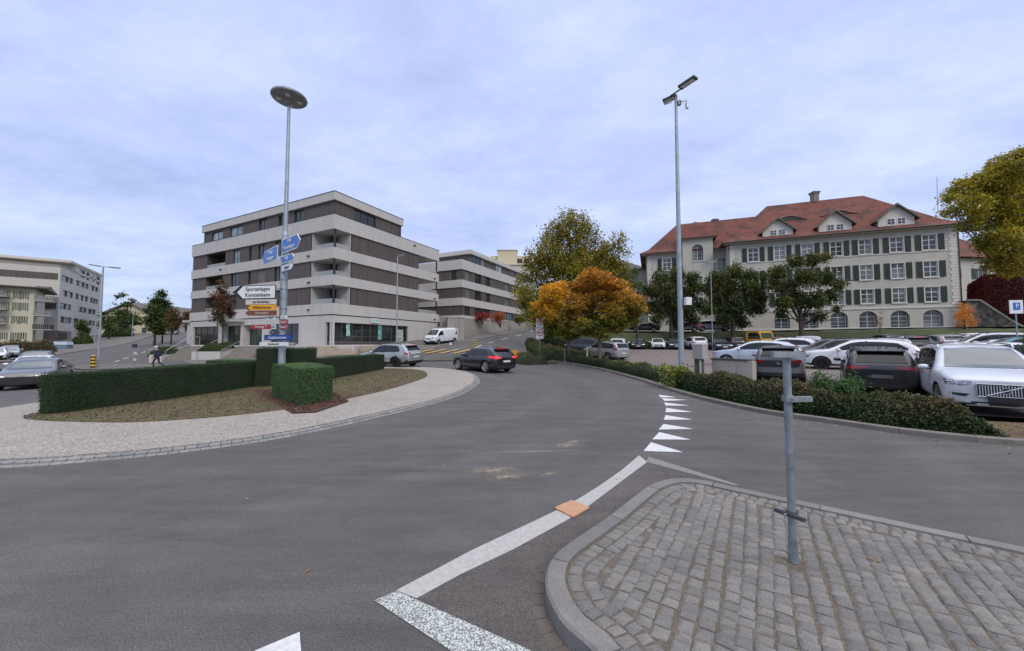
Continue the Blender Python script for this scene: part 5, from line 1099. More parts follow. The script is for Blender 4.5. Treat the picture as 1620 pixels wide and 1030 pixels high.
def arch(F, wallmb, c, w, z0, z1, root, door=False, mg=None):
    """arched opening: the rectangular hole's upper corners filled by spandrels, window behind"""
    r = w/2; h = .45*w; zs = z1-h; n_ = 10; pts = [(c-r*math.cos(math.pi*k/n_), zs+h*math.sin(math.pi*k/n_)) for k in range(n_+1)]
    for side in (0, 1):
        seg = pts[:n_//2+1] if side == 0 else pts[n_//2:]
        corner = (c-r, z1) if side == 0 else (c+r, z1)
        poly = [corner]+seg
        for k in range(len(seg)-1): wallmb.add([F.p(corner[0],0,corner[1]), F.p(seg[k][0],0,seg[k][1]), F.p(seg[k+1][0],0,seg[k+1][1])], [(0,1,2)]); 
    for k in range(n_): a, b_ = pts[k], pts[k+1]; wallmb.add([F.p(a[0],0,a[1]), F.p(b_[0],0,b_[1]), F.p(b_[0],-.4,b_[1]), F.p(a[0],-.4,a[1])], [(0,1,2,3)])
    pane_window(F, root, c-r+.12, c+r-.12, z0+.01, z1-.08, -.36, M_WHT, mg or G_OLD, 2, ((.22,.035),(.44,.035),(.7,.07)), .06, name='arched_window', fd=.05)
    if door: q = MB(); F.box(q, c-r+.12, c+r-.12, -.36, -.28, z0-.9, z0); q.build('door_panel', C_QUO, root)
    sl = MB(); F.box(sl, c-r-.05, c+r+.05, .002, .1, z0-.16-(.85 if door else 0), z0-(.85 if door else 0)); sl.build('window_sill', C_QUO, root)
wl = MB(); aops = [(c-1.05, c+1.05, gzr[0]-(.9 if i in (0,3) else 0), gzr[1], .4) for i, c in enumerate(tc_[:6])]
FQ_.wall(wl, 0, TL, BZ-1, EZ, ops+aops, 0)
for i, c in enumerate(tc_[:6]): arch(FQ_, wl, c, 2.1, gzr[0], gzr[1], bk, i in (0, 3), G_LT if i in (0,) else G_OLD)
FE = Fac(Q0, -Vector((-.352,-.936)), n=(.936,-.352)); FE.wall(wl, 0, DEP, BZ-1, EZ, [(4,5.4,sz[0][0],sz[0][1],.3),(9,10.4,sz[0][0],sz[0][1],.3),(4,5.4,sz[1][0],sz[1][1],.3),(9,10.4,sz[1][0],sz[1][1],.3)], 0)
FWL = Fac(FQ_.p(TL,0,0)[:2], -Vector((-.352,-.936)), n=(-.936,.352)); FWL.wall(wl, 0, 3.2, BZ-1, EZ, [], 0)
for z0, z1 in sz:
    for c in tc_: shade_window(FQ_, bk, c, z0, z1, W_, random.choice([G_OLD, G_LT, G_LT]))
# wing set back
SB = 3.0; FWg = Fac(FQ_.p(TL,-SB,0)[:2], dQ); tw = lambda x, z=10: FWg.t(x, z); TW = tw(1022.5, 12); EZW = EZ
twb0, twb1 = tw(1127.5,12), tw(1080,12)
wops = []
for x, dx in ((1056,0),(1143,1)):
    for z0, z1 in sz: wops.append((tw(x)-.7, tw(x)+.7, z0-(.6 if dx else 0), z1-(.6 if dx else 0), .3))
FWg.wall(wl, 0, TW, BZ-1, EZ, wops, 0)
FTw = Fac(FWg.p(0,1.2,0)[:2], dQ)
tz1 = EZ+1.9; tco = (twb0+twb1)/2
tops = [(tco-.85, tco+.85, EZ-1.9, EZ+.9, .3)]+[(tco-.7, tco+.7, z0, z1, .3) for z0, z1 in sz[1:]]
FTw.wall(wl, twb0, twb1, BZ-1, tz1, tops, 0)
for q, nn in ((twb0, -1), (twb1, 1)): p_ = [FTw.p(q,0,BZ-1), FTw.p(q,-6,BZ-1), FTw.p(q,-6,tz1), FTw.p(q,0,tz1)]; wl.add(p_, [(0,1,2,3)])
FLe = Fac(FWg.p(TW,0,0)[:2], -Vector((-.352,-.936)), n=(-.936,.352)); FLe.wall(wl, 0, 11, BZ-1, EZ, [], 0)
arch(FTw, wl, tco, 1.7, EZ-1.9, EZ+.9, bk, False, G_LT)
for z0, z1 in sz[1:]: shade_window(FTw, bk, tco, z0, z1, 1.4, G_LT, False)
for x, dx in ((1056,0),(1143,1)):
    for z0, z1 in sz: shade_window(FWg, bk, tw(x), z0-(.6 if dx else 0), z1-(.6 if dx else 0), 1.4, G_LT, not dx)
wl.build('wall', C_OLD, bk)
# inner dark mass, plinth, string courses, quoins
mb = MB(); FQ_.box(mb, .5, TL-.3, -DEP+.5, -.6, BZ-1, EZ-.1); FWg.box(mb, .3, TW-.3, -10, -.6, BZ-1, EZ-.1); mb.build('interior', M_INT, bk)
mb = MB(); FQ_.box(mb, -.05, TL+.05, .002, .09, BZ-1, BZ+.75); FQ_.box(mb, -.03, TL+.03, .003, .10, zq(486.5)-.02, zq(484)); FQ_.box(mb, -.03, TL+.03, .003, .08, zq(398.5), zq(397)); FWg.box(mb, 0, TW, .002, .08, zq(486.5), zq(484))
mb.build('string_course', C_QUO, bk)
k = 0; z = BZ+.8; QM = [MB() for _ in range(4)]
while z < EZ-.4:
    w_ = .95 if k % 2 else .8
    FQ_.box(QM[0], 0, w_, .003, .05, z, z+.38); FQ_.box(QM[1], TL-w_, TL+.03, .003, .05, z, z+.38); FWg.box(QM[2], TW-w_, TW, .003, .05, z, z+.38); FE.box(QM[3], 0, w_, .003, .05, z, z+.38)
    z += .42; k += 1
[m__.build('quoins', C_QUO, bk) for m__ in QM]
q = MB(); FQ_.box(q, -.6, TL+.6, -.5, .85, EZ+.0, EZ+.14); FWg.box(q, 0, TW+.7, -.5, .75, EZ-.02, EZ+.12); FTw.box(q, twb0-.5, twb1+.5, -.3, .5, tz1-.02, tz1+.1); FE.box(q, -.8, DEP, -.3, .7, EZ+.001, EZ+.139); q.build('eaves', C_QUO, bk)
q = MB()
def gut(F, a, b_, off, z): q.tube(F.p(a,off,z), F.p(b_,off,z), .09, n=8)
gut(FQ_, -.8, TL+.7, .98, EZ+.12); gut(FWg, .5, TW+.8, .88, EZ+.10); gut(FTw, twb0-.6, twb1+.6, .6, tz1+.1)
q.tube(FQ_.p(TL-.1,.12,BZ), FQ_.p(TL-.1,.12,EZ), .06, n=8); q.tube(FWg.p(TW-.1,.12,BZ), FWg.p(TW-.1,.12,EZ), .06, n=8); q.tube(FQ_.p(-.02,.12,BZ), FQ_.p(-.02,.12,EZ), .06, n=8); q.build('gutter', mat('gutter_copper', (.06,.045,.04), .5, .3), bk)
def m_tiles():
    m, nt, b = nodes('roof_tiles'); P = objc(nt); f = noise(nt, .5, 6, .7, P); c = ramp(nt, f, [(.3, (.032,.017,.014)), (.42, (.075,.026,.019)), (.56, (.165,.044,.027)), (.66, (.085,.030,.022)), (.78, (.04,.02,.017))])
    c = mixc(nt, c, ramp(nt, noise(nt, 9, 4, .8, P), [(.3, (.3,.3,.3)), (.7, (.68,.66,.64))]), .8, 'OVERLAY')
    wv = N(nt, 'ShaderNodeTexWave', wave_type='BANDS', bands_direction='Z'); wv.inputs['Scale'].default_value = 1.6; nt.links.new(P, wv.inputs['Vector'])
    c = mixc(nt, c, ramp(nt, wv.outputs[1], [(0, (.40,.40,.40)), (.4, (.52,.52,.52))]), .9, 'OVERLAY')
    nt.links.new(c, b.inputs['Base Color']); b.inputs['Roughness'].default_value = .85; bump(nt, b, wv.outputs[1], .6, .05); return m
M_TILE = m_tiles()
# main hip roof with flared eaves
rf = MB(); RD = at(1290, 318.5, Q0.y+14); RZ = RD.z
r_t0, r_t1 = tq(1385, 20), tq(1213, 20)
Frd = Fac(FQ_.p(0,-DEP/2,0)[:2], dQ); r_t0, r_t1 = Frd.t(1366, 25), Frd.t(1213, 25); RZ = at(1290, 318.5, Frd.p(Frd.t(1290,25),0,0)[1]).z
RZb = at(1366, 309.5, Frd.p(r_t0,0,0)[1]).z; print('ridge', RZ, RZb, r_t0, r_t1, 'wing', TW, twb0, twb1)
def hip(F, t0, t1, dep, r0, r1, ze, zr, ov=1.0, fl=.30, closed=True):
    """eave rectangle t0..t1 x (0..-dep), ridge r0..r1; the lower part of each slope is shallower"""
    e = [(t0-ov, ov), (t1+ov, ov), (t1+ov, -dep-ov), (t0-ov, -dep-ov)]; rr = [(r0, -dep/2), (r1, -dep/2)]
    def lerp(p, q_, f, z): return F.p(p[0]+(q_[0]-p[0])*f, p[1]+(q_[1]-p[1])*f, z)
    k = .22; zk = ze+(zr-ze)*(k*.62)
    lo = [F.p(*p, ze) for p in e]; md = [lerp(e[0], rr[0], k, zk), lerp(e[1], rr[1], k, zk), lerp(e[2], rr[1], k, zk), lerp(e[3], rr[0], k, zk)]
    rd = [F.p(*rr[0], zr), F.p(*rr[1], zr)]; bt = [F.p(*p, ze-.12) for p in e]
    rf.add(lo+md+rd+bt, [(0,1,5,4),(1,2,6,5),(2,3,7,6),(3,0,4,7),(4,5,9,8),(5,6,9),(6,7,8,9),(7,4,8),(10,11,1,0),(11,12,2,1),(12,13,3,2),(13,10,0,3),(13,12,11,10)])
hip(FQ_, 0, TL, DEP, r_t0, r_t1, EZ+.15, RZb)
Fw_ = Fac(FWg.p(0,-5.5,0)[:2], dQ); RZW = at(1130, 349.5, Fw_.p(Fw_.t(1130,18),0,0)[1]).z; wr0, wr1 = -6, Fw_.t(1072, 18)
hip(FWg, -6, TW, 11, wr0, wr1, EZ+.13, RZW)
# tower bay roof
zt_ = tz1+.1; Ft = FTw; e = [(twb0-.7,.7),(twb1+.7,.7),(twb1+.7,-6),(twb0-.7,-6)]; c1_ = (tco,-1.2); c2_ = (tco,-6)
rf.add([Ft.p(*e[0],zt_), Ft.p(*e[1],zt_), Ft.p(*e[2],zt_), Ft.p(*e[3],zt_), Ft.p(tco-1.6,-1.3,zt_+2.6), Ft.p(tco+1.6,-1.3,zt_+2.6), Ft.p(tco,-2.4,zt_+3.6), Ft.p(tco,-6,zt_+3.6)], [(0,1,5,4),(4,5,6),(1,2,7,6,5),(3,0,4,6,7)])
roof = rf.build('roof', M_TILE, bk)
# gabled dormers
def plane_off(z):   # how far behind the facade the roof surface lies at height z
    k = .22; zk = EZ+.15+(RZb-EZ-.15)*k*.62; full = DEP/2+1
    return 1-full*(k+(1-k)*(z-zk)/(RZb-zk)) if z > zk else 1-full*k*(z-EZ-.15)/(zk-EZ-.15)
for x, ya, yb in ((1420,323,360),(1323,333,369),(1231.5,345,377)):
    c = tq(x, 18); oD = -.25; dm = MB(); Y_ = FQ_.p(c,oD,0)[1]; za, zb_ = at(x, ya, Y_).z, at(x, yb, Y_).z; hw = 2.0; zc = zb_+.9
    z_e = zb_+ (za-zb_)*.42
    wn = [(c-1.02, c-.12, zb_+.5, zb_+1.35, .12), (c+.12, c+1.02, zb_+.5, zb_+1.35, .12)]
    FQ_.wall(dm, c-hw, c+hw, zb_, z_e, [w_ for w_ in wn if False], oD); dm.add([FQ_.p(c-hw,oD,z_e), FQ_.p(c+hw,oD,z_e), FQ_.p(c,oD,za-.15)], [(0,1,2)])
    for s_ in (-1, 1): dm.add([FQ_.p(c+s_*hw,oD,zb_), FQ_.p(c+s_*hw,oD,z_e), FQ_.p(c+s_*hw,oD-4,z_e), FQ_.p(c+s_*hw,oD-4,zb_)], [(0,1,2,3)])
    dmo = dm.build('dormer', C_QUO, bk)
    for w_ in wn:
        fr = MB(); FQ_.box(fr, w_[0], w_[1], oD+.002, oD+.05, w_[2], w_[3]); g_ = fr.build('dormer_window', M_WHT, dmo, origin=tuple(bk.location))
        for i in range(2):
            for j in range(2):
                fr = MB(); ww = (w_[1]-w_[0]-.2)/2; hh = (w_[3]-w_[2]-.2)/2; a = w_[0]+.07+i*(ww+.06); b0_ = w_[2]+.07+j*(hh+.06); FQ_.box(fr, a, a+ww, oD+.052, oD+.056, b0_, b0_+hh); 
                pn = fr.build('dormer_pane', G_OLD, dmo, origin=tuple(bk.location))
    dr = MB(); ov = .45
    for s_ in (-1, 1):
        zl = z_e-.35; dep_ = 5.5
        P_ = [(c+s_*(hw+ov), zl), (c, za)]
        dr.hexa([FQ_.p(P_[0][0],oD+ov,P_[0][1]-.12), FQ_.p(P_[1][0],oD+ov,P_[1][1]-.14), FQ_.p(P_[1][0],oD-dep_,P_[1][1]-.14), FQ_.p(P_[0][0],oD-2.5,P_[0][1]-.12), FQ_.p(P_[0][0],oD+ov,P_[0][1]+.06), FQ_.p(P_[1][0],oD+ov,P_[1][1]+.06), FQ_.p(P_[1][0],oD-dep_,P_[1][1]+.06), FQ_.p(P_[0][0],oD-2.5,P_[0][1]+.06)])
    dr.build('dormer_roof', M_TILE, dmo, origin=tuple(bk.location))
    bg_ = MB()
    for s_ in (-1, 1): bg_.hexa([FQ_.p(c+s_*(hw+ov),oD+ov,z_e-.55), FQ_.p(c,oD+ov,za-.22), FQ_.p(c,oD+ov+.06,za-.22), FQ_.p(c+s_*(hw+ov),oD+ov+.06,z_e-.55), FQ_.p(c+s_*(hw+ov),oD+ov,z_e-.3), FQ_.p(c,oD+ov,za+.05), FQ_.p(c,oD+ov+.06,za+.05), FQ_.p(c+s_*(hw+ov),oD+ov+.06,z_e-.3)])
    bg_.build('barge_board', mat('barge_green', (.07,.10,.075), .6), dmo, origin=tuple(bk.location))
# eyebrow dormers
for x, y in ((1262,346),(1346,337)):
    c = tq(x, 20); mb = MB(); n_ = 12; k0 = at(x, y+4, FQ_.p(c,-4,0)[1]); z = k0.z; o_ = plane_off(z)+.15
    fr_ = [(c-2.4+4.8*i/n_, z+.7*math.sin(math.pi*i/n_)**2) for i in range(n_+1)]
    for i in range(n_): a, b_ = fr_[i], fr_[i+1]; mb.add([FQ_.p(a[0],o_,a[1]), FQ_.p(b_[0],o_,b_[1]), FQ_.p(b_[0],plane_off(b_[1]+1.0),b_[1]+.9), FQ_.p(a[0],plane_off(a[1]+1.0),a[1]+.9)], [(0,1,2,3)])
    eb = mb.build('eyebrow_dormer', M_TILE, bk); mb = MB()
    for i in range(1, n_-1): a, b_ = fr_[i], fr_[i+1]; mb.add([FQ_.p(a[0],o_-.1,z), FQ_.p(b_[0],o_-.1,z), FQ_.p(b_[0],o_-.1,b_[1]-.05), FQ_.p(a[0],o_-.1,a[1]-.05)], [(0,1,2,3)])
    mb.build('eyebrow_window', M_DARK, eb, origin=tuple(bk.location))
c = Frd.t(1289, 25); p = Frd.p(c, 0, RZb); mb = MB(); mb.box((p[0],p[1],RZb+.4), (.85,.85,1.3), m=0); ch = mb.build('chimney', mat('chimney_stone', (.18,.17,.14), .8), bk)
mb = MB(); mb.box((p[0],p[1],RZb+1.25), (.9,.9,.45), taper=1.4); mb.build('chimney_cap', mat('chimney_stone', (.2,.2,.2)), ch, origin=tuple(bk.location))
Y_ = FWg.p(18,-4,0)[1]; p = at(1131, 355, Y_); mb = MB(); mb.box((p.x, Y_, p.z-.2), (1.1,.9,2.4)); mb.build('chimney', M_DARK, bk)
# ---- buildings and walls behind, right
rb = thing('rear_building', 'grey building with dark shutters half hidden behind the huge tree on the right', 'building', (75,66,4)); F7 = Fac((69,66), (1,.1)); mb = MB()
ops = [(t, t+1.6, z, z+2.0, .3) for t in (5.5, 11, 16.5) for z in (13.5,)]+[(2,3.6,13.5,15.5,.3)]
F7.wall(mb, -4, 26, 4, 17.5, ops, 0); F7.box(mb, -3.5, 25, -10, -.5, 4, 17.4); mb.build('wall', C_OLD, rb)
for op in ops:
    pane_window(F7, rb, op[0]+.01, op[1]-.01, op[2]+.01, op[3]-.01, -.1, M_WHT, G_DARK, 2)
    for s_ in (op[0]-.85, op[1]+.05): q = MB(); F7.box(q, s_, s_+.8, .01, .06, op[2], op[3]); q.build('shutter', mat('shutter_green', (.018,.04,.03)), rb)
rf = MB(); hip(F7, -4, 26, 11, 0, 21, 17.5, 23.0, .9); rf.build('roof', M_TILE, rb)
an = thing('antenna_mast', 'thin roof antenna mast behind the right end of the red roofed building', 'antenna', at(1482,330,62)); mb = MB(); a, b_ = at(1484,335,62), at(1482,280,62); mb.tube(a, b_, .06, .04, 6); mb.build('mast', M_STEEL, an, origin=tuple(an.location))
iv = thing('ivy_wall', 'dark red ivy covered slope wall at the right edge behind the car park', 'wall', (62,48,4)); I0 = [at(1556,434,60), at(1626,432,50), at(1680,430,44)]; I1 = [at(1556,470,60), at(1600,520,50), at(1700,530,44)]
mb = MB(); pa = [at(1530,452,62), at(1556,435,59), at(1590,434,54), at(1625,432,49), at(1690,430,42)]; pb_ = [at(1530,475,62), at(1556,488,59), at(1590,516,54), at(1625,530,49), at(1690,535,42)]
for i in range(4): mb.add([pb_[i], pb_[i+1], pa[i+1], pa[i]], [(0,1,2,3)])
mb.build('stone_face', mat('ivy_soil', (.05,.02,.02), .9), iv); P_ = []
for i in range(4):
    u, v_ = RNG.random(6500), RNG.random(6500); A_ = [np.array(q) for q in (pb_[i], pb_[i+1], pa[i+1], pa[i])]
    P_.append((A_[0]*(1-u[:, None])+A_[1]*u[:, None])*(1-v_[:, None])+(A_[3]*(1-u[:, None])+A_[2]*u[:, None])*v_[:, None]+RNG.normal(size=(6500,3))*.06+np.array([0,-.12,0]))
link('ivy', leaf_mesh('ivy', np.concatenate(P_)-np.array(iv.location), .3, L_IVY), iv)
def m_stone():
    m, nt, b = nodes('rubble_stone'); P = pos(nt); vo = N(nt, 'ShaderNodeTexVoronoi'); vo.inputs['Scale'].default_value = 2.2; nt.links.new(P, vo.inputs['Vector'])
    sp_ = nt.nodes.new('ShaderNodeSeparateColor'); nt.links.new(vo.outputs['Color'], sp_.inputs[0]); c = ramp(nt, sp_.outputs[0], [(0, (.07,.065,.055)), (1, (.20,.18,.15))])
    nt.links.new(c, b.inputs['Base Color']); b.inputs['Roughness'].default_value = .9; return m
sw = thing('stone_wall', 'rough stone wall sloping down to the right of the red roofed building', 'wall', (64,46,3)); mb = MB()
a = [at(1527,476,49), at(1549,476,48.5), at(1600,509,46), at(1622,521,44), at(1700,523,40)]; b_ = [Vector((p.x, p.y, 2.2)) for p in a]
for i in range(4): mb.add([b_[i], b_[i+1], a[i+1], a[i]], [(0,1,2,3)]); mb.add([a[i], a[i+1], a[i+1]+Vector((1,3.5,.4)), a[i]+Vector((1,3.5,.4))], [(0,1,2,3)])
mb.build('stone_face', m_stone(), sw); mb = MB()
for i in range(4): mb.path([a[i]+Vector((0,-.1,.05)), a[i+1]+Vector((0,-.1,.05))], [.14,.14], 6)
mb.build('coping', m_concrete('coping_old', (.2,.19,.17)), sw)
lb_ = thing('rear_building', 'grey gabled house behind the trees, left of the red roofed building', 'building', (16,72,3)); mb = MB(); F8 = Fac((12,78), (1,-.15)); F8.box(mb, 3, 16, -10, 0, 2, 17); F8.wall(mb, 3, 16, 17, 17.01, []); mb.build('wall', C_OLD, lb_); rf = MB(); hip(F8, 3, 16, 10, 7, 12, 17, 20, .8); rf.build('roof', mat('roof_dark', (.1,.1,.1)), lb_)
# ------------------------------------------------------------ vehicles
def paint(name, c, coat=.6, metal=.25, rough=.32):
    m, nt, b = nodes('paint_'+name); b.inputs['Base Color'].default_value = (*c, 1); b.inputs['Metallic'].default_value = metal; b.inputs['Roughness'].default_value = rough
    b.inputs['Coat Weight'].default_value = coat; b.inputs['Coat Roughness'].default_value = .04
    d = ramp(nt, noise(nt, 3, 5, .6, objc(nt)), [(.3, [v*.92 for v in c]), (.7, c)]); nt.links.new(d, b.inputs['Base Color']); return m
PT = dict(white=paint('white', (.62,.63,.66), .5, 0), white2=paint('pearl', (.56,.58,.62), .6, .1), silver=paint('silver', (.36,.37,.38), .6, .5), grey=paint('grey', (.17,.18,.19), .6, .4), dark=paint('dark', (.035,.037,.042), .8, .3),
  black=paint('black', (.010,.010,.012), .9, .1), blue=paint('navy', (.02,.028,.06), .8, .3), teal=paint('teal', (.01,.17,.22), .7, .2), purple=paint('plum', (.06,.055,.075), .7, .4), red=paint('red', (.16,.03,.035), .6, .2), ice=paint('ice', (.46,.52,.60), .6, .3), champagne=paint('champagne', (.30,.29,.27), .6, .5), bronze=paint('bronze', (.12,.112,.105), .7, .4), brown=paint('brown', (.045,.032,.030), .8, .3))
M_TRIM = mat('car_black_plastic', (.012,.012,.013), .55, 0, .2); M_TYRE = mat('tyre_rubber', (.014,.014,.014), .85, 0, .2); M_CGL, _nt, _b = nodes('car_glass')
_b.inputs['Base Color'].default_value = (.008,.010,.011,1); _b.inputs['Roughness'].default_value = .03; _b.inputs['Specular IOR Level'].default_value = .5
M_CGL2, _nt, _b = nodes('car_windscreen'); _b.inputs['Base Color'].default_value = (.055,.068,.065,1); _b.inputs['Roughness'].default_value = .04; _b.inputs['Specular IOR Level'].default_value = .9; _b.inputs['Coat Weight'].default_value = .8
M_HEAD, _nt, _b = nodes('headlight_lens'); _b.inputs['Base Color'].default_value = (.30,.32,.34,1); _b.inputs['Roughness'].default_value = .12; _b.inputs['Metallic'].default_value = .6
M_LIT, _nt, _b = nodes('daytime_lamp'); _b.inputs['Base Color'].default_value = (.8,.8,.85,1); _b.inputs['Emission Color'].default_value = (.85,.88,1,1); _b.inputs['Emission Strength'].default_value = .8
M_TAIL, _nt, _b = nodes('taillight_red'); _b.inputs['Base Color'].default_value = (.20,.008,.010,1); _b.inputs['Roughness'].default_value = .15; _b.inputs['Coat Weight'].default_value = .6
M_TAILON, _nt, _b = nodes('taillight_lit'); _b.inputs['Base Color'].default_value = (.6,.02,.03,1); _b.inputs['Emission Color'].default_value = (1,.03,.05,1); _b.inputs['Emission Strength'].default_value = .9
M_IND, _nt, _b = nodes('indicator_lit'); _b.inputs['Base Color'].default_value = (.7,.25,.15,1); _b.inputs['Emission Color'].default_value = (1,.35,.2,1); _b.inputs['Emission Strength'].default_value = .8
M_PLATE = mat('number_plate', (.55,.56,.55), .5, 0, .05); M_CHR = mat('chrome', (.55,.56,.57), .18, 1, .05); M_RIM = mat('alloy_rim', (.42,.43,.44), .3, .8, .1); M_RIMB = mat('alloy_rim_black', (.025,.025,.027), .35, .5, .1)
def interp(tab, x):
    xs = [p[0] for p in tab]; return [float(np.interp(x, xs, [p[k] for p in tab])) for k in range(1, len(tab[0]))]
def smoothtab(tab, x, k=1): return float(np.interp(x, [p[0] for p in tab], [p[k] for p in tab]))
WH_CACHE = {}
def wheel_meshes(r, w, rim, spokes):
    key = (r, w, rim.name, spokes)
    if key in WH_CACHE: return WH_CACHE[key]
    n = 28; mb = MB(); ri = r*.70
    mb.lathe((0,0,0), [(ri,-w/2+.02),(ri+.015,-w/2),(r-.035,-w/2),(r-.008,-w/2+.03),(r,-w/2+.06),(r,w/2-.06),(r-.008,w/2-.03),(r-.035,w/2),(ri+.015,w/2),(ri,w/2-.02),(ri,-w/2+.02)], n, 'y')
    ty_ = mb.mesh('tyre', M_TYRE, smooth=True)
    mb = MB(); o = w/2
    mb.lathe((0,0,0), [(ri,-o+.02),(ri,o-.015),(ri-.018,o-.008),(ri-.03,o-.03),(ri-.035,-o+.03)], n, 'y', 0)
    mb.lathe((0,0,0), [(ri-.035,o-.1),(.02,o-.1)], n, 'y', 1)
    mb.lathe((0,0,0), [(.0,o-.03),(.055,o-.03),(.065,o-.05),(.065,o-.1)], 14, 'y', 0)
    for i in range(spokes):
        a = 2*math.pi*i/spokes
        for da in ((-.10,.10) if spokes <= 6 else (0,)):
            ca, sa = math.cos(a+da), math.sin(a+da); cb, sb_ = math.cos(a+da*.35), math.sin(a+da*.35); wd = .022 if spokes > 6 else .02
            p0 = Vector((cb*.05,0,sb_*.05)); p1 = Vector((ca*(ri-.02),0,sa*(ri-.02))); t = (p1-p0).normalized(); s_ = Vector((-t.z,0,t.x))*wd
            y0, y1 = o-.07, o-.03
            mb.hexa([(*(p0-s_)[:1],y0,(p0-s_).z), (*(p1-s_*1.2)[:1],y0,(p1-s_*1.2).z), (*(p1+s_*1.2)[:1],y0,(p1+s_*1.2).z), (*(p0+s_)[:1],y0,(p0+s_).z), (*(p0-s_)[:1],y1,(p0-s_).z), (*(p1-s_*1.2)[:1],o-.015,(p1-s_*1.2).z), (*(p1+s_*1.2)[:1],o-.015,(p1+s_*1.2).z), (*(p0+s_)[:1],y1,(p0+s_).z)], 0)
    rm = mb.mesh('rim', [rim, M_TRIM]); WH_CACHE[key] = (ty_, rm); return ty_, rm
def car(name, label, p, col, group=None):
    """p: dict of measures. Origin on the ground at mid-length, +x is the front."""
    L, W, H = p['L'], p['W'], p['H']; root = thing(name, label, p.get('cat', 'car'), (0,0,0), 0, group, True)
    top = p['top']          # silhouette of hood / glass / roof: (x, z)
    belt = p['belt']        # shoulder line (x, z)
    zf = p.get('zf', .2); rw = p['r']; xf, xr = p['axf'], p['axr']
    xs = sorted(set([-L/2, -L/2+.04, -L/2+.12, -L/2+.28, L/2-.04, L/2-.12, L/2-.3, L/2-.55]+[q[0] for q in top if -L/2+.3 < q[0] < L/2-.5]+list(np.arange(-L/2+.5, L/2-.7, .33))))
    out = [xs[0]]
    for x in xs[1:]:
        if x-out[-1] > .035: out.append(x)
    xs = out; mb = MB(); K = 11; hw0 = W/2
    for x in xs:
        t = (abs(x)/(L/2)); df = L/2-abs(x); cx = 1-.17*max(0, 1-df/.5)**2.2-(.05*max(0, 1-df/1.3) if x > 0 else .03*max(0, 1-df/1.0))
        zt = smoothtab(top, x); zb_ = min(smoothtab(belt, x), zt-.015); w = hw0*cx
        fl = zf+(.10*max(0, 1-df/.35)); h = max(0, zt-zb_); cab = h > .12
        wr = w*.965-h*p.get('tumble', .36) if cab else w*(.90-.02)
        cl_ = zf+.16+(.10*max(0, 1-df/.35))*.6; zm = zb_-.20*(zb_-fl)/.6
        z_edge = zt-(.065 if cab else .03)
        ring = [(0,fl), (w*.80,fl), (w*.95,fl+.05), (w*.985,cl_+.04), (w*1.0,(cl_+zm)/2+.03), (w*.997,zm), (w*.965,zb_-.012), ((w*.965*.55+wr*.45) if cab else w*.93, zb_+.38*(z_edge-zb_) if cab else zb_+.012), (wr,z_edge) if cab else (w*.80, zt-.012), (wr*.80,zt-.018) if cab else (w*.55,zt+.0), (0,zt+(.012 if not cab else .0))]
        for y, z in ring: mb.v.append((x, y, z))
        for y, z in ring[1:-1][::-1]: mb.v.append((x, -y, z))
    M_ = 2*K-2
    for i in range(len(xs)-1):
        for j in range(M_): j2 = (j+1) % M_; mb.f.append((i*M_+j, i*M_+j2, (i+1)*M_+j2, (i+1)*M_+j)); mb.m.append(0)
    for e in (0, len(xs)-1):   # close the ends with strips
        for j in range(K-1):
            a, b_ = e*M_+j, e*M_+j+1; c, d = e*M_+((M_-j-1) % M_), e*M_+((M_-j) % M_)
            f = (a, b_, c, d) if j else (a, b_, c)
            f = tuple(dict.fromkeys(f)); 
            if len(f) >= 3: mb.f.append(f); mb.m.append(0)
    me = mb.mesh('body', [col, M_TRIM]); bm = bmesh.new(); bm.from_mesh(me); bmesh.ops.recalc_face_normals(bm, faces=bm.faces); bm.to_mesh(me); bm.free()
    bo = bpy.data.objects.new('body', me); COL.objects.link(bo); md = bo.modifiers.new('s', 'SUBSURF'); md.levels = 1; md.render_levels = 1
    cut = MB()
    for x in (xf, xr):
        for s_ in (-1, 1):
            a = MB(); n_ = 32; y0, y1 = s_*(hw0-.34), s_*(hw0+.2); R_ = rw+.055
            vs = [(x+R_*math.cos(2*math.pi*k/n_), y, rw+R_*math.sin(2*math.pi*k/n_)+.01) for y in (y0, y1) for k in range(n_)]
            cut.add(vs, [tuple(range(n_)), tuple(range(n_, 2*n_))]+[(k, (k+1) % n_, n_+(k+1) % n_, n_+k) for k in range(n_)])
    co = cut.build('cutter', M_TRIM); md = bo.modifiers.new('b', 'BOOLEAN'); md.object = co; md.operation = 'DIFFERENCE'; md.solver = 'EXACT'
    dg = bpy.context.evaluated_depsgraph_get(); me2 = bpy.data.meshes.new_from_object(bo.evaluated_get(dg)); bo.modifiers.clear(); bo.data = me2; bpy.data.objects.remove(co)
    me2.materials.clear(); me2.materials.append(col); me2.materials.append(M_TRIM); clz = p.get('clad', .0)
    idx = []
    for f in me2.polygons:
        c = f.center; mi = 0
        for x in (xf, xr):
            dd = math.hypot(c.x-x, c.z-rw)
            if dd < rw+.062 and abs(c.y) < hw0-.002 and (abs(c.y) < hw0-.10 or dd < rw+.05): mi = 1
            if p.get('arch') and dd < rw+.14 and abs(f.normal.y) > .5: mi = 1
        if c.z < zf+.13 or (clz and c.z < clz): mi = 1
        if p.get('rear_low') and c.x < -L/2+.25 and c.z < p['rear_low']: mi = 1
        if p.get('front_low') and c.x > L/2-.3 and c.z < p['front_low']: mi = 1
        idx.append(mi)
    me2.polygons.foreach_set('material_index', idx); me2.name = 'body'
    bm = bmesh.new(); bm.from_mesh(me2); bmesh.ops.split_edges(bm, edges=[e for e in bm.edges if len(e.link_faces) == 2 and e.calc_face_angle(0) > .75]); bm.to_mesh(me2); bm.free()
    me2.polygons.foreach_set('use_smooth', [True]*len(me2.polygons)); bo.parent = root
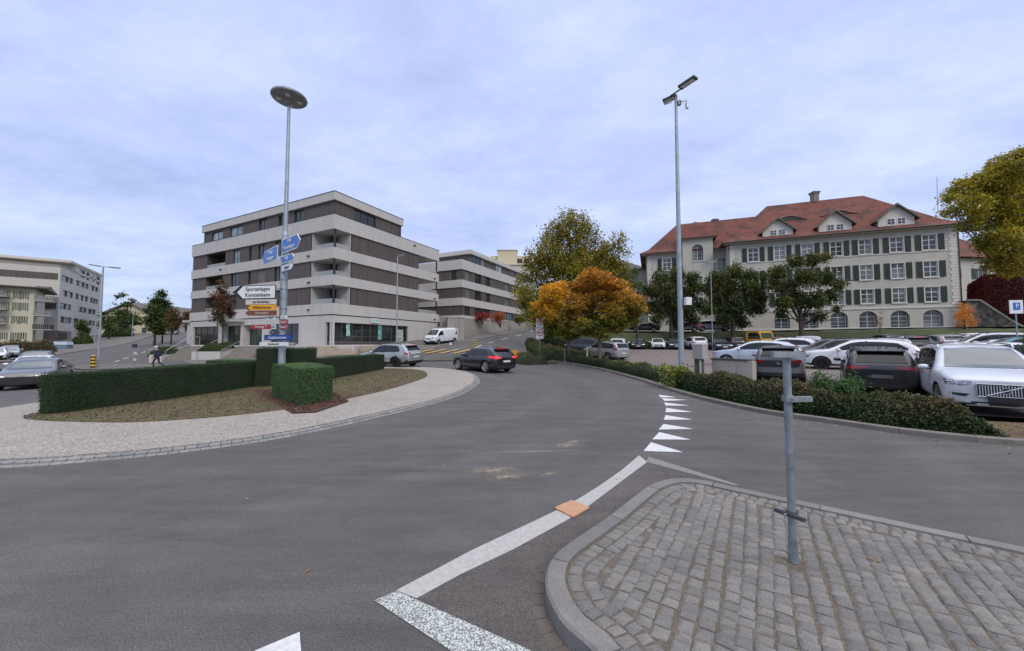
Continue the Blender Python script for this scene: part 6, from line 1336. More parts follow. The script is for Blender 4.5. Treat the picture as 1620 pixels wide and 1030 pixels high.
    tv = BVHTree.FromPolygons([v.co.copy() for v in me2.vertices], [tuple(f.vertices) for f in me2.polygons])
    def patch(nm, poly, ax, m, off=.006, parent=root, cell=.12, depth=.03):
        bm = bmesh.new(); vs = [bm.verts.new((q[0], q[1], 0)) for q in poly]; f = bm.faces.new(vs); bmesh.ops.triangulate(bm, faces=[f])
        for k in (0, 1):
            lo, hi = min(q[k] for q in poly), max(q[k] for q in poly); c = math.ceil(lo/cell)*cell+.0007
            while c < hi:
                bmesh.ops.bisect_plane(bm, geom=bm.verts[:]+bm.edges[:]+bm.faces[:], dist=1e-5, plane_co=(c,0,0) if k == 0 else (0,c,0), plane_no=(1,0,0) if k == 0 else (0,1,0)); c += cell
        D = {'L': (lambda a, b: (a,3,b), (0,-1,0)), 'R': (lambda a, b: (a,-3,b), (0,1,0)), 'F': (lambda a, b: (6,a,b), (-1,0,0)), 'B': (lambda a, b: (-6,a,b), (1,0,0)), 'T': (lambda a, b: (a,b,4), (0,0,-1))}[ax]
        last = None; hits = []
        for v in bm.verts:
            o_ = Vector(D[0](v.co.x, v.co.y)); d_ = Vector(D[1]); hit = tv.ray_cast(o_, d_)
            hits.append((v, o_, d_, hit[3] if hit[0] is not None else None))
        ok = [h[3] for h in hits if h[3] is not None]; mean = sorted(ok)[len(ok)//2] if ok else 3
        for v, o_, d_, t in hits: t = mean if t is None or abs(t-mean) > 1.3 else t; v.co = o_+d_*(t-off)
        be = [e for e in bm.edges if len(e.link_faces) == 1]; r_ = bmesh.ops.extrude_edge_only(bm, edges=be); dv_ = Vector(D[1])*depth
        for v in [g for g in r_['geom'] if isinstance(g, bmesh.types.BMVert)]: v.co += dv_
        bmesh.ops.recalc_face_normals(bm, faces=bm.faces)
        me_ = bpy.data.meshes.new(nm); bm.to_mesh(me_); bm.free(); me_.materials.append(m); ob = bpy.data.objects.new(nm, me_); COL.objects.link(ob); ob.parent = parent; return ob
    mir = lambda poly: [(-a, b) for a, b in poly]
    for poly in p['side']:
        for ax in 'LR': patch('side_window', poly, ax, M_CGL, .009, cell=.09)
    for poly in p.get('pillar', []):
        for ax in 'LR': patch('door_pillar', poly, ax, M_TRIM, .016)
    patch('windscreen', p['wind'], 'F', M_CGL2, .035, cell=.07, depth=.06); patch('rear_window', p['back'], 'B', p.get('bglass', M_CGL), .022, cell=.07, depth=.05)
    for pl_ in p.get('head', []):
        for q in (pl_, mir(pl_)): h_ = patch('headlight', q, 'F', p.get('hmat', M_HEAD), .008, cell=.06)
    for pl_ in p.get('drl', []):
        for q in (pl_, mir(pl_)): patch('daytime_lamp', q, 'F', M_LIT, .014, cell=.06)
    for pl_, m_ in p.get('front', []): patch('grille', pl_, 'F', m_, .009, cell=.08)
    for pl_ in p.get('tail', []):
        for q in (pl_, mir(pl_)): patch('taillight', q, 'B', p.get('tmat', M_TAIL), .010, cell=.06)
    for pl_ in p.get('tails', []):
        for ax in 'LR': patch('taillight', pl_, ax, p.get('tmat', M_TAIL), .009, cell=.06)
    for pl_ in p.get('heads', []):
        for ax in 'LR': patch('headlight', pl_, ax, p.get('hmat', M_HEAD), .009, cell=.06)
    for nm, pl_, ax, m_, of in p.get('extra', []): patch(nm, pl_, ax, m_, of, cell=.08)
    if p.get('plate_r'): z = p['plate_r']; patch('number_plate', [(-.26,z),(.26,z),(.26,z+.11),(-.26,z+.11)], 'B', M_PLATE, .014)
    if p.get('plate_f'): z = p['plate_f']; patch('number_plate', [(-.26,z),(.26,z),(.26,z+.11),(-.26,z+.11)], 'F', p.get('plate_m', M_PLATE), .03)
    for x, z in p.get('handles', []):
        for ax in 'LR': patch('door_handle', [(x-.1,z-.012),(x+.1,z-.012),(x+.1,z+.012),(x-.1,z+.012)], ax, M_CHR if p.get('chrome') else col, .028)
    for x in p.get('seams', []):      # door shut lines
        for ax in 'LR': patch('door_seam', [(x-.006,zf+.25),(x+.006,zf+.25),(x+.006,smoothtab(belt,x)-.02),(x-.006,smoothtab(belt,x)-.02)], ax, M_TRIM, .004, cell=.1)
    mx, mz = p['mirror']
    for s_ in (-1, 1):
        m_ = MB(); y = s_*(hw0+.09); m_.lathe((mx+.02, y, mz), [(.001,-.12),(.055,-.11),(.085,-.05),(.09,.03),(.07,.09),(.001,.11)], 12, 'y', 0); 
        for k, v in enumerate(m_.v): m_.v[k] = (mx+(v[0]-mx)*1.0, v[1], mz+(v[2]-mz)*.85)
        m_.box((mx+.02, s_*(hw0-.02), mz-.05), (.06,.12,.04), m=1); m_.build('mirror', [p.get('mirc', col), M_TRIM], root, origin=(0,0,0), smooth=True)
    if p.get('rails'):
        a, b_, z = p['rails']
        for s_ in (-1, 1):
            m_ = MB(); y = s_*(hw0*.965-(z-1.0)*p.get('tumble', .36)-.02); m_.path([(a,y,z-.05),(a+.12,y,z+.03),((a+b_)/2,y,z+.05),(b_-.12,y,z+.03),(b_,y,z-.05)], [.02]*5, 6); m_.build('roof_rail', p.get('railm', M_TRIM), root, origin=(0,0,0))
    if p.get('spoiler'):
        x, z, w_ = p['spoiler']; m_ = MB(); m_.hexa([(x-.12,-w_,z-.03),(x+.2,-w_*1.02,z-.02),(x+.2,w_*1.02,z-.02),(x-.12,w_,z-.03),(x-.12,-w_,z-.002),(x+.2,-w_*1.02,z+.015),(x+.2,w_*1.02,z+.015),(x-.12,w_,z-.002)]); m_.build('spoiler', p.get('spm', col), root, origin=(0,0,0))
    if p.get('fin'): x, z = p['fin']; m_ = MB(); m_.add([(x-.12,-.02,z),(x+.1,-.02,z),(x-.08,0,z+.07),(x-.12,.02,z),(x+.1,.02,z)], [(0,1,2),(3,2,4),(0,2,3),(1,4,2)]); m_.build('antenna_fin', col, root, origin=(0,0,0))
    ty_, rm = wheel_meshes(rw, p.get('ww', .23), p.get('rim', M_RIM), p.get('spokes', 5))
    for x in (xf, xr):
        for s_ in (-1, 1):
            w_ = empty('wheel', (x, s_*(hw0-.13), rw), 0 if s_ > 0 else math.pi); w_.parent = root
            for nm, m_ in (('tyre', ty_), ('rim', rm)): o_ = bpy.data.objects.new(nm, m_); COL.objects.link(o_); o_.parent = w_
    return root
def rect(x0, x1, z0, z1): return [(x0,z0),(x1,z0),(x1,z1),(x0,z1)]
SUV = dict(L=4.95, W=1.96, H=1.77, r=.37, axf=1.53, axr=-1.46, zf=.24, clad=0, tumble=.34,
  top=[(-2.475,1.0),(-2.43,1.12),(-2.38,1.24),(-2.2,1.55),(-2.05,1.70),(-1.6,1.75),(-.6,1.775),(.1,1.76),(.45,1.70),(.8,1.50),(1.12,1.27),(1.35,1.15),(1.7,1.135),(2.1,1.09),(2.3,1.04),(2.44,.93),(2.475,.84)],
  belt=[(-2.475,.98),(-2.2,1.06),(-1.0,1.08),(.9,1.07),(1.3,1.08),(2.1,1.02),(2.475,.80)],
  side=[[(-1.85,1.18),(-1.62,1.58),(-.9,1.63),(-.1,1.64),(.35,1.58),(.72,1.36),(.92,1.16),(.88,1.12),(-1.75,1.12)]], pillar=[[(-.32,1.11),(-.22,1.11),(-.26,1.66),(-.34,1.66)],[(-1.28,1.11),(-1.20,1.11),(-1.28,1.62),(-1.34,1.62)]],
  wind=[(-.74,1.19),(.74,1.19),(.60,1.67),(0,1.70),(-.60,1.67)], back=[(-.66,1.20),(.66,1.20),(.55,1.60),(-.55,1.60)],
  head=[[(.52,.90),(.90,.93),(.93,.84),(.88,.79),(.55,.82)]], heads=[[(2.1,.93),(2.36,.92),(2.36,.82),(2.15,.84)]], drl=[[(.60,.875),(.86,.885),(.86,.865),(.60,.855)]],
  tail=[[(.70,.98),(.93,1.0),(.93,.88),(.72,.86)],[(.72,1.0),(.80,1.02),(.70,1.5),(.64,1.5)]], tails=[[(-2.45,1.0),(-2.25,1.02),(-2.25,.9),(-2.45,.88)]],
  front=[([(-.42,.84),(.42,.84),(.44,.66),(.36,.56),(-.36,.56),(-.44,.66)], M_TRIM),([(-.55,.42),(.55,.42),(.45,.30),(-.45,.30)], M_TRIM),([(.55,.60),(.86,.62),(.86,.56),(.62,.53)], M_TRIM),([(-.86,.62),(-.55,.60),(-.62,.53),(-.86,.56)], M_TRIM)],
  handles=[(.0,.97),(-1.0,.98)], chrome=1, seams=[.85,-.27,-1.22], mirror=(.78,1.14), rails=(-1.8,.3,1.73), railm=M_CHR, plate_r=.82, fin=(-1.7,1.76), spokes=5)
COMP = dict(SUV, L=4.5, W=1.85, H=1.63, r=.345, axf=1.38, axr=-1.29, zf=.22, arch=1, clad=.42,
  top=[(-2.25,.95),(-2.21,1.08),(-2.15,1.18),(-1.93,1.46),(-1.8,1.57),(-1.4,1.61),(-.5,1.635),(.1,1.615),(.4,1.56),(.75,1.38),(1.05,1.16),(1.22,1.07),(1.6,1.04),(2.0,.98),(2.15,.9),(2.23,.80),(2.25,.74)],
  belt=[(-2.25,.93),(-2.0,1.03),(-1.0,1.02),(.9,.98),(1.2,1.0),(1.9,.92),(2.25,.7)],
  side=[[(-1.62,1.14),(-1.42,1.44),(-.8,1.50),(-.1,1.51),(.3,1.46),(.65,1.26),(.85,1.08),(.8,1.04),(-1.5,1.08)]], pillar=[[(-.3,1.03),(-.2,1.03),(-.24,1.53),(-.32,1.53)],[(-1.12,1.05),(-1.05,1.05),(-1.12,1.5),(-1.17,1.5)]],
  wind=[(-.68,1.10),(.68,1.10),(.56,1.53),(0,1.56),(-.56,1.53)], back=[(-.62,1.16),(.62,1.16),(.52,1.48),(-.52,1.48)],
  head=[[(.45,.82),(.82,.85),(.86,.76),(.80,.72),(.5,.74)]], heads=[[(1.9,.86),(2.15,.85),(2.15,.76),(1.95,.77)]], drl=[[(.52,.80),(.8,.82),(.8,.80),(.52,.78)]],
  tail=[[(.42,1.02),(.86,1.04),(.86,.92),(.46,.95)]], tails=[[(-2.2,1.03),(-2.0,1.04),(-2.0,.94),(-2.2,.92)]],
  front=[([(-.40,.76),(.40,.76),(.42,.62),(-.42,.62)], M_TRIM),([(-.6,.48),(.6,.48),(.5,.30),(-.5,.30)], M_TRIM)], handles=[(.0,.90),(-.95,.92)], chrome=0, seams=[.8,-.25,-1.1], mirror=(.72,1.06), rails=(-1.6,.2,1.585), railm=M_TRIM, plate_r=.68, plate_f=.5, fin=(-1.5,1.615))
HATCH = dict(COMP, L=4.3, W=1.80, H=1.43, r=.33, axf=1.32, axr=-1.28, zf=.15, arch=0, clad=0, tumble=.40,
  top=[(-2.15,.86),(-2.12,.98),(-2.06,1.04),(-1.85,1.24),(-1.65,1.37),(-1.2,1.42),(-.5,1.43),(0,1.41),(.3,1.36),(.7,1.16),(1.05,.97),(1.2,.91),(1.6,.87),(1.95,.80),(2.08,.73),(2.14,.64),(2.15,.6)],
  belt=[(-2.15,.84),(-1.9,.93),(-1.0,.92),(.9,.86),(1.2,.85),(1.9,.76),(2.15,.58)],
  side=[[(-1.5,1.05),(-1.25,1.25),(-.7,1.31),(-.1,1.32),(.22,1.28),(.6,1.08),(.8,.93),(.75,.90),(-1.4,.97)]], pillar=[[(-.3,.90),(-.2,.90),(-.24,1.34),(-.32,1.34)]],
  wind=[(-.66,.95),(.66,.95),(.55,1.33),(0,1.36),(-.55,1.33)], back=[(-.60,1.06),(.60,1.06),(.50,1.29),(-.50,1.29)],
  head=[[(.45,.70),(.80,.74),(.84,.65),(.78,.61),(.5,.62)]], heads=[[(1.8,.74),(2.05,.73),(2.05,.65),(1.85,.66)]], drl=[[(.52,.68),(.78,.70),(.78,.685),(.52,.665)]],
  tail=[[(.38,.90),(.86,.94),(.86,.80),(.42,.83)]], tails=[[(-2.1,.93),(-1.85,.95),(-1.88,.84),(-2.1,.81)]],
  front=[([(-.42,.66),(.42,.66),(.40,.40),(-.40,.40)], M_TRIM),([(-.75,.40),(.75,.40),(.7,.22),(-.7,.22)], M_TRIM)], handles=[(.0,.80),(-.92,.83)], seams=[.75,-.25,-1.05], mirror=(.66,.95), rails=None, plate_r=.60, plate_f=.42, fin=(-1.35,1.42), spoiler=(-1.80,1.39,.58), spokes=10)
SEDAN = dict(HATCH, L=4.5, W=1.85, H=1.43, r=.335, axf=1.36, axr=-1.33,
  top=[(-2.25,.80),(-2.22,.95),(-2.15,1.03),(-1.8,1.08),(-1.5,1.17),(-1.0,1.38),(-.6,1.43),(-.1,1.42),(.25,1.36),(.7,1.13),(1.05,.95),(1.2,.90),(1.7,.84),(2.05,.76),(2.18,.67),(2.24,.58),(2.25,.55)],
  belt=[(-2.25,.78),(-1.9,.95),(-1.0,.92),(.9,.86),(1.2,.84),(2.0,.72),(2.25,.53)], back=[(-.58,1.12),(.58,1.12),(.48,1.34),(-.48,1.34)],
  side=[[(-1.35,1.06),(-.95,1.27),(-.6,1.31),(-.1,1.32),(.2,1.27),(.6,1.06),(.8,.92),(.75,.89),(-1.25,.97)]],
  head=[[(.40,.66),(.82,.70),(.88,.60),(.80,.57),(.5,.60)]], drl=[[(.46,.655),(.86,.685),(.86,.655),(.46,.63)]], front=[([(-.70,.55),(.70,.55),(.62,.62),(-.62,.62)], M_TRIM),([(-.74,.55),(.74,.55),(.55,.20),(-.55,.20)], M_TRIM)], spoiler=None, fin=(-1.0,1.40), plate_r=.75, spokes=10)
WAGON = dict(COMP, L=4.6, W=1.82, H=1.62, r=.325, zf=.18, arch=0, clad=0,
  top=[(-2.3,.92),(-2.27,1.0),(-2.22,1.10),(-2.08,1.40),(-1.98,1.52),(-1.5,1.58),(-.5,1.62),(.2,1.60),(.55,1.53),(.95,1.28),(1.25,1.08),(1.4,1.02),(1.8,.95),(2.1,.86),(2.22,.76),(2.29,.66),(2.3,.62)],
  belt=[(-2.3,.90),(-2.0,1.0),(-1.0,.98),(.9,.95),(1.3,.96),(2.0,.84),(2.3,.6)],
  side=[[(-1.85,1.12),(-1.72,1.42),(-.8,1.49),(0,1.50),(.45,1.44),(.85,1.22),(1.08,1.04),(1.0,1.0),(-1.8,1.03)]], pillar=[[(-.2,.99),(-.12,.99),(-.15,1.52),(-.22,1.52)],[(-1.15,1.0),(-1.07,1.0),(-1.12,1.5),(-1.18,1.5)]],
  wind=[(-.68,1.06),(.68,1.06),(.57,1.51),(0,1.55),(-.57,1.51)], back=[(-.62,1.10),(.62,1.10),(.55,1.45),(-.55,1.45)],
  tail=[[(.58,1.02),(.86,1.02),(.86,.86),(.72,.88)],[(.70,1.0),(.84,1.02),(.78,1.30),(.74,1.30)]], tails=[[(-2.2,1.15),(-2.02,1.02),(-2.0,.92),(-2.25,.88)]], rails=(-1.8,.3,1.58), plate_r=.58, spokes=7, fin=(-1.5,1.6), mirror=(.85,1.03), seams=[.95,-.15,-1.1], handles=[(.1,.88),(-.85,.90)])
VAN = dict(WAGON, cat='van', L=4.9, W=1.92, H=1.96, r=.33, axf=1.55, axr=-1.55, zf=.2, tumble=.16, clad=.38,
  top=[(-2.45,1.0),(-2.43,1.4),(-2.40,1.80),(-2.3,1.92),(-1.5,1.96),(.3,1.96),(.8,1.92),(1.05,1.82),(1.4,1.52),(1.72,1.22),(1.85,1.13),(2.1,1.06),(2.3,.96),(2.4,.84),(2.44,.74),(2.45,.7)],
  belt=[(-2.45,.98),(-2.3,1.1),(1.2,1.1),(1.7,1.1),(2.1,1.0),(2.45,.68)],
  side=[[(.55,1.16),(.58,1.62),(1.02,1.66),(1.35,1.42),(1.58,1.22),(1.5,1.14)]], pillar=[],
  wind=[(-.74,1.20),(.74,1.20),(.66,1.78),(0,1.82),(-.66,1.78)], back=[(-.6,1.2),(.6,1.2),(.55,1.6),(-.55,1.6)],
  head=[[(.50,.98),(.80,1.0),(.86,.84),(.78,.78),(.55,.84)]], heads=[[(2.0,1.0),(2.25,.97),(2.3,.82),(2.05,.85)]], drl=[], tail=[[(.80,1.0),(.92,1.0),(.90,1.45),(.80,1.45)]], tails=[],
  front=[([(-.45,.86),(.45,.86),(.40,.76),(-.40,.76)], M_TRIM),([(-.85,.55),(.85,.55),(.8,.28),(-.8,.28)], M_TRIM)], front_low=.55, rails=None, fin=None, mirror=(1.35,1.24), mirc=M_TRIM, seams=[.45,1.55,-.65,-2.2], handles=[(.7,1.0)], plate_f=.45, plate_r=.6, spokes=6, extra=[('side_logo', rect(-1.2,-.3,1.45,1.58), 'R', mat('faint_logo', (.40,.44,.55), .5), .006)])
PROTO = {}
CMAP = {}
def register(root):
    for o in bpy.data.objects:
        if o.parent: CMAP.setdefault(o.parent.name, []).append(o)
def place(o, pos, yaw, pitch=0):
    """yaw: heading angle of the car's front in the ground plane; follows the slope"""
    x, y = pos[0], pos[1]; h = Vector((math.cos(yaw), math.sin(yaw))); z1, z2 = TZ(x+h.x*1.4, y+h.y*1.4), TZ(x-h.x*1.4, y-h.y*1.4)
    s1, s2 = TZ(x-h.y*.8, y+h.x*.8), TZ(x+h.y*.8, y-h.x*.8); lift = pos[2] if len(pos) > 2 else 0
    X = Vector((h.x*2.8, h.y*2.8, z1-z2)).normalized(); Yv = Vector((-h.y*1.6, h.x*1.6, s1-s2)); Z = X.cross(Yv).normalized(); Yv = Z.cross(X)
    o.matrix_world = Matrix(((X.x,Yv.x,Z.x,x),(X.y,Yv.y,Z.y,y),(X.z,Yv.z,Z.z,(z1+z2)/2+lift),(0,0,0,1)))
G_CARS = 'parked cars'
def new(kind, label, col, name='parked_car', group=G_CARS, **over):
    p = dict(kind); p.update(over); return car(name, label, p, PT[col], group)
def dup(src, label, col, name=None):
    c = copy_tree(src, None); 
    if name: c.name = name
    c['label'] = label
    def rep(o):
        for ch in kids(o):
            if ch.name.split('.')[0] in ('body','mirror','door_handle','spoiler','antenna_fin') and ch.data:
                sl = ch.material_slots[0]
                if ch.data.materials[0] == src['_col'] if '_col' in src else True:
                    sl.link = 'OBJECT'; sl.material = PT[col]
            rep(ch)
    rep(c); return c
AXV = Vector((.64,.77)); YA = math.atan2(-.77, -.64)       # stalls by the shrub hedge: nose towards the viewer
# -- nearest white estate SUV with the vertical bar grille and a ring and bar emblem
V = new(SUV, 'big white SUV nearest the camera, facing the road with an upright bar grille', 'white2', group=G_CARS, front_low=.36, front=SUV['front'][1:], head=[[(.50,.92),(.92,.95),(.95,.86),(.90,.80),(.70,.80),(.52,.84)]], drl=[], hmat=M_HEAD, plate_f=None)
place(V, (13.38, 10.8), YA)
Bv = [c for c in kids(V) if c.name.startswith('body')][0]
g_ = MB(); xg = 2.475
for z0, z1, w_ in ((.56,.85,.43),): g_.hexa([(xg-.12,-w_,z0),(xg+.01,-w_,z0),(xg+.01,w_,z0),(xg-.12,w_,z0),(xg-.14,-w_,z1),(xg-.01,-w_,z1),(xg-.01,w_,z1),(xg-.14,w_,z1)])
gr_ = g_.build('grille', M_TRIM, V, origin=(0,0,0)); g_ = MB()
for i in range(19): y = -.40+.8*i/18; g_.hexa([(xg+.005,y-.008,.575),(xg+.03,y-.008,.575),(xg+.03,y+.008,.575),(xg+.005,y+.008,.575),(xg-.015,y-.008,.835),(xg+.012,y-.008,.835),(xg+.012,y+.008,.835),(xg-.015,y+.008,.835)])
g_.build('grille_bars', M_CHR, gr_, origin=(0,0,0)); g_ = MB()
fr_ = [(-.44,.56),(.44,.56),(.45,.86),(-.45,.86)]
for a, b_ in zip(fr_, fr_[1:]+fr_[:1]): g_.tube((xg+.02-.06*(a[1]-.56),a[0],a[1]), (xg+.02-.06*(b_[1]-.56),b_[0],b_[1]), .012, n=6)
g_.build('grille_frame', M_CHR, gr_, origin=(0,0,0)); g_ = MB(); g_.lathe((xg+.025,0,.71), [(.075,-.01),(.085,0),(.085,.015),(.06,.015),(.06,-.01)], 24, 'x'); g_.lathe((xg+.03,0,.71), [(.0,.0),(.055,.0)], 20, 'x', 1)
g_.tube((xg+.04,-.30,.585), (xg+.02,.30,.835), .014, n=6); g_.build('emblem', [M_CHR, M_TRIM], V, origin=(0,0,0))
for s_ in (-1, 1):
    g_ = MB(); g_.tube((xg-.07,s_*.60,.885), (xg-.20,s_*.90,.90), .014, n=6); g_.tube((xg-.05,s_*.60,.835), (xg-.19,s_*.88,.84), .012, n=6); g_.build('daytime_lamp', M_LIT if False else M_CHR, V, origin=(0,0,0))
g_ = MB(); g_.box((xg+.03,0,.50), (.03,.56,.13)); g_.build('number_plate_holder', M_TRIM, V, origin=(0,0,0)); g_ = MB(); g_.box((xg-.02,0,.335), (.10,1.25,.03)); g_.build('bumper_trim', M_CHR, V, origin=(0,0,0))
# -- black SUV seen from behind
def two(u, z=1): return gd(u, z)
K1 = new(COMP, 'black SUV seen from behind with red wraparound taillights, left of the nearest white SUV', 'black', rear_low=.55, plate_r=None, extra=[('number_plate', rect(-.26,.26,.66,.77), 'B', mat('plate_dim', (.10,.10,.10), .5), .014)], spoiler=(-1.90,1.545,.58), tail=[[(.30,1.03),(.84,1.05),(.86,.93),(.55,.95),(.32,.99)]], rails=(-1.6,.2,1.585), rim=M_RIM)
K1e = MB(); K1e.lathe((-2.235,0,1.02), [(0,-.01),(.045,-.01),(.045,0)], 16, 'x'); K1e.build('emblem', M_CHR, K1, origin=(0,0,0))
place(K1, (13.55, 13.9), math.atan2(.77,.64))
# -- grey crossover with black panel and round emblem between lights
K2 = new(COMP, 'dark grey hatchback SUV seen from behind with a full width black light panel', 'grey', L=4.26, rear_low=.50, tail=[[(.50,1.02),(.86,1.03),(.88,.88),(.55,.90)]], extra=[('light_panel', [(-.84,1.0),(.84,1.0),(.86,.80),(.6,.72),(-.6,.72),(-.86,.80)], 'B', M_TRIM, .008)], spoiler=(-1.88,1.52,.58), spm=M_TRIM, plate_r=None, rails=None, top=[(-2.25,.93),(-2.2,1.08),(-2.12,1.16),(-1.98,1.42),(-1.85,1.53),(-1.4,1.56),(-.5,1.575),(.1,1.56),(.4,1.5),(.75,1.36),(1.05,1.16),(1.22,1.07),(1.6,1.04),(2.0,.98),(2.15,.9),(2.23,.80),(2.25,.74)])
e_ = MB(); e_.lathe((-2.262,0,.90), [(.075,-.012),(.075,.0),(.062,.0),(.062,-.012),(.075,-.012)], 24, 'x'); e_.lathe((-2.268,0,.90), [(0,0),(.062,0)], 20, 'x', 1)
for a, b_ in (((-.05,.03),(-.018,-.052)),((-.018,-.052),(0,0)),((0,0),(.018,-.052)),((.018,-.052),(.05,.03)),((-.022,.052),(0,.008)),((0,.008),(.022,.052))): e_.tube((-2.275,a[0],.90+a[1]), (-2.275,b_[0],.90+b_[1]), .007, n=5)
e_.build('emblem', [M_CHR, M_TRIM], K2, origin=(0,0,0)); place(K2, (12.55, 17.4), math.atan2(.80,.60))
# -- white sporty SUV side on (left) and white coupe SUV side on
K3 = new(SUV, 'pale ice white SUV side on behind the low concrete wall, facing left', 'ice', L=4.75, rails=None, clad=0, W=1.93, top=[(-2.475,.95),(-2.43,1.10),(-2.3,1.2),(-2.0,1.40),(-1.7,1.54),(-1.2,1.62),(-.5,1.655),(0,1.64),(.35,1.58),(.8,1.36),(1.12,1.19),(1.35,1.10),(1.7,1.08),(2.1,1.01),(2.3,.95),(2.44,.83),(2.475,.76)], side=[[(-1.75,1.20),(-1.3,1.45),(-.8,1.52),(-.1,1.53),(.28,1.47),(.68,1.28),(.92,1.13),(.88,1.10),(-1.6,1.14)]], wind=[(-.72,1.17),(.72,1.17),(.58,1.55),(0,1.58),(-.58,1.55)], back=[(-.62,1.24),(.62,1.24),(.5,1.5),(-.5,1.5)], pillar=[[(-.32,1.11),(-.22,1.11),(-.26,1.55),(-.34,1.55)]])
place(K3, (15.6, 23.7), math.atan2(.62,-.785))
K4 = new(SUV, 'white SUV side on with black wheels behind the black one, facing left', 'white', L=4.75, rails=None, rim=M_RIMB, tails=[[(-2.45,1.06),(-2.05,1.14),(-2.10,1.0),(-2.45,.96)]], top=[(-2.475,.98),(-2.43,1.10),(-2.35,1.2),(-2.1,1.42),(-1.8,1.58),(-1.3,1.66),(-.5,1.69),(0,1.68),(.35,1.62),(.8,1.42),(1.12,1.22),(1.35,1.13),(1.7,1.11),(2.1,1.04),(2.3,.98),(2.44,.86),(2.475,.78)], side=[[(-1.85,1.22),(-1.45,1.49),(-.8,1.56),(-.1,1.57),(.28,1.51),(.68,1.32),(.92,1.15),(.88,1.12),(-1.7,1.14)]], wind=[(-.72,1.19),(.72,1.19),(.58,1.59),(0,1.62),(-.58,1.59)], back=[(-.62,1.26),(.62,1.26),(.5,1.54),(-.5,1.54)], pillar=[[(-.32,1.11),(-.22,1.11),(-.26,1.6),(-.34,1.6)]])
place(K4, (18.85, 20.25), math.atan2(.62,-.785))
# -- moving cars
A1_ = new(HATCH, 'black hatchback with lit red taillights and silver spoked wheels driving round the roundabout', 'black', 'moving_car', 'cars on the roundabout', tmat=M_TAILON, extra=[('brake_lamp', rect(-.3,.3,1.325,1.35), 'B', M_TAILON, .03),('bumper_insert', [(-.7,.42),(.7,.42),(.66,.30),(-.66,.30)], 'B', M_TRIM, .006)], spokes=10, r=.34)
place(A1_, (-1.75, 22.2), R(133))
S1 = new(COMP, 'grey SUV leaving the roundabout, front hidden behind the clipped hedge', 'silver', 'moving_car', 'cars on the roundabout', L=4.65, rim=M_RIMB, extra=[('brake_lamp', rect(-.3,.3,1.49,1.52), 'B', M_TAILON, .03)], spoiler=(-1.98,1.50,.6), tail=[[(.46,1.02),(.86,1.02),(.86,.90),(.55,.88)]], rear_low=.5)
place(S1, (-8.5, 25.9), R(155))
F1 = new(SEDAN, 'silver saloon with gaping black grille and one blinking light waiting at the left edge', 'bronze', 'moving_car', 'cars queuing on the left', plate_f=None)
place(F1, (-23.9, 18.7), R(-50))
e_ = MB(); e_.box((2.26,0,.63), (.02,.14,.05)); e_.build('emblem', M_CHR, F1, origin=(0,0,0))
ind = MB(); ind.box((2.12,-.72,.645), (.16,.22,.08)); ind.build('blinking_lamp', M_IND, F1, origin=(0,0,0))
F2 = dup(HATCH and A1_, 'white hatchback second in the queue at the left edge, behind the silver saloon', 'white'); F2['group'] = 'cars queuing on the left'; place(F2, (-30.6, 23.8), R(-45))
F3_ = dup(S1, 'blue grey estate third in the queue at the left edge, highest roof', 'blue'); F3_['group'] = 'cars queuing on the left'; place(F3_, (-36.6, 28.6), R(-44))
VN = new(VAN, 'white delivery van parked before the concrete wall by the hill road', 'white', 'parked_van', G_CARS); 
VN['category'] = 'van'; place(VN, (-8.9, 46.3), R(-118))
# -- car park
MP = new(WAGON, 'silver people carrier seen from behind under the orange maple', 'silver'); place(MP, tuple(gd(957,33.5))[:2], R(118)) 
c = lambda src, lb, col, px, Z, yaw, dz=0: place(dup(src, lb, col), (*tuple(gd(px, Z))[:2], .05+dz), yaw)
def both(px, Z): return tuple(gd(px, Z))[:2]
c(MP, 'dark grey estate behind the silver people carrier, mostly hidden by maple trunks', 'dark', 925, 40, R(140))
c(K3, 'white hatchback just behind the rear of the silver people carrier', 'white', 978, 41, R(70))
SED = new(SEDAN, 'black saloon in the back row before the bank, leftmost of that row', 'black'); place(SED, (*both(1010,50), .05), R(-110))
c(A1_, 'small white car second from the left in the back row before the bank', 'white', 1040, 49, R(-108))
c(SED, 'plum dark car in the back row, just left of the tall lamp', 'purple', 1067, 48, R(-106))
c(S1, 'white SUV in the back row, just right of the tall lamp', 'white', 1099, 46.5, R(80))
c(SED, 'dark blue saloon in the back row behind the grey cabinet', 'blue', 1137, 44.5, R(-102))
c(MP, 'dark plum estate in the back row left of the yellow truck', 'brown', 1158, 46, R(78))
for q, lb, col, px, Z, yaw in ((SED,'black car on the upper road, above the back row at its left end','black',1020,57.8,R(160)),(A1_,'silver hatchback on the upper road partly behind the tall lamp','silver',1083,55.5,R(160)),(K3,'silver SUV with dark sills on the upper road, behind the thin car park lamp','silver',1128,54.5,R(-20))):
    place(dup(q, lb, col), (*both(px, Z), .1), yaw)
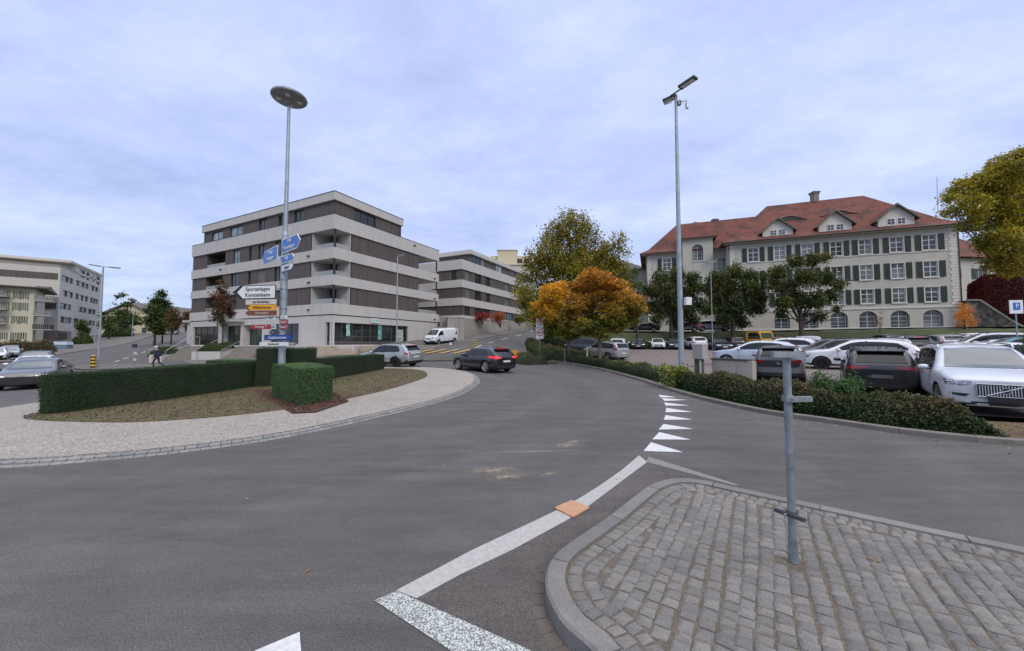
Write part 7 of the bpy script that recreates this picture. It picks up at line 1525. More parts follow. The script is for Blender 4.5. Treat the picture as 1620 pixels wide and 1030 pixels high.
for q, lb, col, px, Z, yaw in (
  (K4,'white car half hidden between the ice white SUV and the small white van','white',1238,30,R(140)),
  (SED,'black saloon peeping out left of the dark row, behind the signpost stub','black',1320,33,R(140)),
  (MP,'dark estate side on, in front of the small white van','dark',1312,27.5,R(140)),
  (MP,'plum dark estate side on behind the white SUV','purple',1330,25.2,R(140)),
  (MP,'silver roofed estate side on just behind the white SUV','silver',1370,25.5,R(140)),
  (S1,'black SUV in the far row before the arched windows','black',1437,31,R(60)),
  (K3,'silver white SUV in the far row right of the black one','silver',1490,32,R(60)),
  (S1,'white SUV in the far row, third from the black one','white',1530,36,R(60)),
  (A1_,'white hatchback before the long white estate on the right','white',1572,23.5,R(141)),
  (S1,'teal SUV at the right edge','teal',1613,21.5,R(141)),
  (A1_,'white car at the right edge behind the nearest white SUV','white',1615,18.0,R(-39)),
  (K3,'dark car in the far row under the small orange tree','dark',1400,38,R(70)),
  (MP,'red brown car low in the back row right of the yellow truck','red',1222,44,R(70))):
    place(dup(q, lb, col), (*both(px, Z), .05), yaw)
WG = new(WAGON, 'long white estate side on at the right, before the stone wall', 'white', L=5.0, H=1.9, rails=(-1.9,.3,1.60)); place(WG, (*both(1566,26.5), .05), R(141)); WG.matrix_world = WG.matrix_world @ Matrix.Scale(1.12, 4)
for q, lb, col, px, Z, yaw in ((A1_,'silver hatchback parked by the garden hedge at the far left','silver',18,47,R(-40)),(SED,'white car cut by the left edge beside the garden hedge','white',-4,44,R(-40)),(K3,'white car far up the left road by the street trees','white',266,92,R(10))):
    place(dup(q, lb, col), (*both(px, Z), .03), yaw)
# small white delivery van, seen from behind
CV = new(VAN, 'small white box van seen from behind in the car park', 'white', 'parked_van', L=4.4); CV['category'] = 'van'; place(CV, (*both(1276,33), .05), R(60)); CV.scale = (.92,.92,.90)
# yellow flatbed truck
tk = thing('flatbed_truck', 'flatbed truck with bright yellow cab behind the ice white SUV', 'truck', (0,0,0), 0, None, True); YP = paint('yellow', (.50,.25,.02), .4, 0)
m = MB(); m.prism([(-0,0)]*0, 0, 0) if False else None
prof = [(1.0,.5),(3.05,.5),(3.1,1.15),(3.0,1.35),(2.75,2.1),(2.6,2.22),(1.1,2.22),(1.0,2.1)]; w_ = .95
vs = [(x, -w_, z) for x, z in prof]+[(x, w_, z) for x, z in prof]; n_ = len(prof); m = MB(); m.add(vs, [tuple(range(n_)), tuple(range(n_, 2*n_))]+[(i, (i+1) % n_, n_+(i+1) % n_, n_+i) for i in range(n_)]); cb_ = m.build('cab', YP, tk, origin=(0,0,0))
m = MB(); m.add([(3.015,-.82,1.38),(3.015,.82,1.38),(2.79,.74,2.03),(2.79,-.74,2.03)], [(0,1,2,3)]); m.build('windscreen', M_CGL2, tk, origin=(0,0,0))
m = MB(); m.add([(1.0,-.7,1.4),(1.0,.7,1.4),(1.0,.7,2.0),(1.0,-.7,2.0)], [(0,1,2,3)]); 
for k in range(4): m.v[k] = (.985,)+m.v[k][1:]
m.build('rear_window', M_CGL2, tk, origin=(0,0,0))
for s_ in (-1, 1):
    m = MB(); m.add([(1.35,s_*.957,1.35),(2.85,s_*.957,1.35),(2.62,s_*.957,2.05),(1.35,s_*.957,2.05)], [(0,1,2,3)]); m.build('side_window', M_CGL, tk, origin=(0,0,0)); m = MB(); m.box((2.95,s_*1.12,1.6), (.08,.18,.35)); m.build('mirror', M_TRIM, tk, origin=(0,0,0)); m = MB(); m.box((3.09,s_*.7,.85), (.06,.3,.2)); m.build('headlight', M_HEAD, tk, origin=(0,0,0))
m = MB(); m.box((-1.0,0,.85), (3.9,2.0,.12)); m.box((-1.0,.98,1.1), (3.9,.04,.4)); m.box((-1.0,-.98,1.1), (3.9,.04,.4)); m.box((-2.93,0,1.1), (.04,1.9,.4)); m.box((.93,0,1.1), (.04,1.9,.4)); m.build('cargo_bed', mat('bed_brown', (.12,.05,.04), .7), tk, origin=(0,0,0)); m = MB(); m.box((0,0,.62), (5.6,.8,.2)); m.build('chassis', M_TRIM, tk, origin=(0,0,0))
ty_, rm = wheel_meshes(.36, .24, M_RIM, 6)
for x in (2.1,-1.6):
    for s_ in (-1, 1):
        w_ = empty('wheel', (x, s_*.85, .36), 0 if s_ > 0 else math.pi); w_.parent = tk
        for nm, mm in (('tyre', ty_), ('rim', rm)): o_ = bpy.data.objects.new(nm, mm); COL.objects.link(o_); o_.parent = w_
place(tk, (*both(1178,45), .05), R(-75))
# ------------------------------------------------------------ street furniture, signs, person
M_GALV = mat('galvanised_pole', (.26,.29,.31), .5, .6, .35, 9); M_POLE = mat('pole_grey_blue', (.30,.34,.37), .5, .4, .2, 3); M_SGREY = mat('sign_back_grey', (.22,.23,.24), .5, .5)
SB_BLUE = mat('sign_blue', (.02,.14,.48), .4, 0, .05); SB_NAVY = mat('sign_navy', (.01,.035,.16), .4, 0, .05); SB_WH = mat('sign_panel_white', (.68,.69,.68), .4, 0, .05); SB_BK = mat('sign_black', (.015,.015,.017), .5); SB_YE = mat('sign_orange_yellow', (.70,.32,.01), .4, 0, .05); SB_BR = mat('sign_brown', (.17,.055,.025), .4, 0, .08); SB_RD = mat('sign_cycle_red', (.32,.02,.035), .4, 0, .08); SB_RED = mat('sign_red', (.55,.02,.02), .4); SB_CR = mat('sign_cream', (.52,.49,.42), .4); SB_YB = mat('bollard_yellow', (.70,.42,.02), .4)
def panel(root, label, A, B, yt, yb, face, border=None, tip=None, lines=(), tcol=None, nm='direction_sign', tsize=.4, tiplen=.3, tipcol=None, talign=0):
    """A and B: (px, depth) of the panel's two ends; yt, yb: its top and bottom rows at A; tip: 'A' or 'B' end is pointed."""
    a, b = at(A[0], yt, A[1]), at(A[0], yb, A[1]); zt, zb_ = a.z, b.z; p0 = Vector((a.x, a.y)); q = at(B[0], yt, B[1]); p1 = Vector((q.x, q.y))
    rt = p1-p0 if p1.x > p0.x else p0-p1; o = p0 if p1.x > p0.x else p1; Lh = rt.length; rt.normalize(); n = Vector((rt.y, -rt.x)); h = zt-zb_
    tipside = None if not tip else ('L' if (tip == 'A') == (p0.x < p1.x) else 'R')
    def outline(i):
        x0, x1, z0, z1 = i, Lh-i, i, h-i; m = h/2
        if tipside == 'L': return [(i*1.4,m),(tiplen,z0),(x1,z0),(x1,z1),(tiplen,z1)]
        if tipside == 'R': return [(x0,z0),(Lh-tiplen,z0),(Lh-i*1.4,m),(Lh-tiplen,z1),(x0,z1)]
        return [(x0,z0),(x1,z0),(x1,z1),(x0,z1)]
    def slab(pts, d0, d1, mt, nme, par):
        P_ = lambda u, z, d: (o.x+rt.x*u+n.x*d, o.y+rt.y*u+n.y*d, zb_+z); k = len(pts); mb = MB()
        mb.add([P_(u,z,d0) for u, z in pts]+[P_(u,z,d1) for u, z in pts], [tuple(range(k)), tuple(range(k, 2*k))]+[(i, (i+1) % k, k+(i+1) % k, k+i) for i in range(k)])
        return mb.build(nme, mt, par, origin=tuple(root.location))
    bb = min(.035, h*.09); body = slab(outline(0), .14, .165, border or face, nm, root)
    if label: body['label'] = label
    if border: slab(outline(bb), .165, .17, face, 'sign_face', body)
    if tipcol: slab([(bb*1.2,h/2),(tiplen,bb),(tiplen+.12,bb),(tiplen*.62,h/2),(tiplen+.12,h-bb),(tiplen,h-bb)], .171, .176, tipcol, 'arrow_tip', body)
    R3 = Matrix(((rt.x,0,n.x,0),(rt.y,0,n.y,0),(0,1,0,0),(0,0,0,1))); k = len(lines)
    u0 = tiplen if tipside == 'L' else 0; u1 = Lh-tiplen if tipside == 'R' else Lh; uc = (u0+u1)/2
    for i, t in enumerate(lines):
        zc = h*(1-(i+.5)/k) if k > 1 else h/2
        if k == 2: zc = h*(.71 if i == 0 else .29)
        M = Matrix.Translation(Vector((o.x+rt.x*uc+n.x*.178, o.y+rt.y*uc+n.y*.178, zb_+zc))-Vector(root.location)) @ R3
        text('lettering', t, h/k*(.86 if k == 1 else .95)*tsize*2, tcol or SB_WH, body, M, (u1-u0)*.9)
    return body
BP = Vector((-9.62, 15.5, TZ(-9.62,15.5)+.08)); mast = thing('signpost_lamp', 'tall lamp mast with disc lamp head carrying all the direction signs on the roundabout', 'street lamp', BP)
zt1 = at(456, 372, 15.5).z; ztop_ = at(458, 168, 15.5).z
mb = MB(); mb.path([BP+Vector((0,0,-.1)), (BP.x,BP.y,zt1), (BP.x,BP.y,zt1+.15), (BP.x,BP.y,ztop_)], [.145,.135,.09,.06], 16); mb.build('pole', M_POLE, mast, smooth=False)
for k in range(10):
    z = 2.0+k*.42; mb = MB(); mb.lathe((BP.x,BP.y,z), [(.13,-.03),(.152,-.03),(.152,.03),(.13,.03)], 16); mb.build('clamp', M_GALV, mast)
mb = MB(); mb.lathe((BP.x,BP.y,ztop_), [(.0,.0),(.07,.0),(.08,.16),(.25,.22),(.66,.30),(.70,.36),(.68,.42),(.40,.55),(.0,.60)], 36); hd = mb.build('lamp_head', mat('lamp_head_grey', (.24,.25,.26), .5, .4), mast, smooth=True)
mb = MB()
for k in range(4):
    a = k*math.pi/2+.4; mb.box((BP.x+.36*math.cos(a), BP.y+.36*math.sin(a), ztop_+.245), (.24,.16,.03), a, taper=1)
mb.build('lamp_lens', SB_WH, hd, origin=tuple(BP)); mb = MB(); mb.lathe((BP.x,BP.y,ztop_), [(.68,.425),(.40,.56),(.0,.61)], 36); mb.build('lamp_cover', SB_WH, hd, origin=tuple(BP), smooth=True)
PZ = 15.5
panel(mast, 'upper right blue arrow with two lines', (453.5,PZ), (482,14.45), 380.5, 402, SB_BLUE, SB_WH, 'B', ('Wil','Kreuzlingen'), tiplen=.3)
panel(mast, 'left blue arrow with two lines', (446,PZ), (422.5,16.85), 388.5, 411, SB_BLUE, SB_WH, 'B', ('Wängi','Matzingen'), tiplen=.28)
panel(mast, 'small right blue arrow', (452.5,PZ), (471.5,14.8), 407, 418.5, SB_BLUE, SB_WH, 'B', ('Wil',), tiplen=.18)
panel(mast, 'small right white arrow', (452.5,PZ), (471.5,14.8), 420.5, 432, SB_WH, SB_NAVY, 'B', ('Spital',), SB_NAVY, tiplen=.18)
panel(mast, 'grey back of a sign', (433,PZ+.3), (446,PZ+.4), 447.5, 458, SB_CR, SB_SG if False else M_SGREY, 'A', (), tiplen=.12)
panel(mast, 'big white arrow for the sports ground and ice rink', (373.5,15.6), (441.5,15.3), 453, 474.5, SB_WH, SB_BK, 'A', ('Sportanlagen','Kunsteisbahn'), SB_BK, tiplen=.38, tipcol=SB_BK)
panel(mast, 'cream plate', (394,15.5), (441.7,15.3), 474.8, 482.6, SB_CR, None, None, ('via Abrasives',), SB_BK)
panel(mast, 'orange arrow', (393,15.5), (442,15.3), 483.2, 491.6, SB_YE, None, 'A', ('Militärstrasse',), mat('sign_dark_text', (.12,.04,.01)), tiplen=.14, tipcol=SB_BK)
panel(mast, 'brown arrow', (393,15.5), (442,15.3), 492.2, 500, SB_BR, None, 'A', ('Eisenwerk',), SB_CR, tiplen=.14)
panel(mast, 'small white plate', (427.5,15.5), (441,15.4), 500.8, 506.3, SB_WH, None, None, ('via 2',), SB_BK)
panel(mast, 'small white and green plate', (449.5,15.5), (459.5,15.4), 500, 505.3, SB_WH, None, None, ('eco',), mat('sign_green', (.03,.25,.2)))
panel(mast, 'red cycle route plate on the right, upper', (450,15.5), (461,15.3), 506.5, 513.4, SB_RD, None, None, ('Stadt 5',))
panel(mast, 'red cycle route plate on the right, lower', (450,15.5), (461,15.3), 514.2, 521.5, SB_RD, None, None, ('Route 9',))
panel(mast, 'red cycle route arrow on the left', (400.5,15.5), (432.5,15.3), 514.2, 521, SB_RD, None, 'A', ('Thurweg  9',), tiplen=.1)
panel(mast, 'small white plate beside the cycle arrow', (432.8,15.4), (441.5,15.3), 514, 521, SB_WH, None, None, ('N 60',), SB_NAVY)
panel(mast, 'small slanted blue plate', (433.5,15.9), (445,15.4), 524, 528.6, SB_NAVY, None, None, ('Platz',))
panel(mast, 'dark blue street name plate', (424,15.7), (466,15.2), 530, 538.4, SB_BLUE if False else mat('sign_street_blue', (.012,.06,.30), .4), SB_NAVY, None, ('Zeughausstrasse',))
panel(mast, 'white plate', (416,15.6), (461.5,15.2), 541.3, 547, SB_WH, None, None, ('Schweizerhof',), SB_BK)
panel(mast, 'grey plate beside the white one', (461.8,15.3), (473,15.2), 541.3, 546.6, M_SGREY, None, None, ('Zürich',), SB_WH)
# tall car park lamp
LP = Vector(gd(1077, 16.5)); lamp = thing('tall_lamp', 'tall grey lamp mast with two tilted floodlights at the edge of the car park', 'street lamp', LP)
zt2 = at(1072, 150, 16.5).z; mb = MB(); mb.path([LP+Vector((0,0,-.2)), (LP.x,LP.y,3), (LP.x,LP.y,zt2)], [.125,.115,.06], 16); mb.build('pole', M_POLE, lamp)
def box_along(mb, p, q, w, h):
    d = (q-p).normalized(); s = d.cross(Vector((0,0,1))).normalized()*w/2; u = s.cross(d).normalized()*h/2
    mb.hexa([p-s-u, q-s-u, q+s-u, p+s-u, p-s+u, q-s+u, q+s+u, p+s+u])
mb = MB(); T0 = Vector((LP.x,LP.y,zt2)); mb.tube(T0+Vector((-.25,.02,-.05)), at(1086,135,16.2), .035, n=8); mb.build('arm', M_DARK, lamp)
for a, b_ in ((at(1075.5,139,16.35), at(1101,122,15.7)), (at(1050,161,16.9), at(1070,152,16.5))):
    mb = MB(); box_along(mb, a, b_, .32, .09); h_ = mb.build('floodlight', M_DARK, lamp); mb = MB(); mid = a.lerp(b_,.5); box_along(mb, a.lerp(b_,.1)-Vector((0,.0,.065)), a.lerp(b_,.9)-Vector((0,.0,.065)), .24, .02); mb.build('lamp_lens', SB_WH, h_, origin=tuple(LP))
mb = MB(); mb.path([at(1050,163,16.9), at(1051,166,16.9), at(1063,162,16.6)], [.015]*3, 6); mb.build('bracket', M_GALV, lamp)
mb = MB(); mb.path([T0+Vector((.06,-.05,-.35)), at(1080,161,16.3), at(1086,159,16.3), at(1086.5,162,16.3)], [.02]*4, 6); mb.build('sensor_arm', M_STEEL, lamp); mb = MB(); mb.box(at(1087,167,16.3), (.12,.12,.26), .2); mb.build('sensor', SB_WH, lamp); mb = MB(); mb.box(T0+Vector((.13,-.05,-.42)), (.14,.14,.2)); mb.build('camera', M_SGREY, lamp)
p = at(1088, 476.5, 16.3); mb = MB(); mb.box(p, (.26,.18,.34), .2); mb.build('control_box', SB_WH, lamp)
# smaller lamps
def simple_lamp(label, px, Z, ytop, arms, r=.07, name='street_lamp', group='smaller street lamps', base=None):
    b = gd(px, Z) if base is None else Vector(base); root = thing(name, label, 'street lamp', b, 0, group); zt = at(px, ytop, Z).z
    mb = MB(); mb.path([b+Vector((0,0,-.2)), (b.x,b.y,zt)], [r,r*.6], 10); mb.build('pole', M_POLE, root)
    for x1, y1 in arms:
        e = at(x1, y1, Z); p0 = Vector((b.x,b.y,zt)); mb = MB(); L_ = (e-p0).length; m0 = p0.lerp(e, max(.1, 1-.9/L_) if L_ > 1 else .15); mb.tube(p0, m0, r*.4, n=6); mb.build('arm', M_POLE, root)
        mb = MB(); box_along(mb, m0, e, .26, .07); h_ = mb.build('lamp_head', M_SGREY, root); mb = MB(); box_along(mb, m0.lerp(e,.15)-Vector((0,0,.045)), m0.lerp(e,.9)-Vector((0,0,.045)), .2, .015); mb.build('lamp_lens', SB_WH, h_, origin=tuple(root.location))
simple_lamp('grey lamp with a single short arm before the shop windows of the banded block', 627.5, 33, 406, [(639,403)])
simple_lamp('lamp with two flat arms beside the left road, next to the striped bollard', 158, 31, 422, [(142.5,418.5),(189,424)], .085)
simple_lamp('thin car park lamp with two tilted heads in front of the middle wide tree', 1127, 44, 417, [(1113,414),(1133,412)], .06)
simple_lamp('distant lamp by the pine tree at the bend of the left road', 209, 86, 497, [(207,491)], .09)
simple_lamp('small lamp before the beige block at the far left', 150, 70, 483, [(153,484)], .06)
simple_lamp('distant thin lamp left of the beige block corner, standing by the shrubs', 120, 74, 514, [(118,512)], .05) if False else None
# striped bollards
def bollard(label, px, Z, h=.95):
    b = gd(px, Z, .1); root = thing('striped_bollard', label, 'bollard', b, 0, 'yellow and black striped bollards')
    for i in range(7):
        mb = MB(); z = b.z+h*i/7; mb.lathe((b.x,b.y,z), [(0,0),(.15,0),(.15,h/7-.002),(0,h/7-.002)], 16); mb.build('stripe', SB_YB if i % 2 else SB_BK, root)
    mb = MB(); mb.lathe((b.x,b.y,b.z+h), [(.155,0),(.14,.05),(0,.08)], 16); mb.build('cap', SB_YB, root)
bollard('yellow and black striped bollard at the foot of the two armed lamp on the left', 149.5, 30.5); bollard('yellow and black striped bollard in the middle, behind the black moving car', 750.5, 40, .85)
# turn prohibition signs
b = gd(854, 31); root = thing('traffic_sign', 'two stacked white signs with red circles on a thin post beside the maples', 'traffic sign', b)
mb = MB(); mb.tube(b+Vector((0,0,-.2)), (b.x,b.y,at(854,504,31).z), .035, n=8); mb.build('post', M_GALV, root)
for y0, y1, k in ((504,519.3,0),(520,536,1)):
    a, c = at(848.2, y0, 30.95), at(859.6, y1, 30.95); mb = MB(); mb.box(((a.x+c.x)/2,30.92,(a.z+c.z)/2), (c.x-a.x,.03,a.z-c.z-.01)); pn = mb.build('sign_panel', SB_WH, root); ctr = ((a.x+c.x)/2, 30.90, (a.z+c.z)/2+.12-.04*k)
    mb = MB(); mb.lathe((0,0,0), [(.21,0),(.27,0),(.27,-.01),(.21,-.01)], 26, 'y'); mb.v = [(v[0]+ctr[0], v[1]+ctr[1], v[2]+ctr[2]) for v in mb.v]; mb.build('prohibition_ring', SB_RED, pn, origin=tuple(b))
    mb = MB()
    if k == 0: mb.path([(ctr[0]+.06,30.895,ctr[2]-.15),(ctr[0]+.06,30.895,ctr[2]+.03),(ctr[0]-.08,30.895,ctr[2]+.03)], [.022]*3, 5); mb.add([(ctr[0]-.15,30.893,ctr[2]+.03),(ctr[0]-.06,30.893,ctr[2]+.10),(ctr[0]-.06,30.893,ctr[2]-.04)], [(0,1,2)])
    else: mb.box((ctr[0],30.895,ctr[2]+.01), (.22,.01,.10)); mb.box((ctr[0]-.13,30.895,ctr[2]-.005), (.07,.01,.07))
    mb.build('symbol', SB_BK, pn, origin=tuple(b))
    if k == 0: mb = MB(); mb.tube((ctr[0]-.17,30.888,ctr[2]+.17), (ctr[0]+.17,30.888,ctr[2]-.17), .02, n=5); mb.build('diagonal_bar', SB_RED, pn, origin=tuple(b))
    text('lettering', 'ausser Bus' if k == 0 else '18 t', .12, SB_BK, pn, Matrix.Translation(Vector((ctr[0],30.90,c.z+.08))-Vector(b)) @ Matrix.Rotation(math.pi/2, 4, 'X'), .5)
# small posts
def post(label, px, Z, h, r, m, top=None, name='marker_post', cat='post', group=None, sink=.1):
    b = gd(px, Z); root = thing(name, label, cat, b, 0, group); mb = MB(); mb.tube(b+Vector((0,0,-sink)), b+Vector((0,0,h)), r, n=8); mb.build('post', m, root)
    if top: z0, z1, mm, w_ = top; mb = MB(); mb.box((b.x,b.y-.01,b.z+(z0+z1)/2), (w_,.05,z1-z0)); mb.build('marker_band', mm, root)
    return root
post('white reflector post with black band standing in the low hedge by the silver people carrier', 928.5, 30.5, 1.2, .05, SB_WH, (.85,1.05,SB_BK,.12), group='short posts in the hedges')
post('plain grey wooden post in the hedges left of the silver people carrier', 893, 27.5, 1.25, .04, mat('post_wood', (.22,.20,.17), .8), group='short posts in the hedges')
r_ = post('thin post with small dark plates before the walking person on the left', 214, 27.5, 2.0, .035, M_GALV, (1.75,2.0,M_DARK,.35), 'small_sign', 'sign'); b = r_.location
for z, w_ in ((1.35,.22),(.85,.18)): mb = MB(); mb.box((b.x+.08,b.y-.02,b.z+z), (w_,.04,.16)); mb.build('plate', SB_CR, r_)
r_ = post('thin post with pale plate on the dark splitter island', 713, 33, 1.35, .03, M_GALV, (1.1,1.35,SB_CR,.22), 'small_sign', 'sign')
b = gd(815, 33, 0); bd = thing('warning_board', 'orange board standing at the road edge right of the black moving car', 'sign', b); a, c = at(809.5, 554.5, 33), at(820.5, 561.5, 33)
mb = MB(); mb.box(((a.x+c.x)/2,33,(a.z+c.z)/2), (c.x-a.x,.05,a.z-c.z)); mb.build('board', SB_YE, bd); 
for s_ in (.15,-.15): mb = MB(); mb.box(((a.x+c.x)/2+s_,33.03,(c.z+b.z)/2-.02), (.05,.04,max(.05,c.z-b.z))); mb.build('leg', M_DARK, bd)
# parking sign on the right
b = gd(1609, 23.5); ps = thing('parking_sign', 'white sign with blue parking square above the cars at the right edge', 'traffic sign', b); mb = MB(); mb.tube(b, (b.x,b.y,at(1609,478,23.5).z), .035, n=8); mb.build('post', M_GALV, ps)
a, c = at(1597, 475, 23.45), at(1616, 496, 23.45); mb = MB(); mb.box(((a.x+c.x)/2,23.42,(a.z+c.z)/2), (c.x-a.x,.04,a.z-c.z), -.15); pn = mb.build('sign_panel', SB_WH, ps); mb = MB(); mb.box(((a.x+c.x)/2,23.385,(a.z+c.z)/2+.04), (.36,.02,.46), -.15); mb.build('blue_square', SB_BLUE, pn, origin=tuple(b))
text('lettering', 'P', .36, SB_WH, pn, Matrix.Translation(Vector(((a.x+c.x)/2-.01,23.36,(a.z+c.z)/2+.05))-Vector(b)) @ Matrix.Rotation(-.15, 4, 'Z') @ Matrix.Rotation(math.pi/2, 4, 'X'))
# cabinet on a pedestal and low wall
p0 = at(1111, 556, 17.0); gz = TZ(p0.x, 17); cb = thing('concrete_cabinet', 'grey concrete box on a narrow pedestal beside the tall lamp', 'cabinet', (p0.x,17,gz))
M_CB = m_concrete('cabinet_concrete', (.36,.345,.325), .5); zt, zb_ = at(1111, 545.5, 17).z, at(1111, 568, 17).z
mb = MB(); mb.box((p0.x-.02,17.15,(zt+zb_)/2), (.52,.46,zt-zb_), .62); mb.build('box', M_CB, cb); mb = MB(); mb.box((p0.x-.02,17.15,zt+.01), (.54,.48,.02), .62); mb.build('lid', C_LIGHT, cb); mb = MB(); mb.box((p0.x-.05,17.2,(gz+zb_)/2-.05), (.30,.30,zb_-gz+.1), .62); mb.build('pedestal', mat('pedestal_dark', (.09,.085,.07), .8), cb)
mb = MB(); mb.box((p0.x-.12,16.98,(gz+zb_)/2), (.07,.05,zb_-gz-.05), .62); mb.build('conduit', C_LIGHT, cb)
wa, wb = at(1126, 567, 17.2), at(1190, 571.5, 15.6); FWl = Fac((wa.x, wa.y), (wb.x-wa.x, wb.y-wa.y)); L_ = math.hypot(wb.x-wa.x, wb.y-wa.y); lw = thing('low_wall', 'low concrete wall with dark coping before the ice white SUV', 'wall', (wa.x, wa.y, 0)); M_LW = m_concrete('low_wall_concrete', (.42,.385,.34), .8)
for a, b_ in ((0,L_*.62),(L_*.62+.012,L_)): mb = MB(); FWl.box(mb, a, b_, -.28, 0, -.1, wa.z-.06); mb.build('wall_panel', M_LW, lw)
mb = MB(); FWl.box(mb, -.05, L_-.15, -.31, .03, wa.z-.058, wa.z+.015); mb.build('coping', mat('coping_dark', (.07,.06,.055), .8), lw)
# galvanised sign stub on the cobbled island
sp = thing('sign_stub', 'bare galvanised steel post with three empty sign brackets standing in the cobbles', 'post', (2.235,3.02,.11))
mb = MB(); zt = at(1254, 557, 3.02).z; mb.tube((2.235,3.02,.08), (2.235,3.02,zt), .028, n=20); mb.build('post', M_GALV, sp, smooth=False); mb = MB(); mb.lathe((2.235,3.02,.11), [(.028,.20),(.0315,.20),(.035,.0),(.028,.0)], 20); mb.build('ground_sleeve', M_GALV, sp)
def rail(a, b_, w, h, m=M_GALV):
    mb = MB(); box_along(mb, a, b_, w, h); r1 = mb.build('sign_bracket', m, sp); mb = MB()
    d = (b_-a).normalized(); s = d.cross(Vector((0,0,1))); 
    for k in (1,-1): box_along(mb, a+Vector((0,0,k*h*.5)), b_+Vector((0,0,k*h*.5)), w*1.02, .006)
    mb.build('bracket_flange', m, r1, origin=tuple(sp.location)); mb = MB(); c = Vector((2.235,3.02,(a.z+b_.z)/2)); mb.lathe(c, [(.031,-.022),(.041,-.022),(.041,.022),(.031,.022)], 20); mb.build('clamp', m, r1, origin=tuple(sp.location))
    mb = MB(); mb.tube(c+s*.03, c+s*.075, .007, n=6); mb.build('bolt', M_STEEL, r1, origin=tuple(sp.location))
rail(at(1222,560.5,2.96), at(1273,561.5,2.96), .03, .042); rail(at(1243,632,2.98), at(1284,631,2.96), .028, .036); rail(at(1226,806,3.12), at(1273,823,2.88), .03, .022, mat('bracket_dark', (.10,.115,.12), .5, .6))
# terracotta coloured board on the road line
q = [gp(877,806), gp(904,794), gp(933,806), gp(907,821)]; wd = thing('loose_board', 'small flat tan wooden board lying on the worn white road line', 'board', (.65,4.2,.0))
M_WD, nt_, b_ = nodes('board_wood'); mp_ = N(nt_, 'ShaderNodeMapping'); nt_.links.new(objc(nt_), mp_.inputs[0]); mp_.inputs['Scale'].default_value = (8,60,8); mp_.inputs['Rotation'].default_value = (0,0,.8); nt_.links.new(ramp(nt_, noise(nt_, 1, 4, .6, mp_.outputs[0]), [(.3, (.36,.19,.10)), (.7, (.50,.29,.17))]), b_.inputs['Base Color']); b_.inputs['Roughness'].default_value = .7
mb = MB(); mb.prism(q, .009, .024); mb.build('panel', M_WD, wd)
# recycling box at the far left
b = gd(101, 60); rc = thing('container', 'small white and blue container beside the garden hedge at the far left', 'container', b); mb = MB(); mb.box((b.x,b.y,b.z+.4), (1.7,1.2,.9), .3); mb.build('body', mat('container_teal', (.10,.17,.22), .6, 0, .3, 2), rc); mb = MB(); mb.box((b.x,b.y,b.z+.95), (1.76,1.26,.5), .3, taper=.92); mb.build('lid', mat('container_white', (.45,.52,.56), .5), rc)
# walking person
def skin(name, verts, edges, radii, m, root, sub=1, rootv=0):
    me = bpy.data.meshes.new(name); me.from_pydata(verts, edges, []); ob = bpy.data.objects.new(name, me); COL.objects.link(ob); md = ob.modifiers.new('k', 'SKIN'); md.use_smooth_shade = True
    for i, r in enumerate(radii): v = me.skin_vertices[0].data[i]; v.radius = (r, r) if isinstance(r, (int, float)) else r
    me.skin_vertices[0].data[rootv].use_root = True
    if sub: s = ob.modifiers.new('s', 'SUBSURF'); s.levels = sub; s.render_levels = sub
    dg = bpy.context.evaluated_depsgraph_get(); m2 = bpy.data.meshes.new_from_object(ob.evaluated_get(dg)); ob.modifiers.clear(); ob.data = m2; m2.name = name; m2.materials.clear()
    for k in (m if isinstance(m, list) else [m]): m2.materials.append(k)
    ob.parent = root; return ob
pb = gd(250, 28.4, .02); pe = thing('person', 'person in dark clothes with backpack and pale cap walking left before the steps', 'person', pb, R(178), None, True)
M_SKIN = mat('skin', (.42,.25,.18), .6); M_NAVY = mat('jacket_navy', (.015,.02,.045), .8); M_TROU = mat('trousers_dark', (.035,.02,.03), .8); M_SHOE = mat('shoe_dark', (.02,.02,.02), .6); M_CAP = mat('cap_pale', (.50,.47,.42), .8)
# local +x is the walking direction
V_ = [(0,0,.93),(.02,0,1.10),(.05,0,1.28),(.06,0,1.42),(.07,0,1.50),(.09,0,1.60),
      (.0,.09,.90),(.20,.10,.52),(.10,.11,.12),(.16,.11,.05),(.26,.11,.04),
      (.0,-.09,.90),(-.08,-.10,.50),(-.42,-.11,.30),(-.46,-.11,.22),(-.40,-.11,.14),
      (.05,.19,1.38),(-.08,.24,1.12),(.08,.24,.93),(.12,.235,.87),(.05,-.19,1.38),(.12,-.24,1.12),(.30,-.22,1.00),(.36,-.21,.98)]
E_ = [(0,1),(1,2),(2,3),(3,4),(4,5),(0,6),(6,7),(7,8),(8,9),(9,10),(0,11),(11,12),(12,13),(13,14),(14,15),(3,16),(16,17),(17,18),(18,19),(3,20),(20,21),(21,22),(22,23)]
R_ = [(.14,.12),.125,(.15,.13),(.13,.12),.06,.085,.095,.065,.045,.045,.035,.095,.065,.045,.045,.03,.065,.048,.035,.03,.065,.048,.035,.03]
bo = skin('body', V_, E_, R_, [M_NAVY, M_TROU, M_SKIN, M_SHOE], pe, 1)
for f in bo.data.polygons: c = f.center; f.material_index = 3 if (c.z < .10 or (c.x < -.38 and c.z < .3)) else 1 if (c.z < .92 and abs(c.y) < .185) else 2 if (c.z > 1.47 or (c.z < .93)) else 0
mb = MB(); mb.lathe((.10,0,1.62), [(.0,-.13),(.05,-.12),(.085,-.06),(.10,.02),(.095,.08),(.06,.12),(0,.135)], 14); mb.box((.20,0,1.60), (.03,.025,.04)); hd_ = mb.build('head', M_SKIN, pe, origin=(0,0,0), smooth=True)
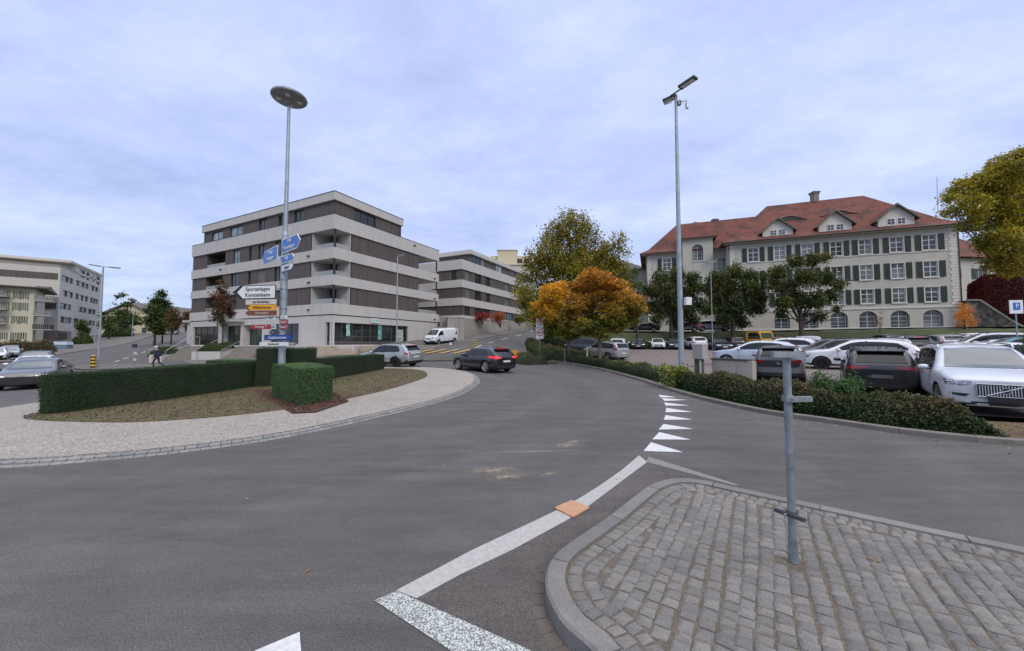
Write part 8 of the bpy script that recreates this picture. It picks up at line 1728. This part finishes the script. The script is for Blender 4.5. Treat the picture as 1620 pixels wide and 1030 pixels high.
for y in (-.035,.035): mb = MB(); mb.lathe((.188,y,1.635), [(0,-.01),(.012,0),(0,.01)], 8); mb.build('eye', SB_BK, hd_, origin=(0,0,0))
for y in (-.10,.10): mb = MB(); mb.box((.09,y,1.62), (.05,.02,.06)); mb.build('ear', M_SKIN, hd_, origin=(0,0,0))
mb = MB(); mb.lathe((.095,0,1.67), [(.108,-.02),(.11,.02),(.09,.08),(.04,.11),(0,.115)], 14); mb.box((.22,0,1.665), (.12,.15,.012)); mb.build('cap', M_CAP, pe, origin=(0,0,0), smooth=True)
mb = MB(); mb.box((-.19,0,1.22), (.18,.30,.46), taper=.8); mb.build('backpack', mat('backpack_blue', (.018,.022,.05), .8), pe, origin=(0,0,0))
for s_, bx, by, bz, dx in ((1,.12,.235,.87,.02),(-1,.36,-.21,.98,.05)):
    mb = MB(); mb.box((bx+.01,by,bz-.03), (.05,.03,.08))
    for k in range(4): mb.tube((bx-.012+k*.014,by,bz-.07), (bx+dx-.005+k*.012,by,bz-.125+.006*abs(k-1.4)), .008, .006, 5)
    mb.tube((bx+.03,by,bz-.03), (bx+.055,by,bz-.075), .009, .007, 5); mb.build('hand', M_SKIN, pe, origin=(0,0,0))
# ------------------------------------------------------------ sky, light, camera
w = bpy.data.worlds.new('World'); SC.world = w; w.use_nodes = True; nt = w.node_tree
bg = nt.nodes['Background']; SUN_EL, SUN_AZ = R(38), R(150)
sky = nt.nodes.new('ShaderNodeTexSky'); sky.sky_type = 'NISHITA'; sky.sun_disc = False; sky.sun_elevation = SUN_EL; sky.sun_rotation = SUN_AZ
sky.air_density = 1.0; sky.dust_density = 2.0; sky.ozone_density = 1.5
tc = nt.nodes.new('ShaderNodeTexCoord'); sp = nt.nodes.new('ShaderNodeSeparateXYZ'); nt.links.new(tc.outputs['Generated'], sp.inputs[0])
zz = N(nt, 'ShaderNodeMath', operation='MAXIMUM'); nt.links.new(sp.outputs[2], zz.inputs[0]); zz.inputs[1].default_value = 0
za = N(nt, 'ShaderNodeMath', operation='ADD'); nt.links.new(zz.outputs[0], za.inputs[0]); za.inputs[1].default_value = .14
dv = N(nt, 'ShaderNodeVectorMath', operation='DIVIDE'); cb = nt.nodes.new('ShaderNodeCombineXYZ')
for i in range(3): nt.links.new(za.outputs[0], cb.inputs[i])
nt.links.new(tc.outputs['Generated'], dv.inputs[0]); nt.links.new(cb.outputs[0], dv.inputs[1])
mp = N(nt, 'ShaderNodeMapping'); nt.links.new(dv.outputs[0], mp.inputs[0]); mp.inputs['Scale'].default_value = (.7,1.0,0); mp.inputs['Rotation'].default_value = (0,0,.5); mp.inputs['Location'].default_value = (3.1,1.3,0)
c1 = noise(nt, 1.7, 12, .66, mp.outputs[0]); c2 = noise(nt, .6, 3, .5, mp.outputs[0])
cl = mixc(nt, ramp(nt, c1, [(.30, (4.8,5.9,9.2)), (.46, (5.9,7.0,10.5)), (.57, (6.8,7.8,11.2)), (.72, (8.0,8.9,12.0))]), ramp(nt, c2, [(.3, (.88,.9,.95)), (.7, (1.05,1.04,1.02))]), 1.0, 'MULTIPLY')
elev = ramp(nt, sp.outputs[2], [(0, (.95,.98,.88)), (.12, (.98,1.0,.95)), (.35, (1,1,1)), (.70, (1.02,1.01,1.0)), (.84, (3.4,2.9,2.1)), (1, (3.8,3.2,2.2))])  # sky overhead, above the view, brightened and warmed to add ground light
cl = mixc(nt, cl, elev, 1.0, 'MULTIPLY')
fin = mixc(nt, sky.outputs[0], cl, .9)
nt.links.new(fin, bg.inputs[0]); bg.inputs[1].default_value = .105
sd = bpy.data.lights.new('sun', 'SUN'); sd.energy = 1.5; sd.angle = R(20); sd.color = (1,.92,.80)
so = bpy.data.objects.new('sun', sd); COL.objects.link(so)
so.rotation_euler = (math.pi/2-SUN_EL, 0, math.pi-SUN_AZ); so['kind'] = 'helper'
cd_ = bpy.data.cameras.new('camera'); cam = bpy.data.objects.new('camera', cd_); COL.objects.link(cam)
cam.location = (0,0,EYE); cam.rotation_euler = (math.pi/2+PITCH, 0, 0); cd_.lens = 13.0; cd_.sensor_width = 36; cd_.clip_end = 6000; cd_.clip_start = .05
SC.camera = cam
SC.view_settings.view_transform = 'Standard'; SC.view_settings.look = 'None'; SC.view_settings.exposure = 0.0; SC.view_settings.gamma = 1
